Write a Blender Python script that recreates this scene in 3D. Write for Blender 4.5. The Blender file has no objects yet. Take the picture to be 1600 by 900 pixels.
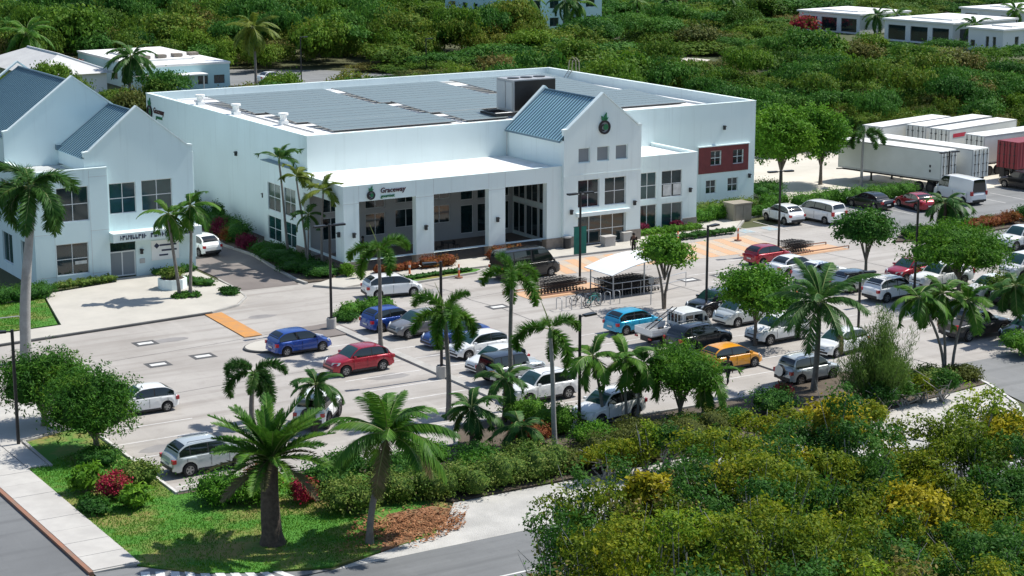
import bpy, math, random
import numpy as np
from mathutils import Vector, Matrix
R = math.radians
SC = bpy.context.scene
COL = SC.collection

# ---------------------------------------------------------------- camera
cam_d = bpy.data.cameras.new('camera'); cam = bpy.data.objects.new('camera', cam_d); COL.objects.link(cam)
cam.location = (-64.07, -134.86, 30.0)
cam.rotation_euler = (math.pi/2 - 0.2167, 0, -0.5515)
cam_d.sensor_width = 36.0; cam_d.lens = 36.0*2977.7/1600.0
cam_d.clip_start = 1.0; cam_d.clip_end = 6000.0
SC.camera = cam
# ---------------------------------------------------------------- sky, sun, exposure
SUN_EL, SH_AZ = R(54), R(178)
W = bpy.data.worlds.new('World'); SC.world = W; W.use_nodes = True
wn = W.node_tree; wn.nodes.clear()
sky = wn.nodes.new('ShaderNodeTexSky'); sky.sky_type = 'NISHITA'; sky.sun_disc = False
sky.sun_elevation = SUN_EL; sky.sun_rotation = R(92); sky.air_density = 1.0; sky.dust_density = 0.6; sky.ozone_density = 1.0
bg = wn.nodes.new('ShaderNodeBackground'); bg.inputs['Strength'].default_value = 0.125
wo = wn.nodes.new('ShaderNodeOutputWorld')
wn.links.new(sky.outputs[0], bg.inputs[0]); wn.links.new(bg.outputs[0], wo.inputs[0])
sd = bpy.data.lights.new('sun', 'SUN'); sd.energy = 5.0; sd.angle = R(0.5); sd.color = (1.0, 0.955, 0.88)
sun = bpy.data.objects.new('sun', sd); COL.objects.link(sun)
sun.rotation_euler = Vector((math.cos(SH_AZ)*math.cos(SUN_EL), math.sin(SH_AZ)*math.cos(SUN_EL), -math.sin(SUN_EL))).to_track_quat('-Z', 'Y').to_euler()
sun.location = (60, -20, 80)
vs = SC.view_settings; vs.view_transform = 'Standard'; vs.look = 'None'; vs.gamma = 1.0; vs.exposure = 0.24; vs.use_curve_mapping = False
SC.render.engine = 'CYCLES'

# ---------------------------------------------------------------- materials
MATS = {}
def nt(name):
    m = bpy.data.materials.new(name); m.use_nodes = True
    t = m.node_tree; b = t.nodes['Principled BSDF']; MATS[name] = m
    return m, t, b
def mat(name, col, rough=.6, metal=0., var=0., scale=.5, col2=None, bump=0., bscale=20., coat=0., spec=.5, detail=5., space='obj', thr=(.35,.68)):
    """principled surface with optional large scale noise towards col2 and fine bump"""
    m, t, b = nt(name)
    b.inputs['Base Color'].default_value = (*col, 1); b.inputs['Roughness'].default_value = rough
    b.inputs['Metallic'].default_value = metal; b.inputs['Coat Weight'].default_value = coat
    b.inputs['Specular IOR Level'].default_value = spec
    if var > 0 or col2 or bump:
        tc = t.nodes.new('ShaderNodeNewGeometry').outputs['Position'] if space == 'pos' else t.nodes.new('ShaderNodeTexCoord').outputs['Object']
    if var > 0 or col2:
        c2 = col2 if col2 else tuple(max(0, c*(1-var)) for c in col)
        n = t.nodes.new('ShaderNodeTexNoise'); n.inputs['Scale'].default_value = scale; n.inputs['Detail'].default_value = detail; n.inputs['Roughness'].default_value = .62
        t.links.new(tc, n.inputs['Vector'])
        r = t.nodes.new('ShaderNodeValToRGB'); r.color_ramp.elements[0].position = thr[0]; r.color_ramp.elements[1].position = thr[1]
        r.color_ramp.elements[0].color = (*c2, 1); r.color_ramp.elements[1].color = (*col, 1)
        t.links.new(n.outputs['Fac'], r.inputs[0]); t.links.new(r.outputs[0], b.inputs['Base Color'])
    if bump:
        n2 = t.nodes.new('ShaderNodeTexNoise'); n2.inputs['Scale'].default_value = bscale; n2.inputs['Detail'].default_value = 4
        t.links.new(tc, n2.inputs['Vector'])
        bp = t.nodes.new('ShaderNodeBump'); bp.inputs['Strength'].default_value = bump; bp.inputs['Distance'].default_value = .05
        t.links.new(n2.outputs['Fac'], bp.inputs['Height']); t.links.new(bp.outputs[0], b.inputs['Normal'])
    return m
def leafmat(name, cols, nscale=.35, trans=.3, rough=.55):
    """foliage: colour differs leaf by leaf (random per island) and patch by patch (noise in space)"""
    LEAFCOLS[name] = (cols, nscale)
    m, t, b = nt(name)
    geo = t.nodes.new('ShaderNodeNewGeometry')
    n = t.nodes.new('ShaderNodeTexNoise'); n.inputs['Scale'].default_value = nscale; n.inputs['Detail'].default_value = 3
    t.links.new(geo.outputs['Position'], n.inputs['Vector'])
    mx = t.nodes.new('ShaderNodeMath'); mx.operation = 'MULTIPLY_ADD'; mx.inputs[1].default_value = .42
    sc = t.nodes.new('ShaderNodeMath'); sc.operation = 'MULTIPLY_ADD'; sc.inputs[1].default_value = 1.5; sc.inputs[2].default_value = -.46
    t.links.new(n.outputs['Fac'], sc.inputs[0])
    t.links.new(geo.outputs['Random Per Island'], mx.inputs[0]); t.links.new(sc.outputs[0], mx.inputs[2])
    r = t.nodes.new('ShaderNodeValToRGB'); els = r.color_ramp.elements
    els[0].color = (*cols[0], 1); els[1].color = (*cols[-1], 1)
    for i, c in enumerate(cols[1:-1]):
        e = els.new((i+1)/(len(cols)-1)); e.color = (*c, 1)
    t.links.new(mx.outputs[0], r.inputs[0]); t.links.new(r.outputs[0], b.inputs['Base Color'])
    b.inputs['Roughness'].default_value = rough+.1; b.inputs['Specular IOR Level'].default_value = .14
    tr = t.nodes.new('ShaderNodeBsdfTranslucent'); t.links.new(r.outputs[0], tr.inputs['Color'])
    ms = t.nodes.new('ShaderNodeMixShader'); ms.inputs[0].default_value = trans
    out = t.nodes['Material Output']
    t.links.new(b.outputs[0], ms.inputs[1]); t.links.new(tr.outputs[0], ms.inputs[2]); t.links.new(ms.outputs[0], out.inputs['Surface'])
    return m

LEAFCOLS = {}
def coremat(lm):
    """the leafy inside of a crown: same colours, leaf-sized mottling and relief"""
    name = 'inner_'+lm
    if name in MATS: return name
    cols, ns = LEAFCOLS[lm]; m, t, b = nt(name); geo = t.nodes.new('ShaderNodeNewGeometry')
    n = t.nodes.new('ShaderNodeTexNoise'); n.inputs['Scale'].default_value = 7.; n.inputs['Detail'].default_value = 5; n.inputs['Roughness'].default_value = .7; t.links.new(geo.outputs['Position'], n.inputs['Vector'])
    r = t.nodes.new('ShaderNodeValToRGB'); els = r.color_ramp.elements; els[0].color = (*cols[0], 1); els[1].color = (*cols[2], 1); els[0].position = .36; els[1].position = .66; e = els.new(.5); e.color = (*cols[1], 1)
    t.links.new(n.outputs['Fac'], r.inputs[0]); t.links.new(r.outputs[0], b.inputs['Base Color']); b.inputs['Roughness'].default_value = .8; b.inputs['Specular IOR Level'].default_value = .2
    bp = t.nodes.new('ShaderNodeBump'); bp.inputs['Strength'].default_value = 1.; bp.inputs['Distance'].default_value = .25; t.links.new(n.outputs['Fac'], bp.inputs['Height']); t.links.new(bp.outputs[0], b.inputs['Normal'])
    return name
def stucco(name, col, dirt):
    """painted render: broad tonal drift, faint vertical rain streaks, fine relief"""
    m, t, b = nt(name); tc = t.nodes.new('ShaderNodeNewGeometry').outputs['Position']; b.inputs['Roughness'].default_value = .82
    def noise(sx, sz, det, lo, hi):
        mp = t.nodes.new('ShaderNodeMapping'); mp.inputs['Scale'].default_value = (sx,sx,sz); t.links.new(tc, mp.inputs['Vector']); n = t.nodes.new('ShaderNodeTexNoise'); n.inputs['Scale'].default_value = 1; n.inputs['Detail'].default_value = det; t.links.new(mp.outputs[0], n.inputs['Vector'])
        r = t.nodes.new('ShaderNodeMapRange'); r.inputs['From Min'].default_value = lo; r.inputs['From Max'].default_value = hi; t.links.new(n.outputs['Fac'], r.inputs['Value']); return r.outputs['Result'], n
    a, _ = noise(.22,.22,4,.35,.7); c, _ = noise(2.6,.16,5,.56,.78); mul = t.nodes.new('ShaderNodeMath'); mul.operation = 'MULTIPLY_ADD'; mul.inputs[1].default_value = .6; add = t.nodes.new('ShaderNodeMath'); add.operation = 'MULTIPLY'; add.inputs[1].default_value = .45; add.use_clamp = True
    t.links.new(a, add.inputs[0]); t.links.new(c, mul.inputs[0]); t.links.new(add.outputs[0], mul.inputs[2]); mul.use_clamp = True
    mx = t.nodes.new('ShaderNodeMix'); mx.data_type = 'RGBA'; mx.inputs[6].default_value = (*col,1); mx.inputs[7].default_value = (*dirt,1); t.links.new(mul.outputs[0], mx.inputs[0]); t.links.new(mx.outputs[2], b.inputs['Base Color'])
    n2 = t.nodes.new('ShaderNodeTexNoise'); n2.inputs['Scale'].default_value = 26; t.links.new(tc, n2.inputs['Vector']); bp = t.nodes.new('ShaderNodeBump'); bp.inputs['Strength'].default_value = .15; bp.inputs['Distance'].default_value = .03; t.links.new(n2.outputs['Fac'], bp.inputs['Height']); t.links.new(bp.outputs[0], b.inputs['Normal'])
stucco('stucco', (.74,.845,.84), (.61,.70,.69))
stucco('stucco_old', (.69,.83,.84), (.57,.69,.70))
mat('roof_white', (.84,.84,.82), .6, scale=.3, col2=(.62,.62,.58), thr=(.28,.52))
mat('roof_grey', (.55,.57,.57), .7, scale=.3, col2=(.45,.47,.47))
mat('plinth', (.30,.26,.22), .85, scale=3, col2=(.22,.19,.16), bump=.4, bscale=12)
mat('metal_roof', (.40,.63,.72), .36, metal=.1, scale=.4, col2=(.33,.54,.64))
mat('metal_trim', (.13,.21,.26), .45, metal=.3)
mat('brick_red', (.20,.045,.045), .85, scale=2, col2=(.15,.035,.035))
mat('window_frame', (.68,.70,.70), .45)
mat('window_frame_dark', (.10,.11,.12), .45)
mat('glass', (.012,.035,.038), .06, spec=.8, scale=.6, col2=(.006,.018,.022))
mat('glass_teal', (.02,.075,.075), .06, spec=.8, scale=.6, col2=(.01,.04,.045))
mat('louvre', (.20,.23,.25), .6)
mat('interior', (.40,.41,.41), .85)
mat('terrace_floor', (.25,.20,.17), .8, scale=2, col2=(.18,.15,.13))
mat('solar_cell', (.17,.215,.205), .32, spec=.45, scale=.35, col2=(.135,.175,.175))
mat('alu', (.55,.57,.58), .4, metal=.7)
mat('steel_dark', (.03,.032,.035), .5, metal=.3)
mat('black_paint', (.012,.012,.014), .4)
mat('concrete', (.50,.485,.45), .85, scale=.5, col2=(.40,.385,.36), bump=.2, bscale=25)
mat('plaza', (.50,.475,.42), .85, scale=.35, col2=(.42,.40,.355), bump=.15, bscale=30)
mat('kerb', (.44,.43,.40), .85, scale=1, col2=(.32,.31,.29))
mat('kerb_dark', (.05,.052,.055), .8, scale=1, col2=(.09,.09,.09))
mat('kerb_rust', (.30,.13,.075), .85, scale=1.2, col2=(.22,.14,.10))
mat('paint_white', (.72,.72,.70), .7, scale=2.5, col2=(.52,.52,.50))
mat('paint_worn', (.64,.63,.61), .8, scale=1.5, col2=(.46,.45,.43))
mat('paint_dark', (.055,.057,.06), .8, scale=2, col2=(.09,.09,.09))
mat('paint_orange', (.56,.25,.05), .8, scale=1.6, col2=(.42,.22,.09))
mat('paint_salmon', (.60,.34,.18), .85, scale=.5, col2=(.50,.34,.22))
mat('paint_blue', (.24,.38,.44), .8, scale=2.5, col2=(.37,.37,.35), thr=(.42,.6))
mat('orange_plastic', (.62,.16,.05), .5)
mat('bark', (.20,.165,.13), .9, scale=4, col2=(.12,.10,.08), bump=.5, bscale=10)
mat('bark_dark', (.10,.08,.06), .95, scale=4, col2=(.05,.04,.032), bump=.8, bscale=8)
mat('palm_trunk', (.21,.19,.17), .85, scale=3, col2=(.13,.12,.105), bump=.5, bscale=9)
mat('palm_trunk_pale', (.34,.335,.32), .8, scale=1.4, col2=(.24,.235,.22), bump=.25, bscale=9)
mat('crownshaft', (.10,.20,.05), .5, scale=2, col2=(.07,.15,.035))
mat('date_trunk', (.11,.085,.065), .95, scale=5, col2=(.055,.042,.033), bump=.6, bscale=6)
mat('rachis', (.20,.24,.07), .6)
mat('mulch', (.30,.135,.07), .95, scale=1.6, col2=(.17,.11,.05), bump=1., bscale=14)
mat('soil', (.12,.095,.07), .95, scale=1.5, col2=(.07,.055,.04), bump=.6, bscale=10)
mat('tyre', (.014,.014,.015), .85)
mat('rim', (.36,.37,.38), .35, metal=.8)
mat('rim_dark', (.06,.06,.065), .4, metal=.6)
mat('car_glass', (.008,.012,.013), .04, spec=.9)
mat('car_glass_green', (.02,.06,.055), .04, spec=.9)
mat('head_lamp', (.62,.65,.66), .12, spec=.9)
mat('tail_lamp', (.42,.012,.018), .2, spec=.8)
mat('plastic_black', (.02,.02,.022), .55)
mat('plate', (.7,.7,.66), .5)
CAR_COLS = dict(white=(.80,.81,.80), silver=(.50,.54,.54), grey=(.20,.20,.205), blue=(.012,.065,.32), deep_blue=(.012,.05,.22), cyan=(.01,.36,.58), red=(.36,.008,.025), black=(.010,.011,.013), yellow=(.78,.33,.012), charcoal=(.035,.036,.036), navy=(.014,.02,.032))
for k, c in CAR_COLS.items():
    mat('paint_'+k+'_car', c, .28, metal=.0 if k in ('white','yellow') else .25, coat=.8, spec=.5)
mat('container_white', (.68,.69,.66), .55, scale=.35, col2=(.58,.59,.55))
mat('container_top', (.80,.80,.78), .6, scale=.5, col2=(.70,.70,.67))
mat('container_red', (.26,.018,.03), .5, scale=.5, col2=(.20,.015,.025))
mat('sign_black', (.012,.010,.014), .5)
mat('sign_maroon', (.055,.008,.018), .5)
mat('sign_green', (.01,.16,.06), .5)
mat('sign_navy', (.02,.03,.07), .5)
mat('sign_red', (.5,.02,.05), .5)
mat('banner_green', (.01,.13,.10), .7, scale=2, col2=(.015,.18,.12))
mat('teal_cloth', (.02,.42,.42), .6)
mat('canopy_white', (.78,.80,.80), .6, scale=1., col2=(.70,.73,.73))
mat('galv', (.42,.43,.44), .5, metal=.5)
mat('tan_box', (.30,.27,.21), .7, scale=2, col2=(.25,.22,.17))
mat('skin', (.10,.055,.035), .6)
mat('cloth_black', (.012,.012,.014), .9)
mat('cloth_red', (.30,.03,.05), .9)
mat('cloth_orange', (.62,.16,.05), .9)
mat('cloth_pink', (.55,.33,.36), .9)
mat('cloth_grey', (.25,.27,.28), .9)
mat('hair', (.012,.01,.009), .8)
mat('far_teal', (.48,.68,.70), .8, scale=.2, col2=(.42,.62,.64))
mat('far_white', (.78,.79,.78), .8, scale=.2, col2=(.70,.72,.71))
mat('far_shingle', (.62,.62,.60), .8, scale=.3, col2=(.52,.52,.51))
mat('sand', (.62,.58,.50), .9, scale=.18, col2=(.50,.47,.40), bump=.3, bscale=6)
mat('blue_grey_paint', (.52,.70,.76), .6)

# foliage
leafmat('leaf_mid', [(.024,.085,.010), (.052,.165,.014), (.10,.25,.018), (.17,.33,.025)])
leafmat('leaf_dark', [(.014,.055,.010), (.030,.112,.016), (.058,.17,.02), (.11,.23,.032)])
leafmat('leaf_bright', [(.04,.12,.012), (.075,.20,.015), (.13,.28,.02), (.20,.36,.03)])
leafmat('leaf_olive', [(.035,.050,.012), (.075,.10,.018), (.12,.14,.024), (.17,.18,.035)])
leafmat('leaf_feather', [(.022,.080,.008), (.048,.15,.011), (.095,.23,.015), (.18,.30,.022)], nscale=.7)
leafmat('leaf_yellow', [(.12,.15,.012), (.26,.25,.012), (.42,.36,.015), (.50,.42,.03)], nscale=.6)
leafmat('leaf_croton', [(.12,.02,.015), (.20,.055,.02), (.26,.12,.03), (.10,.12,.025)], nscale=1.2)
leafmat('leaf_purple', [(.06,.01,.02), (.12,.015,.035), (.20,.02,.06), (.08,.03,.02)], nscale=1.2)
leafmat('leaf_flower', [(.30,.01,.04), (.42,.02,.07), (.12,.12,.02), (.05,.11,.02)], nscale=1.2)
leafmat('leaf_varieg', [(.035,.085,.015), (.07,.15,.02), (.20,.27,.05), (.34,.38,.13)], nscale=1.2)
leafmat('leaf_thicket', [(.030,.066,.007), (.074,.135,.010), (.145,.21,.013), (.26,.285,.016), (.42,.35,.02)], nscale=.28, trans=.38)
leafmat('leaf_thicket_dark', [(.013,.050,.010), (.030,.105,.015), (.060,.165,.02), (.12,.23,.045)], nscale=.4, trans=.36)
leafmat('leaf_scrub', [(.026,.070,.010), (.058,.135,.015), (.105,.19,.02), (.17,.215,.025), (.215,.19,.035)], nscale=.035, trans=.32)
leafmat('frond', [(.024,.085,.012), (.050,.15,.018), (.09,.21,.022), (.15,.26,.03)], nscale=.7, rough=.42)
leafmat('frond_dark', [(.018,.062,.014), (.036,.11,.022), (.064,.16,.03), (.11,.20,.05)], nscale=.7, rough=.38)
leafmat('frond_yellow', [(.05,.10,.014), (.10,.16,.02), (.17,.22,.03), (.24,.25,.05)], nscale=.7, rough=.45)
leafmat('frond_dry', [(.14,.11,.06), (.2,.16,.09), (.12,.13,.05), (.08,.10,.03)], nscale=.7)
leafmat('leaf_feather_deep', [(.014,.055,.008), (.030,.11,.012), (.065,.18,.016), (.15,.26,.022)], nscale=.7)
leafmat('grass', [(.035,.13,.010), (.065,.20,.013), (.11,.26,.018), (.20,.27,.035)], nscale=.5, trans=.15)

# ---------------------------------------------------------------- mesh helpers
def wloc(o):
    v = Vector((0,0,0))
    while o is not None:
        v += o.location; o = o.parent
    return v
def link(name, me, m=None, parent=None, loc=None, rz=0):
    o = bpy.data.objects.new(name, me); COL.objects.link(o)
    if parent is not None: o.parent = parent
    if loc is not None: o.location = loc
    if rz: o.rotation_euler.z = rz
    if m is not None and me is not None and len(me.materials) == 0: me.materials.append(MATS[m] if isinstance(m, str) else m)
    return o
def tag(o, label=None, cat=None, group=None, kind=None):
    if label: o['label'] = label
    if cat: o['category'] = cat
    if group: o['group'] = group
    if kind: o['kind'] = kind
    return o
def thing(name, label, cat, loc=(0,0,0), rz=0, group=None):
    o = bpy.data.objects.new(name, None); COL.objects.link(o)
    o.empty_display_size = .3
    o.location = (loc[0], loc[1], loc[2] if len(loc) > 2 else 0.); o.rotation_euler.z = rz
    return tag(o, label, cat, group)
class MB:
    def __init__(s): s.v = []; s.f = []; s.m = []
    def add(s, vs, fs, mi=0):
        b = len(s.v); s.v += [tuple(p) for p in vs]; s.f += [tuple(i+b for i in f) for f in fs]; s.m += [mi]*len(fs); return s
    def box(s, x0, x1, y0, y1, z0, z1, mi=0):
        return s.add([(x0,y0,z0),(x1,y0,z0),(x1,y1,z0),(x0,y1,z0),(x0,y0,z1),(x1,y0,z1),(x1,y1,z1),(x0,y1,z1)],
                     [(3,2,1,0),(4,5,6,7),(0,1,5,4),(1,2,6,5),(2,3,7,6),(3,0,4,7)], mi)
    def quad(s, a, b, c, d, mi=0): return s.add([a,b,c,d], [(0,1,2,3)], mi)
    def poly(s, pts, mi=0): return s.add(pts, [tuple(range(len(pts)))], mi)
    def prism(s, xy, z0, z1, mi=0):
        n = len(xy); a = sum(xy[i][0]*xy[(i+1)%n][1]-xy[(i+1)%n][0]*xy[i][1] for i in range(n))
        if a < 0: xy = list(reversed(xy))
        return s.add([(x,y,z0) for x,y in xy]+[(x,y,z1) for x,y in xy],
                     [tuple(reversed(range(n))), tuple(range(n,2*n))]+[(i,(i+1)%n,n+(i+1)%n,n+i) for i in range(n)], mi)
    def prism_y(s, xz, y0, y1, mi=0):           # polygon in xz extruded along y
        n = len(xz); a = sum(xz[i][0]*xz[(i+1)%n][1]-xz[(i+1)%n][0]*xz[i][1] for i in range(n))
        if a < 0: xz = list(reversed(xz))
        return s.add([(x,y0,z) for x,z in xz]+[(x,y1,z) for x,z in xz],
                     [tuple(range(n)), tuple(reversed(range(n,2*n)))]+[(i,n+i,n+(i+1)%n,(i+1)%n) for i in range(n)], mi)
    def tube(s, pts, rad, n=8, cap=True, mi=0):
        pts = [Vector(p) for p in pts]
        if not isinstance(rad, (list,tuple)): rad = [rad]*len(pts)
        vs = []; up0 = Vector((0,0,1))
        for i, p in enumerate(pts):
            d = (pts[min(i+1,len(pts)-1)]-pts[max(i-1,0)]).normalized()
            ref = up0 if abs(d.z) < .9 else Vector((1,0,0))
            a = d.cross(ref).normalized(); b = d.cross(a)
            for k in range(n):
                t = 2*math.pi*k/n; vs.append(p+(a*math.cos(t)+b*math.sin(t))*rad[i])
        fs = []
        for i in range(len(pts)-1):
            for k in range(n):
                fs.append((i*n+k, (i+1)*n+k, (i+1)*n+(k+1)%n, i*n+(k+1)%n))
        if cap: fs += [tuple(range(n)), tuple(reversed(range((len(pts)-1)*n, len(pts)*n)))]
        return s.add(vs, fs, mi)
    def mesh(s, name, smooth=None, off=(0,0,0)):
        me = bpy.data.meshes.new(name)
        me.from_pydata([(x-off[0],y-off[1],z-off[2]) for x,y,z in s.v], [], s.f)
        if any(s.m): me.polygons.foreach_set('material_index', s.m)
        if smooth is not None:
            me.polygons.foreach_set('use_smooth', [True]*len(me.polygons)); me.set_sharp_from_angle(angle=R(smooth))
        me.update(); return me
    def build(s, name, m, parent=None, smooth=None, world=True):
        off = wloc(parent) if (parent is not None and world) else (0,0,0)
        me = s.mesh(name, smooth, off)
        for x in (m if isinstance(m, (list,tuple)) else [m]): me.materials.append(MATS[x])
        return link(name, me, None, parent)
def box(name, m, parent, *a): return MB().box(*a).build(name, m, parent)
def struct(name, mb, m, smooth=None):
    return tag(mb.build(name, m, None, smooth), kind='structure')
def sheet(name, xy, z, m):
    n = len(xy); a = sum(xy[i][0]*xy[(i+1)%n][1]-xy[(i+1)%n][0]*xy[i][1] for i in range(n))
    if a < 0: xy = list(reversed(xy))
    return struct(name, MB().poly([(x,y,z) for x,y in xy]), m)
def slab(name, xy, z, m, z0=-.05): return struct(name, MB().prism(xy, z0, z), m)

def quads_mesh(name, V):
    n = len(V)//4; me = bpy.data.meshes.new(name)
    me.vertices.add(n*4); me.vertices.foreach_set('co', np.ascontiguousarray(V, dtype=np.float32).ravel())
    me.loops.add(n*4); me.loops.foreach_set('vertex_index', np.arange(n*4, dtype=np.int32))
    me.polygons.add(n); me.polygons.foreach_set('loop_start', np.arange(0, n*4, 4, dtype=np.int32))
    me.update(calc_edges=True); return me
def unit(a): return a/np.maximum(np.linalg.norm(a, axis=1, keepdims=True), 1e-6)
def leaves(rng, C, B, size, asp=.5, rnd=.9):
    """rhombic leaf quads at centres C, facing roughly along B"""
    n = len(C); N = unit(B + rng.normal(size=(n,3))*rnd)
    A = unit(np.cross(N, rng.normal(size=(n,3)))); S = np.cross(N, A)
    L = (size*rng.uniform(.6,1.35,size=(n,1)))*.5; A = A*L; S = S*L*asp
    V = np.empty((n,4,3)); V[:,0] = C-A; V[:,1] = C+S-A*.1; V[:,2] = C+A; V[:,3] = C-S-A*.1
    return V.reshape(-1,3)
def crown(rng, lobes, ncl, per, cr, size, asp=.5, flat=.65, shell=(.72,1.02), low=-.35, rnd=.75, outb=.8):
    """leaf clumps spread over and through the outer part of ellipsoid lobes (x,y,z,rx,ry,rz)"""
    lobes = np.array(lobes, float); w = lobes[:,3]*lobes[:,4]+lobes[:,4]*lobes[:,5]; w /= w.sum()
    k = rng.choice(len(lobes), ncl, p=w); D = unit(rng.normal(size=(ncl,3)))
    D[:,2] = np.where(D[:,2] < low, -D[:,2]*.7, D[:,2]); D = unit(D)
    rad = rng.uniform(*shell, size=(ncl,1)); inner = rng.random((ncl,1)) < .14; rad = np.where(inner, rng.uniform(.3,.7,size=(ncl,1)), rad)
    P = lobes[k,:3] + D*lobes[k,3:]*rad
    s = rng.uniform(.55,1.3,size=(ncl,1))*cr
    C = np.repeat(P, per, 0) + rng.normal(size=(ncl*per,3))*np.repeat(s, per, 0)*np.array([1,1,flat])
    B = np.repeat(D, per, 0)*outb + np.array([0,0,.45])
    return leaves(rng, C, B, size, asp, rnd)
# ================================================================ the setting: ground, roads, pavements
mat('ground_scrub', (.085,.085,.035), .95, scale=.05, col2=(.055,.07,.022), bump=.5, bscale=3, space='pos')
def paving(name, col, dark, light):
    """worn paving: drifting tone, long tyre-polished streaks along the lanes, speckle"""
    m, t, b = nt(name); tc = t.nodes.new('ShaderNodeNewGeometry').outputs['Position']; b.inputs['Roughness'].default_value = .82; cur = None
    rgb = t.nodes.new('ShaderNodeRGB'); rgb.outputs[0].default_value = (*col,1); cur = rgb.outputs[0]
    for sc, lo, hi, c2, fac, det in (((.12,.12,.12),.44,.70,dark,.7,6),((.05,.75,1),.50,.66,dark,.7,5),((.6,.05,1),.56,.74,light,.5,5),((1.1,1.1,1),.55,.75,dark,.5,6),((9,9,1),.50,.80,dark,.35,2)):
        mp = t.nodes.new('ShaderNodeMapping'); mp.inputs['Scale'].default_value = sc; t.links.new(tc, mp.inputs['Vector']); n = t.nodes.new('ShaderNodeTexNoise'); n.inputs['Scale'].default_value = 1; n.inputs['Detail'].default_value = det; n.inputs['Roughness'].default_value = .6; t.links.new(mp.outputs[0], n.inputs['Vector'])
        r = t.nodes.new('ShaderNodeMapRange'); r.inputs['From Min'].default_value = lo; r.inputs['From Max'].default_value = hi; r.inputs['To Max'].default_value = fac; t.links.new(n.outputs['Fac'], r.inputs['Value'])
        mx = t.nodes.new('ShaderNodeMix'); mx.data_type = 'RGBA'; t.links.new(cur, mx.inputs[6]); mx.inputs[7].default_value = (*c2,1); t.links.new(r.outputs['Result'], mx.inputs[0]); cur = mx.outputs[2]
    t.links.new(cur, b.inputs['Base Color'])
    n2 = t.nodes.new('ShaderNodeTexNoise'); n2.inputs['Scale'].default_value = 28; t.links.new(tc, n2.inputs['Vector']); bp = t.nodes.new('ShaderNodeBump'); bp.inputs['Strength'].default_value = .15; bp.inputs['Distance'].default_value = .03; t.links.new(n2.outputs['Fac'], bp.inputs['Height']); t.links.new(bp.outputs[0], b.inputs['Normal'])
paving('lot', (.39,.368,.34), (.25,.228,.205), (.45,.425,.39))
mat('lot_brown', (.20,.175,.16), .85, scale=.4, col2=(.15,.13,.12), space='pos')
paving('asphalt', (.165,.172,.175), (.11,.115,.118), (.20,.205,.205))
paving('asphalt_old', (.20,.205,.205), (.135,.14,.14), (.25,.25,.245))
mat('lawn_soil', (.055,.19,.014), .95, scale=.30, col2=(.24,.20,.06), thr=(.38,.54), bump=.6, bscale=18, space='pos')
mat('stain', (.20,.19,.185), .8, scale=.5, col2=(.30,.29,.28), space='pos')
mat('gravel', (.50,.49,.46), .9, scale=.5, col2=(.36,.355,.335), bump=.6, bscale=14, space='pos')
struct('ground', MB().quad((-700,-500,-.06),(900,-500,-.06),(900,1000,-.06),(-700,1000,-.06)), 'ground_scrub')
sheet('parking_lot', [(-39,-52),(32,-52),(34,-36),(75,-34),(75,-9),(-4.4,-9),(-10,-8.6),(-18,-8.6),(-18,-14.9),(-75,-17.9),(-75,-32),(-39,-33.0)], -.02, 'lot')
sheet('road', [(-49,-300),(-38.75,-300),(-38.75,-33),(-75,-32.5),(-75,-60),(-49,-60)], -.012, 'asphalt')
sheet('road', [(-38.75,-72.4),(150,-72.4),(150,-63.9),(-38.75,-63.6)], -.010, 'asphalt')
sheet('entry_road', [(15.5,-63.7),(30,-63.7),(30,-51.9),(19,-51.9),(17.4,-56.5)], -.008, 'asphalt_old')
sheet('loading_yard', [(45.0,-4.9),(45.2,-13),(44.6,-19),(44.6,-34),(110,-34),(110,-4.9)], -.014, 'asphalt_old')
sheet('truck_yard', [(47,-4.8),(110,-4.8),(110,18),(70,24),(49,22)], -.012, 'sand')
sheet('driveway', [(-10.2,-9.2),(-5.4,-9.4),(-4.2,-2),(-3.6,14),(-4,40),(-9.6,40),(-9.6,-4)], -.006, 'lot_brown')
# centre line and shoulder of the near road
m = MB()
for x in np.arange(-36,120,6.0): m.box(x, x+3.1, -68.16, -68.04, -.009, -.004)
struct('road_centre_line', m, 'paint_white')
# kerbs
def kerb(name, pts, m_, w=.16, h=.13):
    mb = MB()
    for (x0,y0),(x1,y1) in zip(pts[:-1], pts[1:]):
        d = Vector((x1-x0,y1-y0,0)).normalized(); n = Vector((-d.y,d.x,0))*w*.5
        mb.prism([(x0-n.x,y0-n.y),(x1-n.x,y1-n.y),(x1+n.x,y1+n.y),(x0+n.x,y0+n.y)], -.06, h)
    return struct(name, mb, m_)
# left pavement along the road: separate concrete slabs
pav = struct('pavement', MB().box(-38.55,-36.35,-58.5,-30.5,-.06,.06), 'concrete')
y = -58.4
while y < -31:
    L = min(1.9, -30.6-y)
    MB().box(-38.5,-36.42,y+.012,y+L-.012,.05,.105+.004*((int(y*7))%3)).build('paving_slab', 'concrete', pav); y += L
kerb('kerb', [(-38.64,-58.6),(-38.64,-31)], 'kerb_rust', .2, .12)
slab('corner_pavement', [(-36.34,-42.6),(-36.34,-30.6),(-31.5,-31),(-31.6,-36.4),(-35.3,-37.6),(-35.3,-42.6)], .09, 'concrete')
kerb('kerb', [(-35.2,-42.8),(-35.1,-37.9),(-31.6,-36.5)], 'kerb')
kerb('kerb', [(-31.2,-36.6),(-31.35,-50.3)], 'paint_worn', .15, .12)
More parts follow.
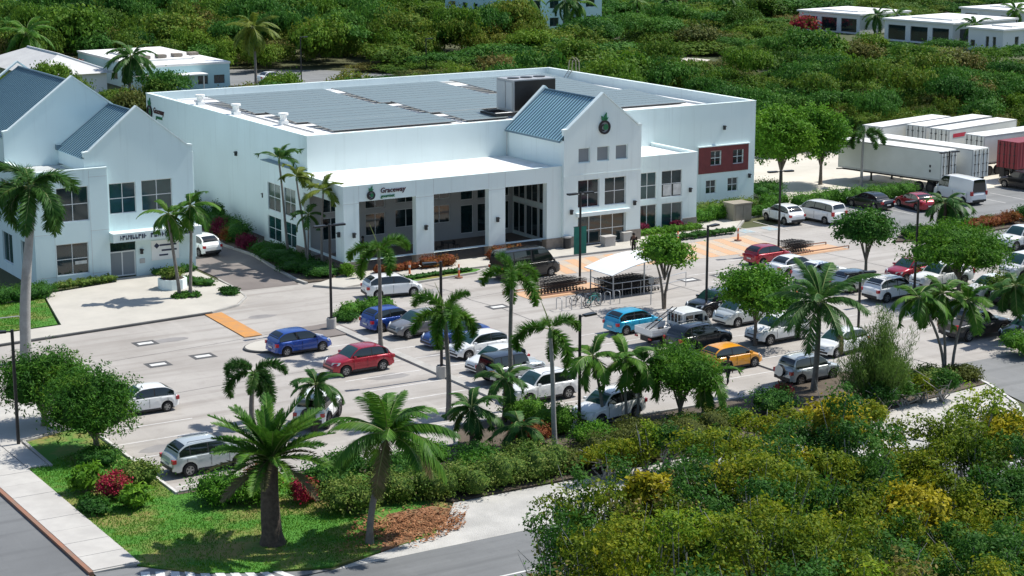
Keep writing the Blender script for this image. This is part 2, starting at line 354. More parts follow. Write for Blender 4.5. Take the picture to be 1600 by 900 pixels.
# lawn at the street corner, its brown mulch and gravel verge
slab('lawn', [(-36.3,-42.7),(-35.15,-42.7),(-35.05,-38),(-31.4,-36.6),(-31.5,-50.4),(-22.5,-50.6),(-20.8,-58.6),(-23.4,-62.0),(-29.3,-63.2),(-32.3,-62.2),(-34.6,-60.9),(-36.5,-58.6)], .035, 'lawn_soil')
slab('mulch_bed', [(-23.9,-58.4),(-21.6,-58.5),(-21.0,-59.3),(-22.5,-61.0),(-25.0,-62.3),(-26.6,-62.7),(-25.8,-61.4),(-24.6,-60.0)], .045, 'mulch')
slab('gravel_verge', [(-29.6,-63.65),(-26.0,-62.6),(-22.0,-60.6),(-20.4,-58.5),(-14,-58.6),(-6,-58.6),(12,-58.6),(12,-63.7)], .0, 'gravel')
slab('planting_bed', [(-31.4,-50.5),(-22.4,-50.6),(-20.4,-58.4),(6.5,-58.5),(8.2,-53.5),(4,-51.4),(-9,-51.2),(-10.2,-47.5),(-14.0,-47.5),(-15.5,-50.4),(-31.2,-49.9)], .05, 'soil')
kerb('kerb', [(-31.3,-50.2),(-15.6,-50.5),(-14.0,-47.4),(-10.3,-47.4),(-9.2,-51.0),(4,-51.2)], 'kerb')
m = MB()
for i in range(10): m.prism([(-38.0+i*.72,-63.4),(-37.65+i*.72,-63.4),(-36.35+i*.55,-59.6-.33*i),(-36.7+i*.55,-59.4-.33*i)], -.01, .008)
slab('corner_ramp', [(-38.5,-63.5),(-29.5,-63.5),(-32.3,-62.3),(-34.6,-61.0),(-36.6,-58.7),(-38.5,-58.5)], .0, 'asphalt_old')
struct('crossing_stripes', m, 'paint_white')
# plaza of the left building
slab('plaza', [(-16.75,-1.0),(-16.75,-2.2),(-22.7,-3.4),(-24.7,-13.2),(-30,-13.6),(-45,-14.4),(-45,-16.3),(-29.8,-16.2),(-14.7,-14.8),(-12.2,-13.6),(-10.7,-11.6),(-10.2,-9),(-10.2,-1.0)], .12, 'plaza')
slab('lawn', [(-22.9,-3.6),(-24.9,-13.0),(-30,-13.3),(-45,-14.1),(-45,-6),(-25,-5)], .15, 'lawn_soil')
kerb('kerb', [(-45,-16.45),(-29.8,-16.38),(-14.7,-14.98)], 'kerb_dark', .16, .115)
kerb('kerb', [(-14.6,-14.9),(-12.1,-13.7),(-10.6,-11.65),(-10.1,-9.1),(-9.9,-5)], 'kerb', .14, .13)
# drive kerb along the shop's planting
kerb('kerb', [(-4.9,-9.7),(-5.0,-8),(-4.6,-3.5),(-3.9,2),(-4.3,7),(-3.6,12),(-3.4,40)], 'kerb', .22, .14)
slab('planting_bed', [(-4.8,-9.4),(-4.85,-8),(-4.45,-3.5),(-3.8,2),(-4.15,7),(-3.5,12),(-3.3,40),(0,40),(0,-1),(-1.1,-8.4),(-1.1,-9.6)], .08, 'soil')
# pavement in front of the shop
slab('pavement', [(-4.8,-10.6),(-1.1,-8.4),(-1.1,-7.9),(33.5,-7.9),(33.5,-6),(44.8,-.2),(44.8,-3.6),(38.8,-6.0),(35.3,-9.4),(29.2,-9.6),(24,-11.4),(16.2,-11.2),(7.8,-11.4),(1,-11.6),(-3.3,-12.6)], .12, 'plaza')
slab('verge_strip', [(.4,-11.7),(7.8,-11.5),(8.6,-12.1),(7.6,-12.9),(.4,-13.7),(-.2,-13)], .10, 'lawn_soil')
kerb('kerb', [(-4.8,-10.7),(-3.3,-12.7),(.2,-13.9),(7.7,-13.0),(9.0,-12.2),(16.2,-11.3),(24,-11.5),(29.2,-9.8),(35.3,-9.6),(38.9,-6.1)], 'kerb')
# orange crossing before the doors, painted stripe by stripe
m = MB(); m2 = MB(); x = 11.6; i = 0
while x < 33.5:
    w = .92
    (m if i % 2 == 0 else m2).prism([(x,-16.6-.05*(x-11)),(x+w,-16.6-.05*(x+w-11)),(x+w+.8,-12.3+.04*(x-14)),(x+.8,-12.3+.04*(x-14))], -.018, -.012)
    x += w+.02; i += 1
struct('crossing_stripes', m, 'paint_salmon'); mat('paint_faded', (.55,.40,.26), .85, scale=.8, col2=(.42,.38,.33)); struct('crossing_stripes', m2, 'paint_faded')
# orange speed bump and the round pad
m = MB(); p0 = Vector((-14.69, -15.12)); p1 = Vector((-15.00, -22.48)); 
m.prism([(p0.x-.5,p0.y),(p0.x+.75,p0.y+.1),(p1.x+.75,p1.y),(p1.x-.5,p1.y)], -.02, .04)
struct('speed_bump', m, 'paint_orange')
c = (-14.69, -25.70); struct('island_pad', MB().prism([(c[0]+.2+2.3*math.cos(a),c[1]+1.55*math.sin(a)) for a in np.linspace(0,6.28,28)[:-1]], -.03, .12), 'plaza')
struct('kerb', MB().prism([(c[0]+.2+2.4*math.cos(a),c[1]+1.65*math.sin(a)) for a in np.linspace(0,6.28,28)[:-1]], -.03, .09), 'kerb_dark')
# painted direction markers: white bar in a dark patch
for k, (px, py) in enumerate([(-22.85, -26.00), (-19.68, -25.53), (-21.57, -20.47), (20.12, -23.27), (23.15, -23.25), (3.32, -23.43), (15.30, -21.10)]):
    o = tag(MB().box(px-.75,px+.75,py-.62,py+.62,-.018,-.012).build('road_marking', 'paint_dark'), kind='structure')
    MB().box(px-.5,px+.5,py-.24,py+.24,-.011,-.006).build('white_bar', 'paint_white', o)
# parking bay lines
m = MB()
for y in np.arange(-49.5,-22,2.75): m.box(-4.2,-4.1,y,y+.1,-.018,-.013)
def bays(x0, x1, ys):
    for y in ys: m.box(x0,x1,y-.06,y+.06,-.018,-.012)
bays(-14.8,-9.6, np.arange(-46.5,-24,2.7)); bays(-9.0,-3.8, np.arange(-46.5,-22,2.7))
bays(-31.0,-25.6, np.arange(-49.2,-36,2.75)); bays(3.4,8.6, np.arange(-50,-33,2.75)); bays(9.0,14.2, np.arange(-50,-30,2.75)); bays(21,26.2, np.arange(-44,-20,2.75)); bays(26.6,31.8, np.arange(-44,-18,2.75))
for x in np.arange(36.5,75,2.85): m.box(x-.05,x+.05,-11.6,-6.8,-.010,-.005)
struct('bay_lines', m, 'paint_worn')
m3 = MB()
for (bx3, by3) in ((35.94, -10.05), (38.45, -10.21)):
    m3.box(bx3-.55,bx3+.55,by3-.75,by3+.75,-.0105,-.0065)
struct('accessible_bay_marks', m3, 'paint_blue')
# oil stained bays and patched tarmac (flat, with their own outlines)
rng = np.random.default_rng(3)
m = MB()
for (sx, sy) in [(-28.5,-45.2),(-28.9,-42.6),(-27.8,-47.8),(-12,-36),(6,-46),(6,-40),(11.5,-43),(24,-30),(12,-31.5),(16,-24),(-6.4,-33),(-20,-20.5),(-12,-17.5),(2,-16.6)]:
    n = 11; rx = rng.uniform(.7,1.7); ry = rng.uniform(.35,.8)
    m.poly([(sx+rx*math.cos(t)*rng.uniform(.75,1.15), sy+ry*math.sin(t)*rng.uniform(.75,1.15), -.016) for t in np.linspace(0,6.283,n+1)[:-1]])
struct('oil_stains', m, 'stain')
m = MB()                                                     # sealed joints and hairline cracks in the paving
def seam(pts, w=.035):
    for (x0,y0),(x1,y1) in zip(pts[:-1],pts[1:]):
        L_ = math.hypot(x1-x0,y1-y0); nx_, ny_ = -(y1-y0)/L_*w, (x1-x0)/L_*w; m.quad((x0-nx_,y0-ny_,-.0145),(x1-nx_,y1-ny_,-.0145),(x1+nx_,y1+ny_,-.0145),(x0+nx_,y0+ny_,-.0145))
seam([(2.6,-14.2),(3.0,-17.6),(2.8,-20.6),(3.3,-24.2),(3.1,-30)]); seam([(9.2,-22.0),(8.8,-26.4),(7.6,-29.9),(7.9,-34)]); seam([(-38,-24.6),(-28,-24.1),(-17,-22.9),(-8,-21.4),(6,-19.6),(20,-18.6)],.025); seam([(-31,-33.4),(-22,-32.6),(-14.4,-32.2)],.025); seam([(18,-22),(18.4,-30),(17.6,-40),(18,-51)]); seam([(36,-12),(35.4,-20),(36.2,-30),(35.6,-44)])
struct('paving_seams', m, 'paint_dark')
# kerbed strip between the two rows of cars, wheel stops
slab('island_strip', [(-9.45,-23.0),(-8.85,-23.0),(-8.7,-46.8),(-9.3,-46.8)], .1, 'kerb')
slab('island_strip', [(8.62,-50.4),(8.98,-50.4),(8.98,-33),(8.62,-33)], .08, 'kerb')
slab('island_pad', [(-13.2,-22.0),(-8.6,-22.0),(-8.6,-25.2),(-11.6,-25.4)], .06, 'lot_brown')
# right-hand planted island and entry island
slab('planted_island', [(43.2,-20.4),(46.4,-17.9),(59.5,-18.6),(62,-16.9),(72,-17),(72,-19.2),(60,-20.6),(46,-21.6)], .12, 'soil')
kerb('kerb', [(43.0,-20.5),(46.3,-17.7),(59.5,-18.4),(62,-16.7),(72,-16.8)], 'kerb')
slab('planted_island', [(3.0,-53.0),(8.5,-49.2),(15.2,-50.8),(18.0,-54.4),(17.2,-56.4),(8,-57.6)], .12, 'soil')
slab('corner_pavement', [(8,-57.7),(17.2,-56.5),(15.6,-60.2),(13.8,-62.6),(6,-63),(4,-58.4)], .08, 'concrete')
kerb('kerb', [(18.0,-53.2),(17.35,-56.5),(15.7,-60.3),(13.8,-62.8)], 'paint_worn', .2, .14)

# ================================================================ building helpers
def wall_y(mb, x0, x1, z0, z1, Y, holes=(), depth=.18, sgn=1, mi=0):
    """wall sheet facing -Y at plane Y with real openings (x0,x1,z0,z1) and reveals going back"""
    xs = sorted({x0,x1,*[h[0] for h in holes],*[h[1] for h in holes]}); zs = sorted({z0,z1,*[h[2] for h in holes],*[h[3] for h in holes]})
    for a, b in zip(xs[:-1], xs[1:]):
        for c, d in zip(zs[:-1], zs[1:]):
            mx, mz = (a+b)/2, (c+d)/2
            if any(h[0] < mx < h[1] and h[2] < mz < h[3] for h in holes): continue
            mb.quad((a,Y,c),(b,Y,c),(b,Y,d),(a,Y,d), mi)
    for a,b,c,d in holes:
        e = Y+depth
        mb.quad((a,Y,c),(a,e,c),(b,e,c),(b,Y,c),mi); mb.quad((a,Y,d),(b,Y,d),(b,e,d),(a,e,d),mi)
        mb.quad((a,Y,c),(a,Y,d),(a,e,d),(a,e,c),mi); mb.quad((b,Y,c),(b,e,c),(b,e,d),(b,Y,d),mi)
def wall_x(mb, y0, y1, z0, z1, X, holes=(), depth=.18, mi=0):
    """wall sheet facing -X at plane X"""
    ys = sorted({y0,y1,*[h[0] for h in holes],*[h[1] for h in holes]}); zs = sorted({z0,z1,*[h[2] for h in holes],*[h[3] for h in holes]})
    for a, b in zip(ys[:-1], ys[1:]):
        for c, d in zip(zs[:-1], zs[1:]):
            my, mz = (a+b)/2, (c+d)/2
            if any(h[0] < my < h[1] and h[2] < mz < h[3] for h in holes): continue
            mb.quad((X,b,c),(X,a,c),(X,a,d),(X,b,d), mi)
    for a,b,c,d in holes:
        e = X+depth
        mb.quad((X,a,c),(X,b,c),(e,b,c),(e,a,c),mi); mb.quad((X,a,d),(e,a,d),(e,b,d),(X,b,d),mi)
        mb.quad((X,a,c),(e,a,c),(e,a,d),(X,a,d),mi); mb.quad((X,b,c),(X,b,d),(e,b,d),(e,b,c),mi)
def window(parent, axis, pl, u0, u1, z0, z1, nu=2, nz=2, frame='window_frame', glass='glass', rec=.10, bar=.06, name='window'):
    """framed window set rec behind the wall plane: frame with bars, one pane object per light"""
    m = MB(); e = pl+rec
    def bx(mb, a, b, c, d, p, q):
        if axis == 'y': mb.box(a,b,p,q,c,d)
        else: mb.box(p,q,a,b,c,d)
    bx(m,u0+.004,u0+bar,z0+.004,z1-.004,e,e+.06); bx(m,u1-bar,u1-.004,z0+.004,z1-.004,e,e+.06)
    bx(m,u0+bar,u1-bar,z0+.004,z0+bar,e,e+.06); bx(m,u0+bar,u1-bar,z1-bar,z1-.004,e,e+.06)
    us = np.linspace(u0+bar/2,u1-bar/2,nu+1); zs = np.linspace(z0+bar/2,z1-bar/2,nz+1)
    for u in us[1:-1]: bx(m,u-bar*.45,u+bar*.45,z0+bar,z1-bar,e+.005,e+.05)
    for i in range(nu):
        for z in zs[1:-1]: bx(m,us[i]+bar*.47,us[i+1]-bar*.47,z-bar*.45,z+bar*.45,e+.007,e+.048)
    w = m.build(name, frame, parent)
    for i in range(nu):
        for j in range(nz):
            p = MB(); bx(p,us[i]+.01,us[i+1]-.01,zs[j]+.01,zs[j+1]-.01,e+.03,e+.04); p.build('pane', glass, w)
    return w
def lamp_sconce(parent, axis, pl, u, z):
    m = MB()
    if axis == 'y': m.box(u-.09,u+.09,pl-.2,pl-.002,z-.18,z+.2); m.box(u-.13,u+.13,pl-.26,pl-.05,z+.1,z+.16)
    else: m.box(pl-.2,pl-.002,u-.09,u+.09,z-.18,z+.2); m.box(pl-.26,pl-.05,u-.13,u+.13,z+.1,z+.16)
    return m.build('wall_lamp', 'steel_dark', parent)
def text_mesh(body, size, depth=.03, font_shear=0.):
    c = bpy.data.curves.new('lettering', 'FONT'); c.body = body; c.size = size; c.extrude = depth; c.offset = size*.012; c.shear = font_shear; c.resolution_u = 2
    o = bpy.data.objects.new('lettering', c); COL.objects.link(o)
    dg = bpy.context.evaluated_depsgraph_get(); me = bpy.data.meshes.new_from_object(o.evaluated_get(dg))
    bpy.data.objects.remove(o); bpy.data.curves.remove(c); return me
def letters(parent, body, m, loc, size, face='y', width=None, shear=0.):
    me = text_mesh(body, size, .03, shear); me.materials.clear(); me.materials.append(MATS[m])
    o = bpy.data.objects.new('lettering', me); COL.objects.link(o); o.parent = parent
    o.location = Vector(loc)-wloc(parent)
    o.rotation_euler = (R(90),0,0) if face == 'y' else (R(90),0,R(-90))
    xs = [v.co.x for v in me.vertices]
    if width and xs: o.scale = (width/(max(xs)-min(xs)),1,1)
    return o
def fruit_logo(parent, c, r, face='y'):
    """round dark ring with a green inner leaf and a three-leaf green top"""
    def P(u, v, w): # u along the wall, v up, w outwards
        return (c[0]+u, c[1]-w, c[2]+v) if face == 'y' else (c[0]-w, c[1]-u, c[2]+v)
    def ring(mb, u0, v0, ra, rb, w0, w1, a0=0, a1=2*math.pi, n=28):
        for i in range(n):
            t0 = a0+(a1-a0)*i/n; t1 = a0+(a1-a0)*(i+1)/n
            q = [(ra*math.cos(t0),ra*math.sin(t0)),(rb*math.cos(t0),rb*math.sin(t0)),(rb*math.cos(t1),rb*math.sin(t1)),(ra*math.cos(t1),ra*math.sin(t1))]
            vs = [P(u0+x,v0+y,w0) for x,y in q]+[P(u0+x,v0+y,w1) for x,y in q]
            mb.add(vs, [(0,1,2,3),(7,6,5,4),(0,4,5,1),(1,5,6,2),(2,6,7,3),(3,7,4,0)])
    base = MB(); ring(base,0,0,0,.78*r,.02,.04); base.build('logo_disc', 'cloth_grey', parent)
    o = MB(); ring(o,0,0,.74*r,r,.02,.12); ring(o,-.18*r,-.05*r,.30*r,.50*r,.045,.09,R(80),R(290)); o.build('logo_ring', 'sign_black', parent)
    g = MB(); ring(g,.22*r,.02*r,0,.42*r,.045,.08); 
    def leaf(ang, L, w, u0=-.1*r, v0=.85*r):
        d = (math.cos(ang),math.sin(ang)); n = (-d[1],d[0]); pts = [(0,0),(.45*L,w),(L,0),(.45*L,-w)]
        q = [(u0+d[0]*a+n[0]*b, v0+d[1]*a+n[1]*b) for a,b in pts]
        vs = [P(x,y,.03) for x,y in q]+[P(x,y,.11) for x,y in q]
        g.add(vs, [(0,1,2,3),(7,6,5,4),(0,4,5,1),(1,5,6,2),(2,6,7,3),(3,7,4,0)])
    leaf(R(72),1.35*r,.26*r); leaf(R(118),.95*r,.24*r); leaf(R(38),.9*r,.2*r)
    return g.build('logo_leaf', 'sign_green', parent)
def gable_roof_slope(parent, xe, ze, xr, zr, y0, y1, step=.42, name='roof_slope'):
    """one slope of a standing seam metal roof, eave (xe,ze) to ridge (xr,zr), running y0..y1; each pan between seams its own strip"""
    t = .06; L = math.hypot(xr-xe, zr-ze); nx, nz = -(zr-ze)/L, (xr-xe)/L
    if nz < 0: nx, nz = -nx, -nz
    base = MB(); vs = [(xe,y0,ze),(xr,y0,zr),(xr,y1,zr),(xe,y1,ze)]
    base.add(vs+[(x-nx*t,y,z-nz*t) for x,y,z in vs], [(0,1,2,3),(7,6,5,4),(0,4,5,1),(1,5,6,2),(2,6,7,3),(3,7,4,0)])
    o = base.build(name, 'metal_roof', parent)
    n = max(2, int(round((y1-y0)/step))); st = (y1-y0)/n
    for i in range(n+1):
        y = y0+i*st; y = min(max(y, y0+.03), y1-.03); m = MB()
        q = [(xe,y-.028,ze),(xr,y-.028,zr),(xr,y+.028,zr),(xe,y+.028,ze)]
        m.add([(x+nx*.003,yy,z+nz*.003) for x,yy,z in q]+[(x+nx*.085,yy,z+nz*.085) for x,yy,z in q], [(3,2,1,0),(4,5,6,7),(0,1,5,4),(1,2,6,5),(2,3,7,6),(3,0,4,7)])
        m.build('roof_seam', 'metal_trim', o)
    return o

# ================================================================ the shop
shop = thing('shop_building', 'large white flat-roofed shop with colonnade, central gabled entrance and solar roof', 'building', (0,0,0))
WX, DY, HT_ = 44.8, 34.6, 9.46
# main walls
mw = MB()
redw = [(39.75,40.97,3.95,5.28),(42.28,43.5,3.92,5.22)]; loww = [(39.32,40.48,1.4,2.65),(41.78,42.95,1.42,2.68)]
wall_y(mw, 0, WX, 0, HT_, 0, redw+loww)
wall_x(mw, 0, DY, 0, HT_, 0)
mw.quad((WX,0,0),(WX,DY,0),(WX,DY,HT_),(WX,0,HT_)); mw.quad((WX,DY,0),(0,DY,0),(0,DY,HT_),(WX,DY,HT_))
mw.build('wall', 'stucco', shop)
# raised roof deck, sunken gutter walk and outer parapets
dk = MB(); dk.box(.35,39.4,.35,28,8.4,9.40); dk.build('roof_deck', 'roof_white', shop)
box('roof_walk', 'roof_grey', shop, .3,44.5,.3,34.3,8.3,8.55)
pp = MB(); pp.box(-.04,.34,-.04,34.64,9.462,9.52); pp.box(.34,44.5,-.04,.34,9.464,9.522); pp.box(44.46,44.84,-.04,34.64,9.462,9.52); pp.box(.34,44.46,34.26,34.64,9.464,9.522)
pp.box(.02,.33,.02,34.58,8.5,9.46); pp.box(.33,44.47,.02,.33,8.5,9.458); pp.box(44.47,44.78,.02,34.58,8.5,9.46); pp.box(.33,44.47,34.27,34.58,8.5,9.458)
pp.build('parapet', 'stucco', shop)
cb = MB(); cb.box(.4,39.42,27.75,28.05,9.3,9.56); cb.box(39.12,39.45,.4,27.74,9.3,9.56); cb.build('roof_kerb', 'roof_white', shop)
# solar arrays: each block a thing of panels
solar_panel_me = None
def solar_block(x0, x1, y0, y1, label, tilt=.035):
    global solar_panel_me
    z = 9.44
    t = thing('solar_array', label, 'solar panels', (x0,y0,z), 0, 'solar arrays on the shop roof')
    t.rotation_euler.x = tilt
    nx = max(1, round((x1-x0)/2.33)); ny = max(1, round((y1-y0)/1.2)); px = (x1-x0)/nx; py = (y1-y0)/ny
    MB().box(0,x1-x0,0,.05,.05,.12).box(0,x1-x0,y1-y0-.05,y1-y0,.05,.12).box(.2,.26,.06,y1-y0-.06,.04,.11).box(x1-x0-.26,x1-x0-.2,.06,y1-y0-.06,.04,.11).build('rail', 'steel_dark', t, world=False)
    key = (round(px,3), round(py,3)); me = None
    for i in range(nx):
        for j in range(ny):
            if me is None:
                b = MB().box(0,px-.012,0,py-.13,.13,.165); b.box(.008,px-.02,.02,py-.15,.165,.169,1)
                me = b.mesh('solar_panel'); me.materials.append(MATS['roof_grey']); me.materials.append(MATS['solar_cell'])
            link('solar_panel', me, None, t, (i*px, j*py, 0))
solar_block(3.0,14.2,1.3,6.2,'front left solar array just behind the long front parapet')
solar_block(2.6,14.0,7.3,13.6,'solar array in the left column, second row from the front parapet')
solar_block(2.2,13.8,14.6,25.6,'deep solar array at the rear left of the shop roof')
solar_block(15.3,19.3,1.3,6.0,'short solar array just left of the rooftop cooling unit')
solar_block(15.2,26.4,7.3,14.6,'solar array behind the rooftop cooling unit')
solar_block(14.9,26.2,15.8,25.8,'solar array at the rear centre of the shop roof')
solar_block(27.6,38.4,2.0,11.0,'solar array right of the gabled entrance roof')
solar_block(27.4,38.4,12.2,25.4,'solar array at the rear right of the shop roof')
m = MB(); m.tube([(1.6,2.0,9.47),(1.6,26.8,9.47),(14.5,26.8,9.47)], .05, 6); m.build('conduit', 'galv', shop); MB().tube([(14.65,1.0,9.47),(14.65,26.6,9.47)], .045, 6).build('conduit', 'galv', shop); MB().tube([(26.95,5.2,9.47),(26.95,26.6,9.47)], .045, 6).build('conduit', 'galv', shop)
for xx, yy in ((8,30.5),(24,31),(42,12),(41.6,22)): MB().box(xx-.25,xx+.25,yy-.25,yy+.25,8.552,8.9).build('roof_hatch', 'roof_white', shop)
# roof cooling unit
ac = thing('cooling_unit', 'large grey rooftop cooling unit with black coil side beside the gable roof', 'cooling unit', (20,1.5,9.42))
MB().box(20,24.2,1.55,4.3,9.9,12.6).build('cabinet', 'galv', ac)
MB().box(20.12,24.15,1.50,1.547,10.0,12.5).build('coil_grille', 'black_paint', ac)
m = MB(); m.box(18.3,24.3,1.6,1.75,9.6,9.88); m.box(18.3,24.3,4.05,4.2,9.6,9.88); m.box(18.3,18.45,1.76,4.04,9.6,9.88); m.box(18.4,18.5,1.6,1.7,9.42,9.6); m.box(24.0,24.15,1.6,1.7,9.42,9.6); m.build('support_frame', 'steel_dark', ac)
m = MB()
for i in range(3):
    cx_, cy_ = 20.8+i*1.3, 2.9
    m.prism([(cx_+.52*math.cos(a),cy_+.52*math.sin(a)) for a in np.linspace(0,6.283,17)[:-1]], 12.603, 12.67)
m.build('fan', 'black_paint', ac)
MB().box(19.94,19.996,1.75,2.7,10.1,12.4).box(19.94,19.996,2.85,4.15,10.1,12.4).build('access_panel', 'roof_grey', ac)
for k, (px, py) in enumerate([(0.88, 23.63), (0.87, 15.71), (1.67, 7.88)]):
    t = thing('roof_vent', ['white roof vent nearest the rear left corner of the shop roof','white roof vent halfway along the left edge of the shop roof','white roof vent by the front left solar arrays'][k], 'roof vent', (px,py,9.40), 0, 'white roof vents')
    MB().box(-.32,.32,-.32,.32,0,.35).build('curb', 'roof_white', t, world=False)
    MB().prism([(.28*math.cos(a),.28*math.sin(a)) for a in np.linspace(0,6.283,13)[:-1]], .352, .8).build('stack', 'roof_white', t, world=False)
    MB().prism([(.42*math.cos(a),.42*math.sin(a)) for a in np.linspace(0,6.283,13)[:-1]], .81, .98).build('cap', 'roof_white', t, world=False)
lad = thing('roof_ladder', 'yellow safety hoops and ladder over the rear right parapet', 'ladder', (44.6,30,8.56))
m = MB()
for s in (-.3,.3):
    m.tube([(43.6,30+s,8.56),(44.4,30+s,9.6),(44.5,30+s,10.6),(44.9,30+s,10.95),(45.3,30+s,10.5),(45.35,30+s,9.3)], .045, 6)
m.build('handrail', 'tan_box', lad)
m = MB()
for k in range(5): m.tube([(43.6+.17*k,29.7,8.62+.22*k),(43.6+.17*k,30.3,8.62+.22*k)], .03, 6)
m.build('rung', 'galv', lad)
# front right brick panel with its windows
rb = MB(); wall_y(rb, 38.4, 44.05, 3.28, 5.68, -.06, redw, .06); rb.quad((38.4,-.06,3.28),(38.4,0,3.28),(44.05,0,3.28),(44.05,-.06,3.28)); rb.quad((44.05,-.06,3.28),(44.05,0,3.28),(44.05,0,5.68),(44.05,-.06,5.68))
bp_ = rb.build('brick_panel', 'brick_red', shop)
for z in np.arange(3.6,5.6,.4): MB().box(38.42,44.03,-.066,-.0605,z,z+.02).build('brick_course', 'brick_red', bp_)
box('ledge', 'stucco', shop, 38.3,44.15,-.22,-.003,5.69,5.78)
for h in redw: window(shop,'y',0,*h,2,2)
for h in loww: window(shop,'y',0,*h,2,2,frame='window_frame')
lamp_sconce(shop,'y',0,44.2,2.7); lamp_sconce(shop,'y',0,41.2,7.3); lamp_sconce(shop,'x',0,13.8,6.4)
# colonnade (portico): piers, beam, roof, terrace
PY = -8.4; PX0 = -1.1
opn = [(.2,5.1),(6.65,11.6),(13.1,17.0)]
fm = MB(); wall_y(fm, PX0, 18.4, .95, 6.72, PY, [(a,b,.951,5.5) for a,b in opn], .6)
for a,b in opn: pass
so = (-7.0,-1.5)
wall_x(fm, -8.4, 0, .95, 6.72, PX0, [(so[0],so[1],.951,5.35)], .5)
fm.box(PX0+.5,18.4,-7.8,-7.75,5.5,6.5)
for a,b in [(PX0,.2),(5.1,6.65),(11.6,13.1),(17.0,18.4)]:   # inner faces of the piers
    fm.quad((b,-7.8,.95),(a,-7.8,.95),(a,-7.8,5.5),(b,-7.8,5.5))
fm.build('colonnade_wall', 'stucco', shop)
pl = MB()
for a,b in [(PX0-.05,.25),(5.05,6.7),(11.55,13.15),(16.95,18.4)]: pl.box(a,b,PY-.05,-7.75,0,.95)
pl.box(PX0-.05,-.55,-1.5,0,0,.95)
pl.build('plinth', 'plinth', shop)
jn = MB()
for x in (.2,5.1,6.65,11.6,13.1): jn.box(x-.012,x+.012,PY-.006,PY-.001,5.52,6.7)
jn.box(PX0,.2,PY-.006,PY-.001,5.38,5.41); jn.box(5.1,6.65,PY-.006,PY-.001,5.38,5.41); jn.box(11.6,13.1,PY-.006,PY-.001,5.38,5.41)
jn.build('joint', 'roof_grey', shop)
rf = MB(); rf.box(PX0+.3,18.35,PY+.3,-.002,6.45,6.56); rf.build('colonnade_roof', 'roof_white', shop)
pr = MB(); pr.box(PX0-.03,18.4,PY-.03,PY+.3,6.722,6.76); pr.box(PX0-.03,PX0+.3,PY+.3,-.003,6.722,6.76); pr.box(PX0+.01,18.38,PY+.01,PY+.29,6.5,6.72); pr.box(PX0+.01,PX0+.29,PY+.3,-.005,6.5,6.72); pr.build('parapet_cap', 'stucco', shop)
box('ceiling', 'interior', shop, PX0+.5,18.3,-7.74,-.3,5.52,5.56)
box('terrace_floor', 'terrace_floor', shop, PX0+.05,18.3,-8.3,-.05,.03,.14)
# rear wall of the terrace with its windows
bw = MB(); bwin = [(.8,2.3,3.4,5.1),(.8,2.3,1.2,3.0),(4.6,6.4,3.4,5.1),(4.6,6.4,1.2,3.0),(7.3,9.3,3.6,5.1),(7.3,9.3,1.6,3.1),(10.4,12.4,3.6,5.1),(10.4,12.4,1.6,3.1),(13.4,14.6,3.3,5.1),(13.4,14.6,.5,2.9),(15.0,16.4,3.3,5.1),(15.0,16.4,.5,2.9),(16.8,18.1,3.3,5.1),(16.8,18.1,.5,2.9)]
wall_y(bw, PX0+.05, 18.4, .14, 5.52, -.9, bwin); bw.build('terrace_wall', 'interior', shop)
for (a_,b_) in ((-7.0,-5.2),(-5.0,-3.2),(-3.0,-1.2)):
    for (c_,d_) in ((3.3,5.2),(.4,2.9)): window(shop,'x',18.4-.13,a_,b_,c_,d_,2,1,rec=.0)
for h in bwin: window(shop,'y',-.9,*h,2 if h[1]-h[0]>1.45 else 1,1,frame='window_frame')
# side bay on the left wall
sb = MB(); sbw = [(3.9,6.35,2.8,5.1),(1.0,3.2,2.8,5.1),(3.9,6.45,.35,2.35),(1.0,3.25,.35,2.35)]
wall_x(sb, 0, 7.3, 0, 6.72, -.6, sbw); sb.quad((-.6,0,0),(0,0,0),(0,0,6.72),(-.6,0,6.72)); sb.quad((0,7.3,0),(-.6,7.3,0),(-.6,7.3,6.72),(0,7.3,6.72)); sb.quad((-.6,0,6.72),(0,0,6.72),(0,7.3,6.72),(-.6,7.3,6.72))
sb.build('side_bay', 'stucco', shop)
box('bay_cap', 'metal_trim', shop, -.72,-.003,0.02,7.4,6.724,6.80)
for h in sbw: window(shop,'x',-.6,*h,2,2,glass='glass_teal',rec=.06)
lamp_sconce(shop,'x',-.6,.4,3.0); lamp_sconce(shop,'x',0,8.4,3.6); lamp_sconce(shop,'y',PY,-.3,3.0); lamp_sconce(shop,'x',PX0,-7.7,3.0); lamp_sconce(shop,'y',PY,5.9,3.0); lamp_sconce(shop,'y',PY,12.35,3.0)
# gabled entrance tower
TX0, TX1, TY, TM = 18.4, 25.95, -8.7, 22.17
t3 = [(19.8,20.92,6.9,8.1),(21.6,22.78,6.9,8.1),(23.42,24.6,6.9,8.1)]
t2 = [(19.78,21.86,3.22,5.5),(22.38,24.48,3.22,5.5)]; dr = (19.8,24.5,.12,2.5)
tw = MB(); wall_y(tw, TX0, TX1, 0, 9.3, TY, t3+t2+[dr], .25)
tw.poly([(TX0,TY,9.3),(TX1,TY,9.3),(TX1,TY,9.55),(TX1-.35,TY,9.60),(TM,TY,12.32),(TX0+.35,TY,9.60),(TX0,TY,9.55)])
tw.quad((TX0,-.05,0),(TX0,TY,0),(TX0,TY,8.8),(TX0,-.05,8.8)); tw.quad((TX1,TY,0),(TX1,-.05,0),(TX1,-.05,8.8),(TX1,TY,8.8))
tw.build('gable_wall', 'stucco', shop)
cp_ = MB(); prof = [(TX0-.04,9.55),(TX0+.33,9.60),(TM,12.33),(TX1-.33,9.60),(TX1+.04,9.55)]
